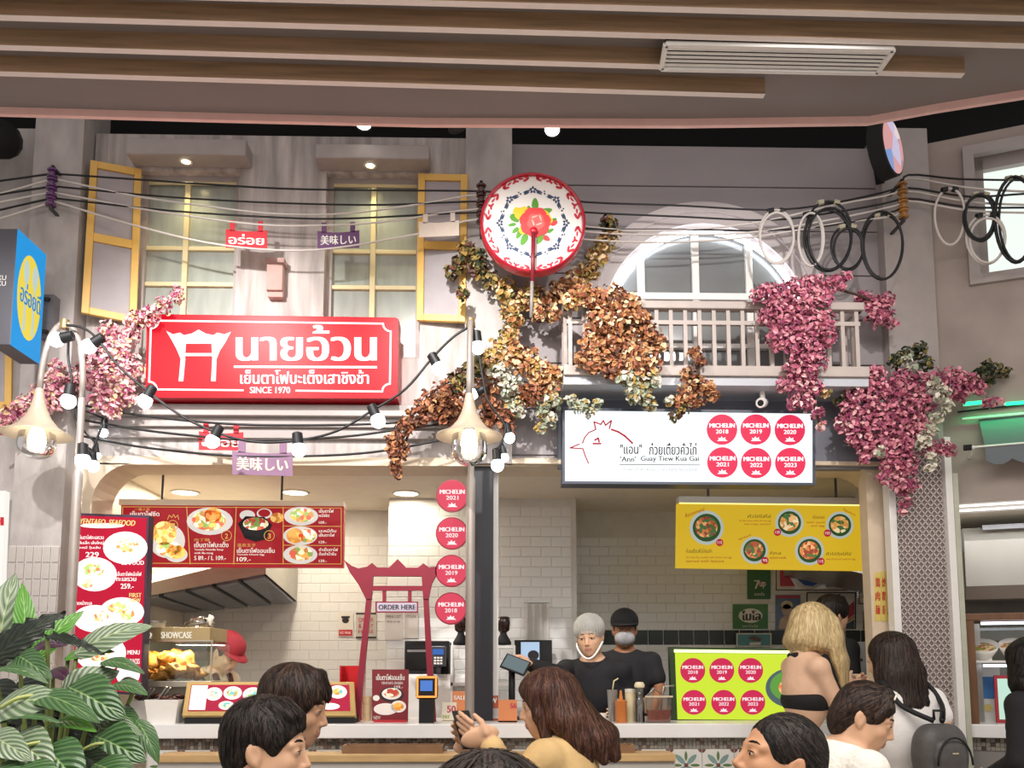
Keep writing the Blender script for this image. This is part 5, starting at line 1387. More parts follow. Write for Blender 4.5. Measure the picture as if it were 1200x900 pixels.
# ---- white tubs with cooked meat
def tub(px0, px1, y0, lab, dy=0):
    xa, xb = W(px0, 830, 4.84).x, W(px1, 830, 4.84).x; h = hp(845 - y0, 4.84)
    t = thing('food_tub', lab, 'tub', ((xa + xb) / 2, 4.84, ZT))
    m = MB(); i0, i1 = .018, .0
    outer = [(xa + i0, 4.77 + dy), (xb - i0, 4.77 + dy), (xb - i0, 4.92 + dy), (xa + i0, 4.92 + dy)]; outt = [(xa, 4.755 + dy), (xb, 4.755 + dy), (xb, 4.935 + dy), (xa, 4.935 + dy)]
    vs = [(x, y, ZT) for x, y in outer] + [(x, y, ZT + h) for x, y in outt]
    inn = [(xa + .006, 4.761 + dy), (xb - .006, 4.761 + dy), (xb - .006, 4.929 + dy), (xa + .006, 4.929 + dy)]
    vs += [(x, y, ZT + h) for x, y in inn] + [(x, y, ZT + h * .7) for x, y in inn]
    fs = [(3, 2, 1, 0)] + [(i, (i + 1) % 4, 4 + (i + 1) % 4, 4 + i) for i in range(4)] + [(4 + i, 4 + (i + 1) % 4, 8 + (i + 1) % 4, 8 + i) for i in range(4)] + [(8 + i, 8 + (i + 1) % 4, 12 + (i + 1) % 4, 12 + i) for i in range(4)]
    m.add(vs, fs); m.build('tub', mat('tub_white_plastic', '#e9e6df', .35, var=.02), t)
    m = MB()
    for q in range(12):
        m.ball((random.uniform(xa + .02, xb - .02), random.uniform(4.78 + dy, 4.9 + dy), ZT + h * 1.04 + random.uniform(-.006, .016)), (random.uniform(.02, .035), random.uniform(.015, .03), .014), 8, 5)
    o = m.build('braised_meat', mat('braised_meat', '#5a2f22', .3, var=.35, nscale=30, dark='#2a130e'), t, True); o['kind'] = 'stuff'
    MB().bar((xa + .05, 4.80 + dy, ZT + h * .9), (xa + .11, 4.78 + dy, ZT + h + .07), .008).build('tongs', steel, t)
    MB().bar((xa + .06, 4.81 + dy, ZT + h * .9), (xa + .125, 4.79 + dy, ZT + h + .065), .008).build('tongs', steel, t)
tub(146, 178, 820, 'white tub of dark braised meat half hidden by the plant', .135)
tub(176, 215, 818, 'white tub of dark braised meat beside the lit counter menu')

# ---- slanted lit counter menu
t = thing('counter_menu', 'slanted lit menu in a gold frame lying along the counter', 'menu', onc(314, 4.86))
A, B, C, D = Vector((W(213, 840, 4.76).x, 4.76, ZT + .045)), Vector((W(417, 840, 4.76).x, 4.76, ZT + .045)), Vector((W(415, 800, 4.9).x, 4.90, W(300, 799, 4.9).z)), Vector((W(219, 800, 4.9).x, 4.90, W(300, 799, 4.9).z))
nrm = (B - A).cross(D - A).normalized()
if nrm.y > 0: nrm = -nrm
m = MB().prism([A, B, C, D], nrm, .03); m.build('frame', mat('gold_frame', '#c9a96a', .35, .4, var=.05), t, bevel=.003)
def CP(u, v, off=.003): return (A * (1 - u) + B * u) * (1 - v) + (D * (1 - u) + C * u) * v + nrm * off
m = MB().flat([CP(.03, .12), CP(.97, .12), CP(.97, .9), CP(.03, .9)]); m.build('panel', lit('counter_menu_red', '#c9304e', .85), t)
m = MB()
m.flat([CP(.035, .15, .004), CP(.13, .15, .004), CP(.13, .88, .004), CP(.035, .88, .004)])
def cdisc(mm, u, v, ru, rv, off, n=18): mm.flat([CP(u + ru * math.cos(2 * math.pi * i / n), v + rv * math.sin(2 * math.pi * i / n), off) for i in range(n)])
for u, v, ru, rv in ((.17, .62, .05, .2), (.28, .65, .055, .2), (.25, .28, .045, .13), (.40, .6, .06, .22), (.36, .25, .05, .12), (.52, .6, .05, .2), (.64, .55, .05, .22), (.76, .6, .05, .22), (.9, .68, .055, .2), (.85, .25, .06, .1), (.70, .25, .05, .1)): cdisc(m, u, v, ru, rv, .004)
m.build('plate_print', lit('counter_menu_white', '#fff6f0', 1.2), t)
for u, v, ru, rv in ((.28, .65, .035, .12), (.40, .6, .04, .13), (.25, .28, .03, .08), (.52, .6, .035, .12), (.64, .55, .03, .12), (.76, .6, .03, .12), (.9, .68, .03, .1), (.17, .6, .03, .1)):
    m = MB(); cdisc(m, u, v, ru, rv, .006, 14); m.build('food_print', food('counter_menu_food', ['#e8c890', '#8fb56a', '#d9683f', '#f3e2c4', '#5fa8a8', '#e3a24a'], 60, .8), t)
MB().box(A.x + .01, B.x - .01, 4.775, 4.95, ZT, ZT + .04).build('base', black, t)
m = MB().add([(A.x, 4.762, ZT + .044), (D.x, 4.925, ZT + .044), (D.x, 4.925, D.z - .01), (B.x, 4.762, ZT + .044), (C.x, 4.925, ZT + .044), (C.x, 4.925, C.z - .01)], [(0, 1, 2), (3, 5, 4), (1, 4, 5, 2)])
m.build('back_panel', black, t)

# ---- red gate over the ordering point
GYY = 4.93; pl = YP(GYY)
gm = mat('crimson_gate_paint', '#8c1c33', .45, var=.04)
t = thing('order_gate', 'crimson giant-swing shaped gate standing on the counter', 'gate', onc(465, GYY))
m = MB(); poly_px(m, [(403, 656), (412, 663), (420, 666), (430, 664), (436, 659.5), (442, 665), (456, 665), (466, 655), (476, 665), (490, 665), (496, 660), (503, 665), (513, 664), (515, 667), (506, 684), (502, 703), (496, 703), (494, 675), (437, 675), (435, 703), (429, 703), (420, 685), (410, 671)], pl, .035); m.build('top_beam', gm, t)
m = MB(); poly_px(m, [(436, 686.5), (495, 686.5), (495, 692), (436, 692)], pl, .03); m.build('cross_beam', gm, t)
zt_ = ZT
for a, b_, c_, d_ in ((429, 435, 413, 421), (496, 502, 503, 511)):
    p = [pl.at(a, 702), pl.at(b_, 702), pl.at(d_, 845), pl.at(c_, 845)]; p[2].z = p[3].z = ZT
    MB().prism(p[::-1], pl.n, .035).build('leg', gm, t)
for a in (448, 478):
    m = MB(); poly_px(m, [(a, 692), (a + 4, 692), (a + 4, 706), (a, 706)], pl, .02, -.005); m.build('hanger', gm, t)
m = MB(); poly_px(m, [(440, 705), (490, 705), (490, 718), (440, 718)], pl, .012, .004); m.build('sign_frame', gm, t)
m = MB(); poly_px(m, [(442, 706.5), (488.5, 706.5), (488.5, 716.5), (442, 716.5)], pl, .003, .006); m.build('sign_plate', mat('lilac_plate', '#c9bfd2', .5, var=0), t)
m = MB(); text_px(m, 'ORDER HERE', 444, 708.7, 487, 714.5, pl, .008, bold=.03); m.build('lettering', P_dark, t)

# ---- red box, menu stand, terminals, price cards on the counter
def cbox(name, px0, px1, y0, Y0, Y1, mt, lab, cat, bevel=.004):
    xa, xb = W(px0, 820, Y0).x, W(px1, 820, Y0).x
    t = thing(name, lab, cat, ((xa + xb) / 2, (Y0 + Y1) / 2, ZT))
    return t, xa, xb, W((px0 + px1) / 2, y0, Y0).z
t, xa, xb, zt2 = cbox('acrylic_box', 397, 424, 780, 5.08, 5.22, None, 'glossy red open box behind the order gate leg', 'box')
rb = mat('red_gloss', '#c81e24', .2, var=.03)
MB().box(xa, xb, 5.08, 5.22, ZT, ZT + .01).build('box_floor', rb, t)
for q in ((xa, xb, 5.21, 5.22, zt2), (xa, xb, 5.08, 5.09, zt2 - .1), (xa, xa + .008, 5.09, 5.21, zt2), (xb - .008, xb, 5.09, 5.21, zt2)): MB().box(q[0], q[1], q[2], q[3], ZT + .01, q[4]).build('box_side', rb, t)
t = thing('paper_cup_stack', 'pale stack of paper cups between gate leg and menu stand', 'cups', onc(430, 5.0))
q = onc(430, 5.0); MB().lathe([(.0, ZT), (.024, ZT), (.03, ZT + .14), (.0, ZT + .14)], (q.x, q.y, 0), 14).build('cups', mat('cup_cream', '#d9bf97', .6), t, True, sharp=40)
for k in range(4): MB().lathe([(.031, ZT + .10 + k * .012), (.032, ZT + .104 + k * .012), (.03, ZT + .106 + k * .012)], (q.x, q.y, 0), 14).build('cup_rim', mat('cup_cream', '#d9bf97', .6), t, True)
pl = Plane((0, 4.86, 0), (1, 0, 0), (0, -1, .06))
t = thing('menu_stand', 'upright dark red menu card with dish pictures standing on the counter', 'menu stand', onc(457, 4.86))
m = MB(); poly_px(m, [(436, 784.5), (479, 784.5), (478, 845), (436, 845)], pl, .012); m.build('card', mat('menu_card_red', '#7e1f28', .4, var=.04), t)
MB().box(W(438, 845, 4.86).x, W(476, 845, 4.86).x, 4.86, 4.95, ZT, ZT + .012).build('foot', P_red, t)
for cx, cy, rx, ry, mt in ((459, 814, 14, 9, P_dark), (459, 813, 11.5, 6.8, P_white), (452, 831, 14, 7, P_white), (467, 828, 9, 7, P_white), (441, 818, 4, 3.4, P_white)):
    m = MB(); poly_px(m, disc_pts(cx, cy, rx, ry), pl, .001, .002 + (.002 if mt is P_white else 0)); m.build('plate_print', mt, t)
for cx, cy, rx, ry, fm in ((459, 812, 9, 5, F_salad), (467, 828, 6, 4.6, F_fry)):
    m = MB(); poly_px(m, disc_pts(cx, cy, rx, ry, 14), pl, .001, .006); m.build('food_print', fm, t)
m = MB(); text_px(m, 'เย็นตาโฟออนเซ็น', 441, 790, 474, 797, pl, .003, bold=.02); text_px(m, 'YENTAFO ONSEN', 447, 799, 472, 802, pl, .003); text_px(m, '109.-', 462, 803.5, 472, 807, pl, .003); text_px(m, 'NEW', 438, 839, 446, 843, pl, .003); m.build('lettering', P_white, t)

t = thing('payment_terminal', 'black card terminal with a glowing blue screen on the counter', 'terminal', onc(499, 4.82))
q = onc(500, 4.82)
MB().box(q.x - .042, q.x + .042, 4.79, 4.85, ZT, ZT + hp(27, 4.82)).build('stand', black, t, bevel=.004)
zc = W(499, 805, 4.82).z
MB().box(q.x - .062, q.x + .062, 4.80, 4.84, zc - .07, zc + .062).build('head', black, t, bevel=.02)
MB().box(q.x - .036, q.x + .032, 4.797, 4.801, zc - .022, zc + .036).build('screen', lit('terminal_screen', '#5a86d8', .9), t)
m = MB(); pts = [Vector((q.x + .052 * (1 if abs(math.cos(a)) > .7 else abs(math.cos(a)) / .7) * (1 if math.cos(a) > 0 else -1), 4.797, zc + .054 * (1 if abs(math.sin(a)) > .7 else abs(math.sin(a)) / .7) * (1 if math.sin(a) > 0 else -1))) for a in [2 * math.pi * i / 32 for i in range(32)]]
m.tube(pts, .006, 6, closed=True).build('light_ring', lit('terminal_ring', '#ff9a4a', 1.6), t)
def card(px0, y0, px1, y1, Y, mt, txts, lab):
    pl = YP(Y)
    t = thing('price_card', lab, 'card', onc((px0 + px1) / 2, Y))
    p = [pl.at(px0, y0), pl.at(px1, y0), pl.at(px1, y1), pl.at(px0, y1)]
    MB().prism(p[::-1], pl.n, .006).build('card', mt, t)
    MB().box(p[3].x, p[2].x, Y, Y + .05, ZT, max(ZT + .008, min(p[2].z, ZT + .01))).build('foot', mt, t)
    if p[2].z > ZT + .02: MB().box((p[3].x + p[2].x) / 2 - .008, (p[3].x + p[2].x) / 2 + .008, Y + .002, Y + .008, ZT, p[2].z + .01).build('stem', dsteel, t)
    for s_, x0, a, x1, b_, tm in txts:
        m = MB(); text_px(m, s_, x0, a, x1, b_, pl, .002, bold=.03); m.build('lettering', tm, t)
pm_ = mat('print_magenta', '#c8325a', .5, var=0); po_ = mat('card_orange', '#d98a5a', .5, var=.03); pc_ = mat('card_cream', '#efe7d2', .5, var=.02); pg_ = mat('print_green', '#8fae3a', .5, var=0)
card(518, 823, 535, 845, 4.9, pc_, [('50', 524, 827, 534, 835, pm_), ('PAY', 519, 838, 527, 842, pg_)], 'cream price card reading 50 beside the payment terminal')
card(530, 810, 548, 846, 5.0, po_, [('SALE', 532, 815, 546, 820, P_white)], 'orange promotion card behind the cream price card')
card(566, 815, 584, 830, 5.02, mat('card_brick', '#a8543c', .5, var=.03), [('NEW', 568, 818, 582, 824, P_white)], 'brick red card on a stem beside the black post')
card(584, 820, 606, 847, 4.86, po_, [('56', 598, 824, 605, 830, pm_)], 'orange and white promotion card before the seated woman')
pl = YP(4.858); m = MB(); poly_px(m, [(586, 822), (605, 822), (605, 840), (586, 840)], pl, .001, .001)

# ---- sauces by the lit board
def lathe_thing(name, lab, cat, px, Y, parts, grp=None):
    q = onc(px, Y); t = thing(name, lab, cat, q, grp)
    for nm, prof, mt in parts: MB().lathe([(r_, ZT + z_) for r_, z_ in prof], (q.x, q.y, 0), 18).build(nm, mt, t, True, sharp=45)
    return t, q
h = hp(31, 4.82)
lathe_thing('sauce_bottle', 'orange squeeze bottle of sauce on the counter', 'bottle', 728, 4.82, [('body', [(0, 0), (.031, 0), (.032, .01), (.032, h * .72), (.034, h * .74), (.034, h * .8), (0, h * .8)], mat('orange_sauce', '#c8773a', .35, var=.08)), ('nozzle', [(.03, h * .8), (.012, h * .85), (.005, h * 1.2), (0, h * 1.2)], mat('orange_cap', '#d9823c', .4))])
lathe_thing('cream_jar', 'cream plastic jar between the squeeze bottle and the pepper mill', 'jar', 739, 4.9, [('body', [(0, 0), (.03, 0), (.03, .16), (.026, .17), (0, .17)], mat('jar_cream', '#dccda4', .5)), ('lid', [(.031, .165), (.031, .185), (0, .187)], mat('jar_lid_pale', '#e8e2d2', .4))])
lathe_thing('pepper_mill', 'glass pepper mill with a pale cap on the counter', 'mill', 750, 4.84, [('body', [(0, 0), (.027, 0), (.027, .12), (.02, .135), (.018, .16), (.022, .165), (.02, .19), (0, .19)], glass('mill_glass', '#d8dde0', .05, .6)), ('pepper', [(0, .004), (.022, .004), (.022, .075), (0, .078)], mat('pepper_grey', '#6f675f', .8, var=.3, nscale=80)), ('cap', [(.012, .188), (.028, .195), (.03, .21), (.02, .225), (0, .226)], mat('mill_cap', '#e6dcb8', .4))])
t, q = lathe_thing('sauce_tub', 'clear square tub of red chilli sauce with a ladle', 'tub', 770, 4.84, [])
def taper(x0, x1, y0, y1, z0, z1, g):
    return MB().add([(x0 + g, y0 + g, z0), (x1 - g, y0 + g, z0), (x1 - g, y1 - g, z0), (x0 + g, y1 - g, z0), (x0, y0, z1), (x1, y0, z1), (x1, y1, z1), (x0, y1, z1)], [(3, 2, 1, 0), (0, 1, 5, 4), (1, 2, 6, 5), (2, 3, 7, 6), (3, 0, 4, 7)])
xa, xb = W(757, 830, 4.8).x, W(787, 830, 4.8).x
taper(xa, xb, 4.79, 4.92, ZT, ZT + .145, .008).build('tub', glass('tub_clear_plastic', '#f4ece2', .05, .45), t)
taper(xa + .012, xb - .012, 4.802, 4.908, ZT + .004, ZT + .068, .006).build('chilli_sauce', mat('chilli_sauce', '#c23a1e', .25, var=.3, nscale=50), t)
MB().add([(xa + .012, 4.802, ZT + .068), (xb - .012, 4.802, ZT + .068), (xb - .012, 4.908, ZT + .068), (xa + .012, 4.908, ZT + .068)], [(0, 1, 2, 3)]).build('sauce_surface', mat('chilli_sauce', '#c23a1e'), t)
MB().box(xa - .006, xb + .006, 4.784, 4.79, ZT + .14, ZT + .15).build('rim', mat('tub_rim', '#d8c9ae', .4), t)
MB().tube([(xa + .09, 4.85, ZT + .05), (xb - .03, 4.86, ZT + .2), (xb + .03, 4.86, ZT + .205)], .005, 6).build('ladle_handle', steel, t, True)
MB().tube([(xa + .01, 4.86, ZT + .14), (xa + .06, 4.87, ZT + .19), (xa + .1, 4.88, ZT + .16)], .005, 6).build('tongs', steel, t, True)
lathe_thing('small_bowl', 'small white bowl at the counter edge behind the seated woman', 'bowl', 704, 4.85, [('bowl', [(0, .004), (.022, 0), (.026, .01), (.038, .05), (.036, .05), (.024, .014), (0, .01)], mat('bowl_white', '#efe9dc', .3))])
t = thing('drink_cup', 'tilted metal cup with a bent straw beside the squeeze bottle', 'cup', onc(718, 4.9))
q = onc(718, 4.92); MB().tube([q + Vector((0, 0, .0)), q + Vector((.0, 0, .18))], [.022, .03], 14).build('cup', steel, t, True, sharp=40)
MB().tube([q + Vector((0, 0, .17)), q + Vector((.01, 0, .23)), q + Vector((.035, 0, .245))], .004, 6).build('straw', mat('straw_cream', '#ecdfae', .5), t, True)

# ================================================================== kitchen things
# range hood left
t = thing('range_hood', 'steel range hood with dark filters behind the red menu board', 'range hood', W(240, 700, 6.0))
hx0, hx1 = XO0 - .05, W(318, 680, 5.9).x
zl, zr = W(240, 702, 5.75).z, W(240, 668, 5.9).z
m = MB().add([(hx0, 5.75, zl), (hx1, 5.75, zl + .17), (hx1, 6.68, zl + .06), (hx0, 6.68, zl - .02), (hx0, 5.75, zl + .08), (hx1, 5.75, zl + .30), (hx1, 6.68, zl + .45), (hx0, 6.68, zl + .45)],
             [(0, 1, 5, 4), (1, 2, 6, 5), (2, 3, 7, 6), (3, 0, 4, 7), (4, 5, 6, 7)]); m.build('hood_body', mat('hood_pale_steel', '#b9b6ae', .55, .35, var=.05), t)
for i in range(5):
    a, b_ = i / 5 + .02, (i + 1) / 5 - .02
    def HP(u, v): return Vector((hx0 + (hx1 - hx0) * u, 5.78 + .85 * v, zl + .17 * u * (1 - v) + (.08 * u - .02) * v + .004))
    MB().prism([HP(a, 0), HP(b_, 0), HP(b_, 1), HP(a, 1)], (0, 0, 1), .02).build('filter', mat('hood_filter_steel', '#8b9096', .35, .6, var=.1), t)
# white cabinets behind, with machines
def kbox(name, px0, px1, y0, y1, Y, dep, mt, lab, cat, onfloor=False, bevel=.005):
    x0, x1, z0, z1 = rect_px(px0, y0, px1, y1, Y)
    if onfloor: z0 = 0
    t = thing(name, lab, cat, ((x0 + x1) / 2, Y, z0))
    return t, x0, x1, z0, z1
t, x0, x1, z0, z1 = kbox('back_cabinet', 470, 546, 790, 900, 5.72, .4, white, 'white cabinet below the black oven behind the counter', 'cabinet', True)
MB().box(x0, x1, 5.72, 6.14, 0, z1).build('body', white, t, bevel=.004)
for a, b_ in ((x0 + .005, (x0 + x1) / 2 - .003), ((x0 + x1) / 2 + .003, x1 - .005)): MB().box(a, b_, 5.705, 5.72, .05, z1 - .02).build('door', white, t, bevel=.003)
ZK = z1
x0, x1, _, zo = rect_px(474, 751, 526, 790, 5.75)
t = thing('oven', 'black oven with a steel handle on the white cabinet', 'oven', ((x0 + x1) / 2, 5.75, ZK))
MB().box(x0, x1, 5.75, 6.1, ZK, zo).build('body', black, t, bevel=.006)
MB().box(x0 + .01, x0 + .17, 5.742, 5.75, ZK + .03, zo - .03).build('door_glass', mat('oven_glass', '#1a1614', .1, var=0), t)
MB().box(x0 + .02, x0 + .16, 5.73, 5.742, zo - .075, zo - .06).build('handle', steel, t)
x0, x1, z0_, zo = rect_px(505, 757, 522, 781, 5.6)
t = thing('card_machine', 'grey card machine with a blue display in front of the oven', 'machine', ((x0 + x1) / 2, 5.6, ZK))
MB().box(x0, x1, 5.6, 5.66, z0_, zo).build('body', dsteel, t, bevel=.006)
MB().box(x0 + .012, x1 - .012, 5.595, 5.6, (z0_ + zo) / 2 + .01, zo - .02).build('screen', lit('machine_screen', '#4a7ad0', .7), t)
for i in range(3):
    for j in range(3): MB().box(x0 + .02 + i * .02, x0 + .035 + i * .02, 5.593, 5.6, z0_ + .014 + j * .018, z0_ + .026 + j * .018).build('key', P_white, t)
MB().box((x0 + x1) / 2 - .012, (x0 + x1) / 2 + .012, 5.62, 5.72 + .02, ZK, z0_ + .03).build('stand', dsteel, t)
# white shelf unit by the post
x0, x1, z0_, zo = rect_px(528, 756, 604, 800, 5.62)
t = thing('shelf_unit', 'white open shelf unit behind the black post', 'shelf', ((x0 + x1) / 2, 5.7, 0)); ZS = zo
for xx in (x0, (x0 + x1) / 2, x1 - .015): MB().box(xx, xx + .015, 5.62, 5.71, ZT - .2, zo - .02).build('upright', white, t)
for zz in (zo - .02, z0_ - .02, ZT - .2): MB().box(x0, x1, 5.62, 5.71, zz, zz + .02).build('shelf_board', white, t)
MB().box(x0 + .01, x1 - .01, 5.63, 5.70, 0, ZT - .2).build('base', white, t)
for px, lab in ((540, 'black coffee grinder beside the pink discs'), (590, 'black coffee grinder right of the black post')):
    q = W(px, 756, 5.66); t = thing('coffee_grinder', lab, 'grinder', Vector((q.x, 5.66, ZS)))
    k = .0052
    MB().lathe([(0, ZS), (.05, ZS), (.052, ZS + .02), (.035, ZS + .05), (.022, ZS + .075), (.022, ZS + .085)], (q.x, 5.665, 0), 16).build('base', black, t, True)
    MB().lathe([(.02, ZS + .083), (.04, ZS + .10), (.044, ZS + .15), (.04, ZS + .185), (.03, ZS + .19), (0, ZS + .19)], (q.x, 5.665, 0), 16).build('hopper', mat('grinder_brown', '#2a1715', .25, var=.1), t, True)
# wall screen with its arm, pos tablet, white printer
x0, x1, z0_, zo = rect_px(603, 750, 647, 777, 6.05)
t = thing('wall_screen', 'small black wall screen showing a lit picture behind the cook', 'screen', ((x0 + x1) / 2, 6.1, z0_))
MB().box(x0, x1, 6.05, 6.09, z0_, zo).build('housing', black, t, bevel=.004)
MB().box(x0 + .045, x1 - .09, 6.047, 6.05, z0_ + .02, zo - .015).build('display', lit('wall_screen_glow', '#b9d2ee', .9), t)
m = MB(); c_ = Vector(((x0 + x1) / 2 + .0, 6.045, z0_ + .055)); m.flat([c_ + Vector((.04 * math.cos(2 * math.pi * i / 16), 0, .035 * math.sin(2 * math.pi * i / 16))) for i in range(16)]); m.build('picture_shape', P_dark, t)
MB().box((x0 + x1) / 2 - .03, (x0 + x1) / 2 + .03, 6.09, KP + .01, z0_ + .04, zo - .04).build('wall_arm', black, t)
q = onc(600, 5.12)
t = thing('order_tablet', 'tilted order tablet on a black stand under the cook’s hand'.replace('’', "'"), 'tablet', q)
tc_ = W(604, 779, 5.12)
Mx = Matrix.Rotation(R(-35), 3, 'X') @ Matrix.Rotation(R(25), 3, 'Y')
MB().obox(tc_, (.16, .012, .11), Mx).build('body', black, t, bevel=.004)
MB().obox(tc_ + Mx @ Vector((0, -.007, 0)), (.14, .002, .09), Mx).build('display', lit('tablet_glow', '#8fa2a8', .45), t)
MB().tube([Vector((q.x - .0, 5.16, ZT)), Vector((q.x, 5.16, tc_.z - .02))], .02, 10).build('stand', black, t, True)
MB().box(q.x - .06, q.x + .06, 5.08, 5.22, ZT, ZT + .015).build('stand_foot', black, t)
q = onc(634, 5.16); z_ = W(617, 788, 5.14).z
t = thing('receipt_printer', 'pale receipt printer with a yellow side behind the seated woman', 'printer', q)
MB().box(q.x - .10, q.x + .10, 5.06, 5.24, ZT, z_ - .05).build('body', mat('printer_white', '#dcdad4', .4), t, bevel=.008)
MB().box(q.x - .08, q.x + .02, 5.07, 5.22, z_ - .05, z_).build('paper_box', mat('printer_yellow', '#c9a95c', .5), t, bevel=.004)

# papers and notices on tiles
def poster(name, px0, y0, px1, y1, Y, base, decor, lab, cat='poster', frame=None):
    pl = YP(Y); t = thing(name, lab, cat, W((px0 + px1) / 2, y1, Y))
    m = MB(); poly_px(m, [(px0, y0), (px1, y0), (px1, y1), (px0, y1)], pl, .012); m.build('sheet', base, t)
    if frame:
        m = MB(); w = 1.3
        for q in ([(px0, y0), (px1, y0), (px1, y0 + w), (px0, y0 + w)], [(px0, y1 - w), (px1, y1 - w), (px1, y1), (px0, y1)], [(px0, y0 + w), (px0 + w, y0 + w), (px0 + w, y1 - w), (px0, y1 - w)], [(px1 - w, y0 + w), (px1, y0 + w), (px1, y1 - w), (px1 - w, y1 - w)]): poly_px(m, q, pl, .004, .003)
        m.build('frame', frame, t)
    for kind, mt, a in decor:
        m = MB()
        if kind == 't': text_px(m, a[0], *a[1:5], pl, .003, bold=a[5] if len(a) > 5 else 0); nm = 'lettering'
        else:
            poly_px(m, a, pl, .001, .002 if kind == 'p' else .003); nm = 'print'
        m.build(nm, mt, t)
    return t
paper = mat('notice_paper', '#d3cfc6', .6, var=.04); pgrey = mat('notice_grey', '#b9b2aa', .6, var=.04)
KL = KB + .0
poster('wall_notice', 396, 718, 414, 746, KL, paper, [('p', P_red, [(397, 738), (413, 738), (413, 745), (397, 745)]), ('p', P_dark, disc_pts(405, 727, 4, 3.4)), ('p', P_dark, [(400, 722), (410, 722), (410, 724.5), (400, 724.5)]), ('t', P_white, ('NO MASK', 398.5, 740, 411.5, 743))], 'white notice with a black hatted face and red band on the tiles', 'notice')
poster('wall_notice', 417, 718, 441, 748, KL, pgrey, [('p', P_dark, [(417, 718), (441, 718), (441, 720), (417, 720)]), ('p', P_dark, [(417, 746), (441, 746), (441, 748), (417, 748)]), ('t', P_red, ('ORDER', 420, 724, 438, 729)), ('t', P_red, ('& PAY', 420, 731, 438, 736)), ('t', P_red, ('HERE', 420, 738, 438, 742))], 'pale notice with red print between dark bars behind the order gate', 'notice')
poster('wall_notice', 451, 718, 472, 750, KP, pgrey, [('t', P_dark, ('MENU LIST', 453, 721, 470, 724)), ('t', P_dark, ('daily prep', 453, 727, 469, 730))], 'faded paper list on the tiled pillar left of its pair', 'notice')
poster('wall_notice', 474, 718, 490, 748, KP, pgrey, [('t', P_dark, ('STOCK', 476, 721, 488, 724))], 'faded paper list on the tiled pillar right of its pair', 'notice')
t = thing('hanging_sheet', 'translucent plastic sheet hanging on the tiled pillar behind the cook', 'sheet', W(630, 750, KP))
m = MB(); n = 16
for i in range(n + 1):
    x = 616 + 27 * i / n
    for y in (706, 750): m.v.append(tuple(W(x, y + (2 if i % 3 else 0), KP - .012 - .008 * math.sin(i * 1.3))))
for i in range(n): m.f.append((2 * i, 2 * i + 2, 2 * i + 3, 2 * i + 1)); m.mi.append(0)
m.build('sheet', mat('milky_plastic', '#c4c0bb', .3, var=.12, alpha=.75), t, True)
MB().box(W(614, 705, KP).x, W(644, 705, KP).x, KP - .015, KP, W(630, 706, KP).z, W(630, 704, KP).z).build('hanging_bar', steel, t)
# posters on the right wall
gp_ = mat('poster_green', '#1f5a3a', .35, var=.1); wp_ = mat('poster_white', '#d8d2c6', .4, var=.06); bp_ = mat('poster_blue', '#27406e', .4, var=.1); rp_ = mat('poster_red', '#a8323c', .4, var=.08)
fr_br = mat('poster_brown_frame', '#5a4238', .5, var=.1)
poster('vintage_poster', 876, 660, 903, 702, KB, gp_, [('t', wp_, ('7', 884, 680, 890, 690, .03)), ('p', rp_, disc_pts(893, 684, 3, 3)), ('t', wp_, ('up', 890, 682, 897, 690, .02)), ('t', wp_, ('soda', 884, 694, 896, 698))], 'dark green soda poster hanging under the yellow menu board')
poster('vintage_poster', 909, 650, 993, 692, KB, wp_, [('p', rp_, [(914, 652), (928, 652), (923, 664), (924, 674), (932, 687), (914, 687)]), ('p', bp_, [(933, 678), (945, 681), (960, 677), (966, 674), (962, 682), (952, 687), (943, 686)]), ('t', P_dark, ('เป๊ป', 924, 661, 944, 670, .03)), ('p', bp_, [(968, 676), (975, 670), (988, 672), (986, 688), (967, 687)]), ('t', wp_, ('cola', 974, 680, 984, 684))], 'weathered cola sign with red white and blue roundel cut off by the yellow board', frame=fr_br)
poster('vintage_poster', 859, 708, 900, 737, KB, mat('poster_grass', '#2f6b34', .35, var=.08), [('p', wp_, disc_pts(879.5, 721.5, 14, 8.5)), ('t', P_dark, ('ไมโล', 869, 715.5, 891, 727, .05)), ('t', wp_, ('ตราไมโล', 870, 732, 888, 735))], 'green poster with bold Thai lettering in a white cloud')
poster('vintage_poster', 909, 697, 938, 738, KB, mat('poster_skyblue', '#5b6f92', .4, var=.15), [('p', mat('poster_flesh', '#b59a86', .5, var=.2), disc_pts(922, 715, 6, 7)), ('p', mat('poster_flesh', '#b59a86'), [(912, 737), (914, 726), (920, 721), (928, 722), (933, 730), (934, 737)]), ('p', mat('poster_straw', '#c2b48e', .5, var=.2), disc_pts(922, 709, 7, 5)), ('p', rp_, [(910, 698), (937, 698), (937, 701), (910, 701)])], 'faded blue poster of a pale figure beside the blonde hair')
poster('vintage_poster', 945, 694, 1003, 737, KB, wp_, [('p', P_dark, [(972, 706), (983, 696), (988, 700), (990, 712), (986, 730), (980, 722)]), ('p', wp_, [(984, 698), (987, 697), (992, 706), (989, 708)]), ('p', rp_, [(990, 714), (1001, 704), (1001, 720), (988, 730)]), ('p', mat('poster_amber', '#b8863a', .5), [(988, 731), (1001, 721), (1001, 724), (986, 735)]), ('p', mat('poster_teal', '#33494a', .5), [(984, 736), (1001, 726), (1001, 736)])], 'white sign with black and red slanting stripes behind the blonde hair', frame=P_dark)
poster('vintage_poster', 1006, 684, 1024, 708, KB, wp_, [('p', rp_, disc_pts(1015, 699, 4.4, 3.6)), ('t', P_dark, ('SODA', 1009, 688, 1021, 692))], 'small pale sign with a dark red mark at the end of the tiled wall', frame=fr_br)
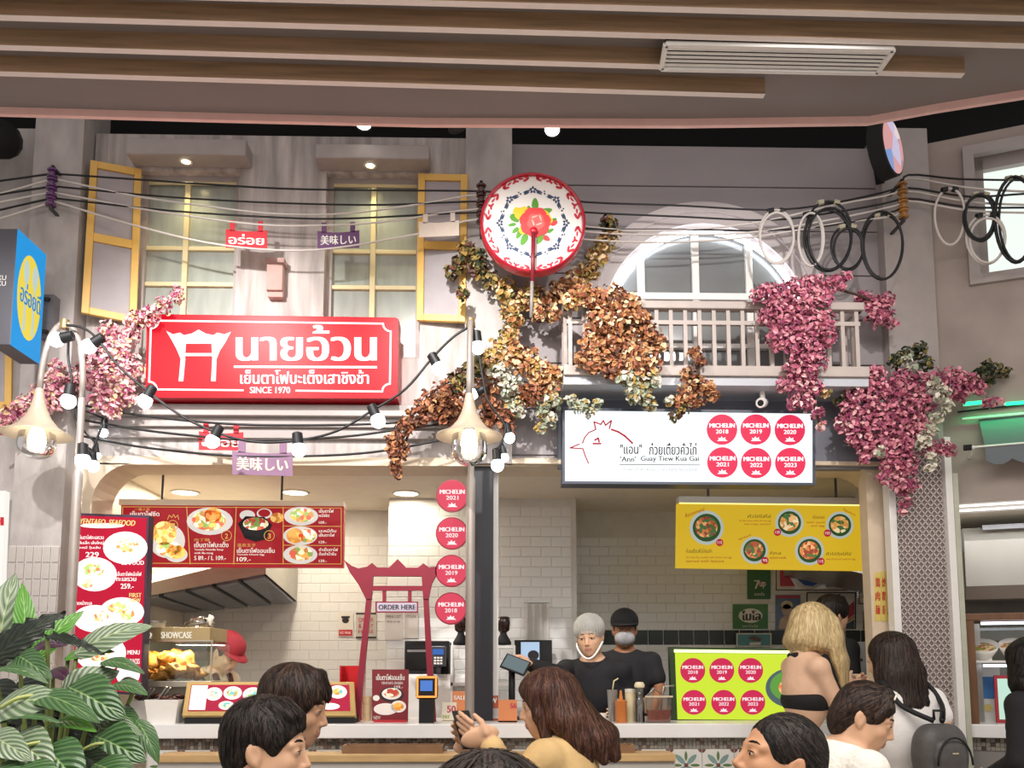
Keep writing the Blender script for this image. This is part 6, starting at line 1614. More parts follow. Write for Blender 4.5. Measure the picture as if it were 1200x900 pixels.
poster('vintage_poster', 1012, 715, 1026, 738, KB, mat('poster_ochre', '#8d6c3c', .5, var=.1), [('p', P_dark, disc_pts(1020, 728, 4, 6))], 'ochre sign with a dark mark below the small pale sign')
poster('vintage_poster', 863, 742, 904, 758, KB - .012, mat('poster_aqua', '#4f8a90', .4, var=.15), [('p', mat('poster_dkbrown', '#5a4a40', .5), [(876, 747), (884, 745), (892, 748), (890, 752), (882, 751)]), ('p', wp_, [(878, 753), (892, 752.5), (891, 755.5), (879, 756)])], 'teal sign with a sandwich picture leaning above the lit board', frame=wp_)
# yellow lettered strips on the pillar
for i, (a, b_, s_) in enumerate(((1025, 1032, '鶏肉麺'), (1032.5, 1038.5, '炒粿条'), (1039, 1047, '美味店'))):
    pl = YP(FY - .006)
    t = thing('lettered_strip', ('leftmost', 'middle', 'rightmost')[i] + ' yellow paper strip with red characters on the beige pillar', 'strip', W((a + b_) / 2, 728, FY - .006), 'yellow strips')
    m = MB(); poly_px(m, [(a, 671 - i), (b_, 670.4 - i), (b_, 728), (a, 728)], pl, .003); m.build('strip', mat('strip_yellow', '#d8c46a', .5, var=.05), t)
    m = MB()
    for k, ch in enumerate(s_): text_px(m, ch, a + 1, 677 + k * 16, b_ - 1, 688 + k * 16, pl, .002, bold=.04)
    m.build('lettering', mat('strip_red', '#c2402c', .5, var=0), t)
struct(MB().box(W(1020, 690, FY).x, W(1049, 690, FY).x, FY - .003, FY + .1, 0, OPZ).build('trim_11', beige), 'beige pillar face carrying the yellow strips')
# steel fridge and hood at the right end
x0, x1, z0_, zo = rect_px(992, 752, 1022, 800, 6.05)
t = thing('steel_fridge', 'steel under-counter fridge in the corner behind the blonde woman', 'fridge', ((x0 + x1) / 2, 6.2, 0))
MB().box(x0 - .1, x1 + .1, 6.05, 6.6, 0, zo).build('body', steel, t, bevel=.004)
MB().box(x0 - .09, x1 + .09, 6.03, 6.05, .1, zo - .09).build('door', steel, t, bevel=.004)
MB().box(x0 - .05, x0 + .1, 6.01, 6.03, zo - .14, zo - .12).build('handle', dsteel, t)
t = thing('range_hood', 'sloping steel range hood under the right end of the yellow menu board', 'range hood', W(1000, 680, 6.2))
a = W(955, 667, 6.0); b_ = W(1030, 686, 6.0)
m = MB().add([(a.x, 5.9, a.z + .02), (b_.x + .2, 5.9, b_.z), (b_.x + .2, 6.66, b_.z), (a.x, 6.66, a.z + .02), (a.x, 5.9, a.z + .25), (b_.x + .2, 5.9, a.z + .25), (b_.x + .2, 6.66, a.z + .25), (a.x, 6.66, a.z + .25)], [(3, 2, 1, 0), (0, 1, 5, 4), (1, 2, 6, 5), (2, 3, 7, 6), (3, 0, 4, 7), (4, 5, 6, 7)])
m.build('hood_body', steel, t); MB().box(a.x + .05, a.x + .35, 6.1, 6.4, a.z + .25, OPZ + .045).build('duct', steel, t)

# ================================================================== the next stall, right of the mesh column
def wb(px0_, py0_, px1_, py1_, o0, o1, m=None): return wing_box(m or MB(), px0_, py0_, px1_, py1_, o0, o1)
m = MB(); wing_raw(m, -.05, 1.9, 0, wz_b, -1.1, -1.0); struct(m.build('wall_stall_back', mat('stall_grey', '#9c968e', .5, var=.08)))
m = MB(); wing_raw(m, -.05, 1.9, wz_b - .0, wz_b + .05, -1.0, -.2); struct(m.build('ceiling_stall', kceil))
t = thing('tube_light', 'pair of white tube lights along the top of the next stall', 'tube light', WING.at(1112, 597))
for y in (591.5, 597):
    wb(1108, y - 1.0, 1420, y + 1.0, .005, .02).build('tube', lit('stall_tube_glow', '#f6f8ee', 2.2), t)
wb(1104, 588, 1420, 600, .0005, .005).build('housing', greytrim, t)
t = thing('steel_hood', 'curved steel cooking hood inside the next stall', 'range hood', WING.at(1160, 700, -.4))
d0, d1 = sgl(1136, 650) + .02, 1.8
prof = [(-.95, 2.50), (-.35, 2.42), (-.30, 2.2), (-.33, 1.98), (-.42, 1.85), (-.95, 1.95)]
za_ = WING.at(1160, 612, -.3).z; zb_ = WING.at(1160, 700, -.35).z
prof = [(-.95, za_ + .05), (-.40, za_ + .03), (-.34, za_ - .06), (-.36, zb_ + .1), (-.42, zb_ + .02), (-.95, zb_ + .04)]
m = MB(); n = len(prof)
for dd in (d0, d1):
    for o_, z_ in prof: v = WC + WD * dd + WN * o_; m.v.append((v.x, v.y, z_))
m.f = [(i, (i + 1) % n, n + (i + 1) % n, n + i) for i in range(n)] + [tuple(range(n)), tuple(range(2 * n - 1, n - 1, -1))]; m.mi = [0] * len(m.f)
m.build('hood_body', mat('satin_hood_steel', '#a9a7a2', .55, .45, var=.06, nscale=3), t)
m = MB(); wing_raw(m, d0 + .1, d1, za_ + .0, za_ + .03, -.335, -.30); m.build('pipe_rail', dsteel, t)
ZW = WING.at(1160, 848.5, .05).z
t = thing('stall_counter', 'white-topped counter of the next stall with a dark mosaic band', 'counter', WING.at(1160, 850, .0) * 1)
wd0 = mx1 + .09 - qx1
wd0 = max(sgl(1124, 850), .0)
m = MB(); wing_raw(m, wd0, 1.8, ZW - .075, ZW, -.6, .06); m.build('worktop', whitegloss, t, bevel=.004)
m = MB(); wing_raw(m, wd0 + .01, 1.8, .05, ZW - .075, -.58, .0); m.build('counter_body', mat('stall_panel_grey', '#8c8886', .5, var=.05), t)
ms = MB(); s_ = .024
for i in range(60):
    for j in range(3):
        wing_raw(ms, wd0 + .012 + i * s_ + .0015, wd0 + .012 + (i + 1) * s_ - .0015, ZW - .08 - (j + 1) * s_ + .0015, ZW - .08 - j * s_ - .0015, .0, .008, random.choice((0, 0, 1)))
o = ms.build('mosaic_band', [mosm[0], mosm[2]], t); o['kind'] = 'stuff'
# wooden glass showcase with bowls
def WO(px, py, off): return WING.at(px, py) + WN * off
wdm = mat('brown_showcase_wood', '#6e4a30', .5, var=.2, nscale=6, stretch=(6, 6, 1))
t = thing('display_case', 'brown wooden display case with glass front on the next counter', 'display case', WING.at(1160, 847))
s0 = sgl(1131, 780); zt_c = WING.at(1160, 719).z
for a, b_ in ((s0, s0 + .055), (1.6, 1.655)):
    m = MB(); wing_raw(m, a, b_, ZW, zt_c - .04, -.02, .03); m.build('post', wdm, t)
    m = MB(); wing_raw(m, a, b_, ZW, zt_c - .04, -.5, -.45); m.build('post', wdm, t)
m = MB(); wing_raw(m, s0 - .02, 1.68, zt_c - .04, zt_c, -.5, .035); m.build('top_board', wdm, t, bevel=.004)
zsh = WING.at(1160, 774, -.2).z
m = MB(); wing_raw(m, s0 + .055, 1.6, zsh - .012, zsh, -.44, -.02); m.build('shelf_board', white, t)
for off, zz in ((-.03, zt_c - .055), (-.03, zsh - .03)):
    m = MB(); wing_raw(m, s0 + .1, 1.55, zz - .008, zz + .008, off - .02, off); m.build('light_tube', lit('case_tube_glow', '#f4f6ff', 2.5), t)
m = MB(); wing_raw(m, s0 + .055, 1.6, ZW, zt_c - .04, -.462, -.458); m.build('back_glass', gp, t)
m = MB(); wing_raw(m, s0 + .08, s0 + .11, ZW + .0, zt_c - .05, -.2, -.17); m.build('inner_post', steel, t)
F_bowl = food('bowl_noodles', ['#c9a06a', '#8a9a4a', '#e0c9a0', '#a8683a'], 60)
for i, px in enumerate((1155, 1196, 1240)):
    c = WING.at(px, 762, -.16); zc = zsh
    q = thing('display_bowl', 'white bowl of noodles %s inside the wooden display case' % ('nearest the wooden post', 'above the red framed screen', 'at the far end of the shelf')[i], 'bowl', Vector((c.x, c.y, zc)))
    Mx = Matrix.Rotation(R(28), 3, WD)
    cc = Vector((c.x, c.y, zc + .055))
    MB().lathe([(0, -.05), (.04, -.05), (.05, -.045), (.085, .02), (.092, .045), (.088, .045), (.075, .015)], cc, 22, Mx).build('bowl', mat('bowl_porcelain', '#eeece6', .25), q, True)
    MB().lathe([(0, .03), (.04, .028), (.08, .022)], cc, 18, Mx).build('noodles', F_bowl, q)
    MB().obox(Vector((c.x, c.y, zc + .015)), (.1, .06, .03), Matrix((WD, WN, Vector((0, 0, 1)))).transposed()).build('bowl_rest', white, q)
t = thing('drink_carton', 'large blue and white carton behind the glass of the display case', 'carton', WO(1160, 846, -.2))
a_ = sgl(1152, 820); b2 = sgl(1172, 820)
m = MB(); wing_raw(m, a_, b2 + .04, ZW, ZW + .33, -.36, -.22); m.build('body', mat('carton_white', '#dcdcd6', .4), t)
m = MB(); wing_raw(m, a_ - .001, b2 + .041, ZW + .14, ZW + .27, -.365, -.217); m.build('blue_band', mat('carton_blue', '#3f78b5', .4), t)
m = MB(); c = WC + WD * ((a_ + b2) / 2 + .01) + WN * (-.216); c.z = ZW + .085
for k in range(6): m.flat([c + WD * (.012 * math.cos(R(60 * k)) + .012 * math.cos(R(60 * i_))) + Vector((0, 0, .012 * math.sin(R(60 * k)) + .012 * math.sin(R(60 * i_)))) + WN * .0004 * k for i_ in range(6)])
m.build('flower_print', mat('carton_flower', '#d9c878', .5), t)
t = thing('tablet_screen', 'bright screen in a red frame standing in the display case', 'screen', WO(1180, 846, -.1))
a_, b2 = sgl(1170, 820), sgl(1200, 820)
m = MB(); wing_raw(m, a_, b2, ZW, ZW + .28, -.14, -.12); m.build('frame', rp_, t, bevel=.004)
m = MB(); wing_raw(m, a_ + .018, b2 - .018, ZW + .022, ZW + .26, -.12, -.116); m.build('display', lit('case_screen_glow', '#bfe0cf', 1.0), t)
# awning lit green
t = thing('green_lit_awning', 'short grey scalloped awning lit green on the taupe wall', 'awning', WING.at(1170, 552))
sa = sgl(1148, 520)
zA1, zA2, zA3 = WING.at(1170, 489).z, WING.at(1170, 530, .18).z, WING.at(1170, 552, .18).z
m = MB(); awm = mat('awning_cloth', '#666d73', .7, var=.04)
A0, A1 = WC + WD * sa, WC + WD * 1.8
def AW(s_, o_, z_): v = WC + WD * s_ + WN * o_; return Vector((v.x, v.y, z_))
m.prism([AW(sa, .01, zA1), AW(1.8, .01, zA1), AW(1.8, .18, zA2), AW(sa, .18, zA2)], Vector((0, 0, 1)), .004); m.build('roof_cloth', awm, t)
k = 0; s_ = sa
while s_ < 1.7:
    w_ = .135
    pts = [AW(s_, .18, zA2), AW(s_ + w_, .18, zA2)] + [AW(s_ + w_ - w_ * i / 8, .18, zA3 + .03 - .03 * math.sin(math.pi * i / 8)) for i in range(9)]
    MB().prism(pts, WN, .004).build('scallop', awm, t); s_ += w_
MB().tube([AW(sa - .06, .185, zA2), AW(1.8, .185, zA2)], .006, 6).build('front_bar', white, t)
MB().tube([AW(sa - .09, .03, zA1), AW(1.8, .03, zA1)], .008, 6).build('top_bar', white, t)
MB().tube([AW(sa - .06, .012, zA2 - .02), AW(sa - .06, .185, zA2)], .01, 6).build('side_bar', white, t)
MB().tube([AW(sa - .07, .185, zA2 + .0), AW(sa - .11, .185, zA2 + .0)], .018, 8).build('bar_cap', black, t)
MB().tube([AW(sa - .11, .02, zA1 + .05), AW(1.8, .02, zA1 + .09)], .006, 6).build('hook_wire', black, t)
for a_, b2 in ((1130, 1150), (1178, 1205)):
    p, q = WING.at(a_, 475, .03), WING.at(b2, 473, .03)
    t2 = thing('green_tube_light', 'glowing green tube light above the awning %s' % ('by the pink blossoms' if a_ < 1150 else 'clear of the blossoms'), 'tube light', p)
    MB().tube([p, q], .011, 8).build('tube', lit('green_tube_glow', '#30ff9a', 2.5), t2, True)
    MB().bar(p + Vector((0, .025, 0)), q + Vector((0, .025, 0)), .02).build('holder', white, t2)
l = bpy.data.lights.new('green_tube_lamp', 'AREA'); l.shape = 'RECTANGLE'; l.size = .5; l.size_y = .03; l.energy = .9; l.color = (.02, 1, .28)
o = bpy.data.objects.new('green_tube_lamp', l); COL.objects.link(o); o.location = WING.at(1185, 476, .07); o.rotation_euler = (WN * .3 + Vector((0, 0, -1))).to_track_quat('-Z', 'Y').to_euler()
area('stall_tube_lamp', WING.at(1180, 604, -.1), WING.at(1180, 700, -.4), .8, 3, (1, .97, .9), .05)
# lit panel of the neighbouring stall beyond the column
t = thing('lit_panel', 'white lit panel with red lettering beyond the grey column', 'sign', W(-10, 690, 4.95))
pl = YP(4.95); m = MB(); poly_px(m, [(-60, 575), (6, 575), (1, 700), (-62, 700)], pl, .05); m.build('panel', lit('side_panel_glow', '#f5f2ea', 1.0), t)
m = MB(); text_px(m, 'FISH', -40, 606, 4, 616, pl, .003, bold=.04); m.build('lettering', lit('side_panel_red', '#d8343c', .9), t)
MB().tube([W(-30, 576, 4.97), W(-30, 540, 4.97) + Vector((0, .1, 0))], .012, 6).build('hanger', dsteel, t)
# ================================================================== people: smooth-blended bodies
from mathutils.kdtree import KDTree
class Blob:
    """shapes blended into one continuous skin, then meshed"""
    def __init__(s): s.ops = []
    def cap(s, a, b, ra, rb=None, k=.02, sub=False):
        s.ops.append(('c', np.array(a, float), np.array(b, float), ra, ra if rb is None else rb, k, sub)); return s
    def ell(s, c, r, M=None, k=.02, sub=False):
        s.ops.append(('e', np.array(c, float), np.array(r, float), np.array(M if M is not None else Matrix.Identity(3), float), None, k, sub)); return s
    def mesh(s, h):
        lo, hi = np.full(3, 1e9), np.full(3, -1e9)
        for t, a, b, p, q, k, sub in s.ops:
            if sub: continue
            if t == 'c': r_ = max(p, q); l_, h_ = np.minimum(a, b) - r_, np.maximum(a, b) + r_
            else:
                e = np.sqrt(((p * b[None, :]) ** 2).sum(1)); l_, h_ = a - e, a + e
            lo = np.minimum(lo, l_); hi = np.maximum(hi, h_)
        lo -= 4 * h; hi += 4 * h
        n = np.ceil((hi - lo) / h).astype(int) + 1
        f = np.full(n, 1e3, np.float32)
        ax = [lo[i] + h * np.arange(n[i]) for i in range(3)]
        for t, a, b, p, q, k, sub in s.ops:
            if t == 'c': r_ = max(p, q); l_, h_ = np.minimum(a, b) - r_, np.maximum(a, b) + r_
            else:
                e = np.sqrt(((p * b[None, :]) ** 2).sum(1)); l_, h_ = a - e, a + e
            mg = k + 3 * h
            i0 = np.clip(np.floor((l_ - mg - lo) / h).astype(int), 0, n); i1 = np.clip(np.ceil((h_ + mg - lo) / h).astype(int) + 1, 0, n)
            if (i1 <= i0).any(): continue
            X = ax[0][i0[0]:i1[0]][:, None, None].astype(np.float32); Y = ax[1][i0[1]:i1[1]][None, :, None].astype(np.float32); Z = ax[2][i0[2]:i1[2]][None, None, :].astype(np.float32)
            if t == 'c':
                ba = (b - a); L2 = max(ba.dot(ba), 1e-9)
                tt = np.clip(((X - a[0]) * ba[0] + (Y - a[1]) * ba[1] + (Z - a[2]) * ba[2]) / L2, 0, 1)
                d = np.sqrt((X - a[0] - tt * ba[0]) ** 2 + (Y - a[1] - tt * ba[1]) ** 2 + (Z - a[2] - tt * ba[2]) ** 2) - (p + (q - p) * tt)
            else:
                dx, dy, dz = X - a[0], Y - a[1], Z - a[2]
                u = [(dx * p[0, j] + dy * p[1, j] + dz * p[2, j]) for j in range(3)]
                k0 = np.sqrt(sum((u[j] / b[j]) ** 2 for j in range(3))); k1 = np.sqrt(sum((u[j] / b[j] ** 2) ** 2 for j in range(3))) + 1e-9
                d = k0 * (k0 - 1) / k1
            sl = (slice(i0[0], i1[0]), slice(i0[1], i1[1]), slice(i0[2], i1[2]))
            o = f[sl]
            if sub:
                hh = np.maximum(k - np.abs(o + d), 0) / max(k, 1e-6); f[sl] = np.maximum(o, -d) + hh * hh * k * .25
            else:
                hh = np.maximum(k - np.abs(o - d), 0) / max(k, 1e-6); f[sl] = np.minimum(o, d) - hh * hh * k * .25
        return surface_nets(f, lo, h)

def surface_nets(f, lo, h):
    s = f < 0
    c = [s[i:s.shape[0] - 1 + i, j:s.shape[1] - 1 + j, k:s.shape[2] - 1 + k] for i in (0, 1) for j in (0, 1) for k in (0, 1)]
    allv = c[0] & c[1] & c[2] & c[3] & c[4] & c[5] & c[6] & c[7]; anyv = c[0] | c[1] | c[2] | c[3] | c[4] | c[5] | c[6] | c[7]
    act = anyv & ~allv
    ii = np.argwhere(act)
    if len(ii) == 0: return np.zeros((0, 3)), np.zeros((0, 4), int)
    idx = np.full(act.shape, -1, np.int64); idx[tuple(ii.T)] = np.arange(len(ii))
    off = np.array([(i, j, k) for i in (0, 1) for j in (0, 1) for k in (0, 1)])
    val = np.stack([f[tuple((ii + o).T)] for o in off], 1)
    acc = np.zeros((len(ii), 3)); cnt = np.zeros(len(ii))
    for a in range(8):
        for b in range(a + 1, 8):
            dv = off[b] - off[a]
            if np.abs(dv).sum() != 1: continue
            va, vb = val[:, a], val[:, b]; m = (va < 0) != (vb < 0)
            t = np.where(m, va / np.where(m, va - vb, 1), 0)
            acc[m] += off[a] + t[m, None] * dv; cnt[m] += 1
    V = lo + h * (ii + acc / cnt[:, None])
    Q = []
    for axis in range(3):
        o1, o2 = [(1, 2), (2, 0), (0, 1)][axis]
        sa = [slice(None)] * 3; sb = [slice(None)] * 3; sa[axis] = slice(0, -1); sb[axis] = slice(1, None)
        A, B = s[tuple(sa)], s[tuple(sb)]
        e = np.argwhere(A != B)
        e = e[(e[:, o1] > 0) & (e[:, o2] > 0) & (e[:, o1] < s.shape[o1] - 1) & (e[:, o2] < s.shape[o2] - 1)]
        fl = A[tuple(e.T)]
        def cell(d1, d2):
            q = e.copy(); q[:, o1] -= d1; q[:, o2] -= d2; return idx[tuple(q.T)]
        q = np.stack([cell(1, 1), cell(0, 1), cell(0, 0), cell(1, 0)], 1)
        q[~fl] = q[~fl][:, ::-1]
        Q.append(q)
    return V, np.concatenate(Q)

def np_obj(name, V, Q, mats, parent=None, mi=None):
    me = bpy.data.meshes.new(name)
    me.vertices.add(len(V)); me.vertices.foreach_set('co', np.ascontiguousarray(V, np.float32).ravel())
    me.loops.add(len(Q) * 4); me.loops.foreach_set('vertex_index', np.ascontiguousarray(Q, np.int32).ravel())
    me.polygons.add(len(Q)); me.polygons.foreach_set('loop_start', np.arange(len(Q), dtype=np.int32) * 4)
    for m in mats: me.materials.append(m)
    if mi is not None: me.polygons.foreach_set('material_index', np.ascontiguousarray(mi, np.int32))
    me.polygons.foreach_set('use_smooth', np.ones(len(Q), bool))
    me.update(calc_edges=True); me.validate()
    o = bpy.data.objects.new(name, me); COL.objects.link(o)
    if parent: attach(o, parent)
    return o

def frame(yaw, pitch=0, roll=0):
    """columns: forward, left, up"""
    Rz = Matrix.Rotation(R(yaw), 3, 'Z'); Ry = Matrix.Rotation(R(-pitch), 3, 'Y'); Rx = Matrix.Rotation(R(roll), 3, 'X')
    return Rz @ Ry @ Rx

SKIN = {'tan': '#c79a7a', 'fair': '#dcb598', 'light': '#d4a888', 'warm': '#c08f6c', 'brown': '#9a6a4c'}
def skinm(k): return mat('skin_' + k, SKIN[k], .5, var=.06, nscale=25, spec=.4)
lipm = mat('lip_tone', '#b27a6c', .4, var=.05); lip_red = mat('lip_red', '#a8403f', .35, var=.05)
eyew = mat('eye_white', '#e2d8d0', .25, var=0); eyed = mat('eye_dark', '#1a1210', .25, var=0)
def hairm(key, hexc, dk): return mat('hair_' + key, hexc, .5, var=0.01, dark=dk, nscale=70, stretch=(1, 1, .15), bump=.5, spec=.3, detail=6)

def hand(B, wr, d, side, pn, s=1.0, curl=.5, spread=.006, thumb=1):
    """wr wrist, d pointing direction, side: towards the thumb, pn: palm normal (fingers curl that way)"""
    wr, d, side, pn = Vector(wr), Vector(d).normalized(), Vector(side).normalized(), Vector(pn).normalized()
    M = Matrix((d, side, pn)).transposed()
    B.ell(wr + d * .045 * s, (.05 * s, .040 * s, .017 * s), M, .015)
    for i, (o, L) in enumerate(((.029, .072), (.010, .080), (-.010, .074), (-.028, .058))):
        a = wr + d * .082 * s + side * o * s * 1.0
        d1 = (d * math.cos(curl * .7) + pn * math.sin(curl * .7) + side * (o * .35 / .03) * spread * 20).normalized()
        d2 = (d * math.cos(curl * 1.7) + pn * math.sin(curl * 1.7)).normalized(); d3 = (d * math.cos(curl * 2.5) + pn * math.sin(curl * 2.5)).normalized()
        b = a + d1 * L * .45 * s; c = b + d2 * L * .32 * s; e = c + d3 * L * .25 * s
        B.cap(a, b, .0092 * s, .0086 * s, .006).cap(b, c, .0086 * s, .008 * s, .004).cap(c, e, .008 * s, .0066 * s, .004)
    a = wr + d * .022 * s + side * .028 * s; b = a + (d * .6 + side * .7 * thumb + pn * .4).normalized() * .042 * s; c = b + (d * .9 + side * .2 + pn * .3).normalized() * .034 * s
    B.cap(a, b, .013 * s, .0105 * s, .012).cap(b, c, .0105 * s, .008 * s, .005)

def head_shape(B, P, M, s, fem):
    E = lambda c, r, k=.02, sub=False: B.ell(P(*c), [q * s for q in r], M, k * s, sub)
    E((-.014, 0, .036), (.094, .074, .083))
    E((.022, 0, -.028), (.066, .058 if fem else .061, .086), .03)
    E((.046, 0, -.094), (.030, .026 if fem else .031, .024), .035)
    for q in (-1, 1):
        E((.0, q * .048, -.055), (.045, .018, .04), .03)                      # jaw
        E((.052, q * .036, -.024), (.026, .022, .024), .02)                   # cheek
        B.cap(P(.078, q * .012, .022), P(.066, q * .046, .020), .011 * s, .010 * s, .014 * s)   # brow ridge
    for q in (-1, 1): E((.096, q * .031, .004), (.016, .018, .012), .012, True)   # eye socket
    for q in (-1, 1): E((.074, q * .031, .003), (.0135, .0165, .0115), .006)       # eyelids over the eyes
    E((.060, 0, -.056), (.030, .032, .030), .02)
    B.cap(P(.083, 0, .010), P(.103, 0, -.030), .008 * s, .0095 * s, .012 * s)      # nose
    for q in (-1, 1): B.cap(P(.094, q * .009, -.035), P(.088, q * .012, -.037), .0078 * s, .0072 * s, .006 * s)
    for q in (-1, 1):
        B.cap(P(.0885, 0, -.0590), P(.081, q * .020, -.0615), .0052 * s, .0035 * s, .006 * s)   # upper lip
        B.cap(P(.0875, 0, -.0690), P(.081, q * .016, -.0655), .0058 * s, .004 * s, .006 * s)   # lower lip
    for q in (-1, 1):
        Me = M @ Matrix.Rotation(R(-18 * q), 3, 'Z') @ Matrix.Rotation(R(-10), 3, 'Y')
        B.ell(P(-.014, q * .077, -.006), [.020 * s, .009 * s, .031 * s], Me, .004 * s)
        B.cap(P(-.010, q * .076, -.026), P(-.006, q * .074, -.034), .008 * s, .007 * s, .004 * s)
        B.ell(P(-.008, q * .088, -.003), [.010 * s, .007 * s, .018 * s], Me, .004 * s, True)

def ribbons(V, Q, M, hc, rnd, n, L, w, crown, down=.5, lift=.0035):
    """fine locks following the hair surface"""
    kd = KDTree(len(V))
    nrm = np.zeros_like(V)
    fn = np.cross(V[Q[:, 2]] - V[Q[:, 0]], V[Q[:, 3]] - V[Q[:, 1]])
    for j in range(4): np.add.at(nrm, Q[:, j], fn)
    nrm /= np.linalg.norm(nrm, axis=1, keepdims=True) + 1e-9
    for i, v in enumerate(V): kd.insert(v, i)
    kd.balance()
    vs, qs = [], []
    cw = Vector(crown)
    for _ in range(n):
        i = rnd.randrange(len(V)); p = Vector(V[i]); ll = L * rnd.uniform(.6, 1.2); steps = 5
        jit = Vector((rnd.gauss(0, .25), rnd.gauss(0, .25), rnd.gauss(0, .15)))
        pts = []
        for k in range(steps + 1):
            _, j, _d = kd.find(p); nn = Vector(nrm[j]); base = Vector(V[j])
            u = k / steps
            pts.append((base + nn * lift * (.2 + 1.0 * u * (1.2 - .5 * u)) , nn))
            dr = (p - cw); dr = dr.normalized() if dr.length > 1e-4 else Vector((0, 0, -1))
            dr = dr + Vector((0, 0, -down)) + jit * .5; dr = dr - nn * dr.dot(nn)
            dr = dr.normalized() if dr.length > 1e-4 else Vector((0, 0, -1))
            p = base + dr * ll / steps
        b0 = len(vs)
        for k, (q, nn) in enumerate(pts):
            t = (pts[min(k + 1, steps)][0] - pts[max(k - 1, 0)][0]); sd = nn.cross(t)
            sd = sd.normalized() if sd.length > 1e-6 else Vector((1, 0, 0)); ww = w * (1 - (k / steps) ** 2) + .0004
            vs += [q - sd * ww, q + sd * ww]
        for k in range(steps): qs.append((b0 + 2 * k, b0 + 2 * k + 1, b0 + 2 * k + 3, b0 + 2 * k + 2))
    return np.array([tuple(v) for v in vs]), np.array(qs)

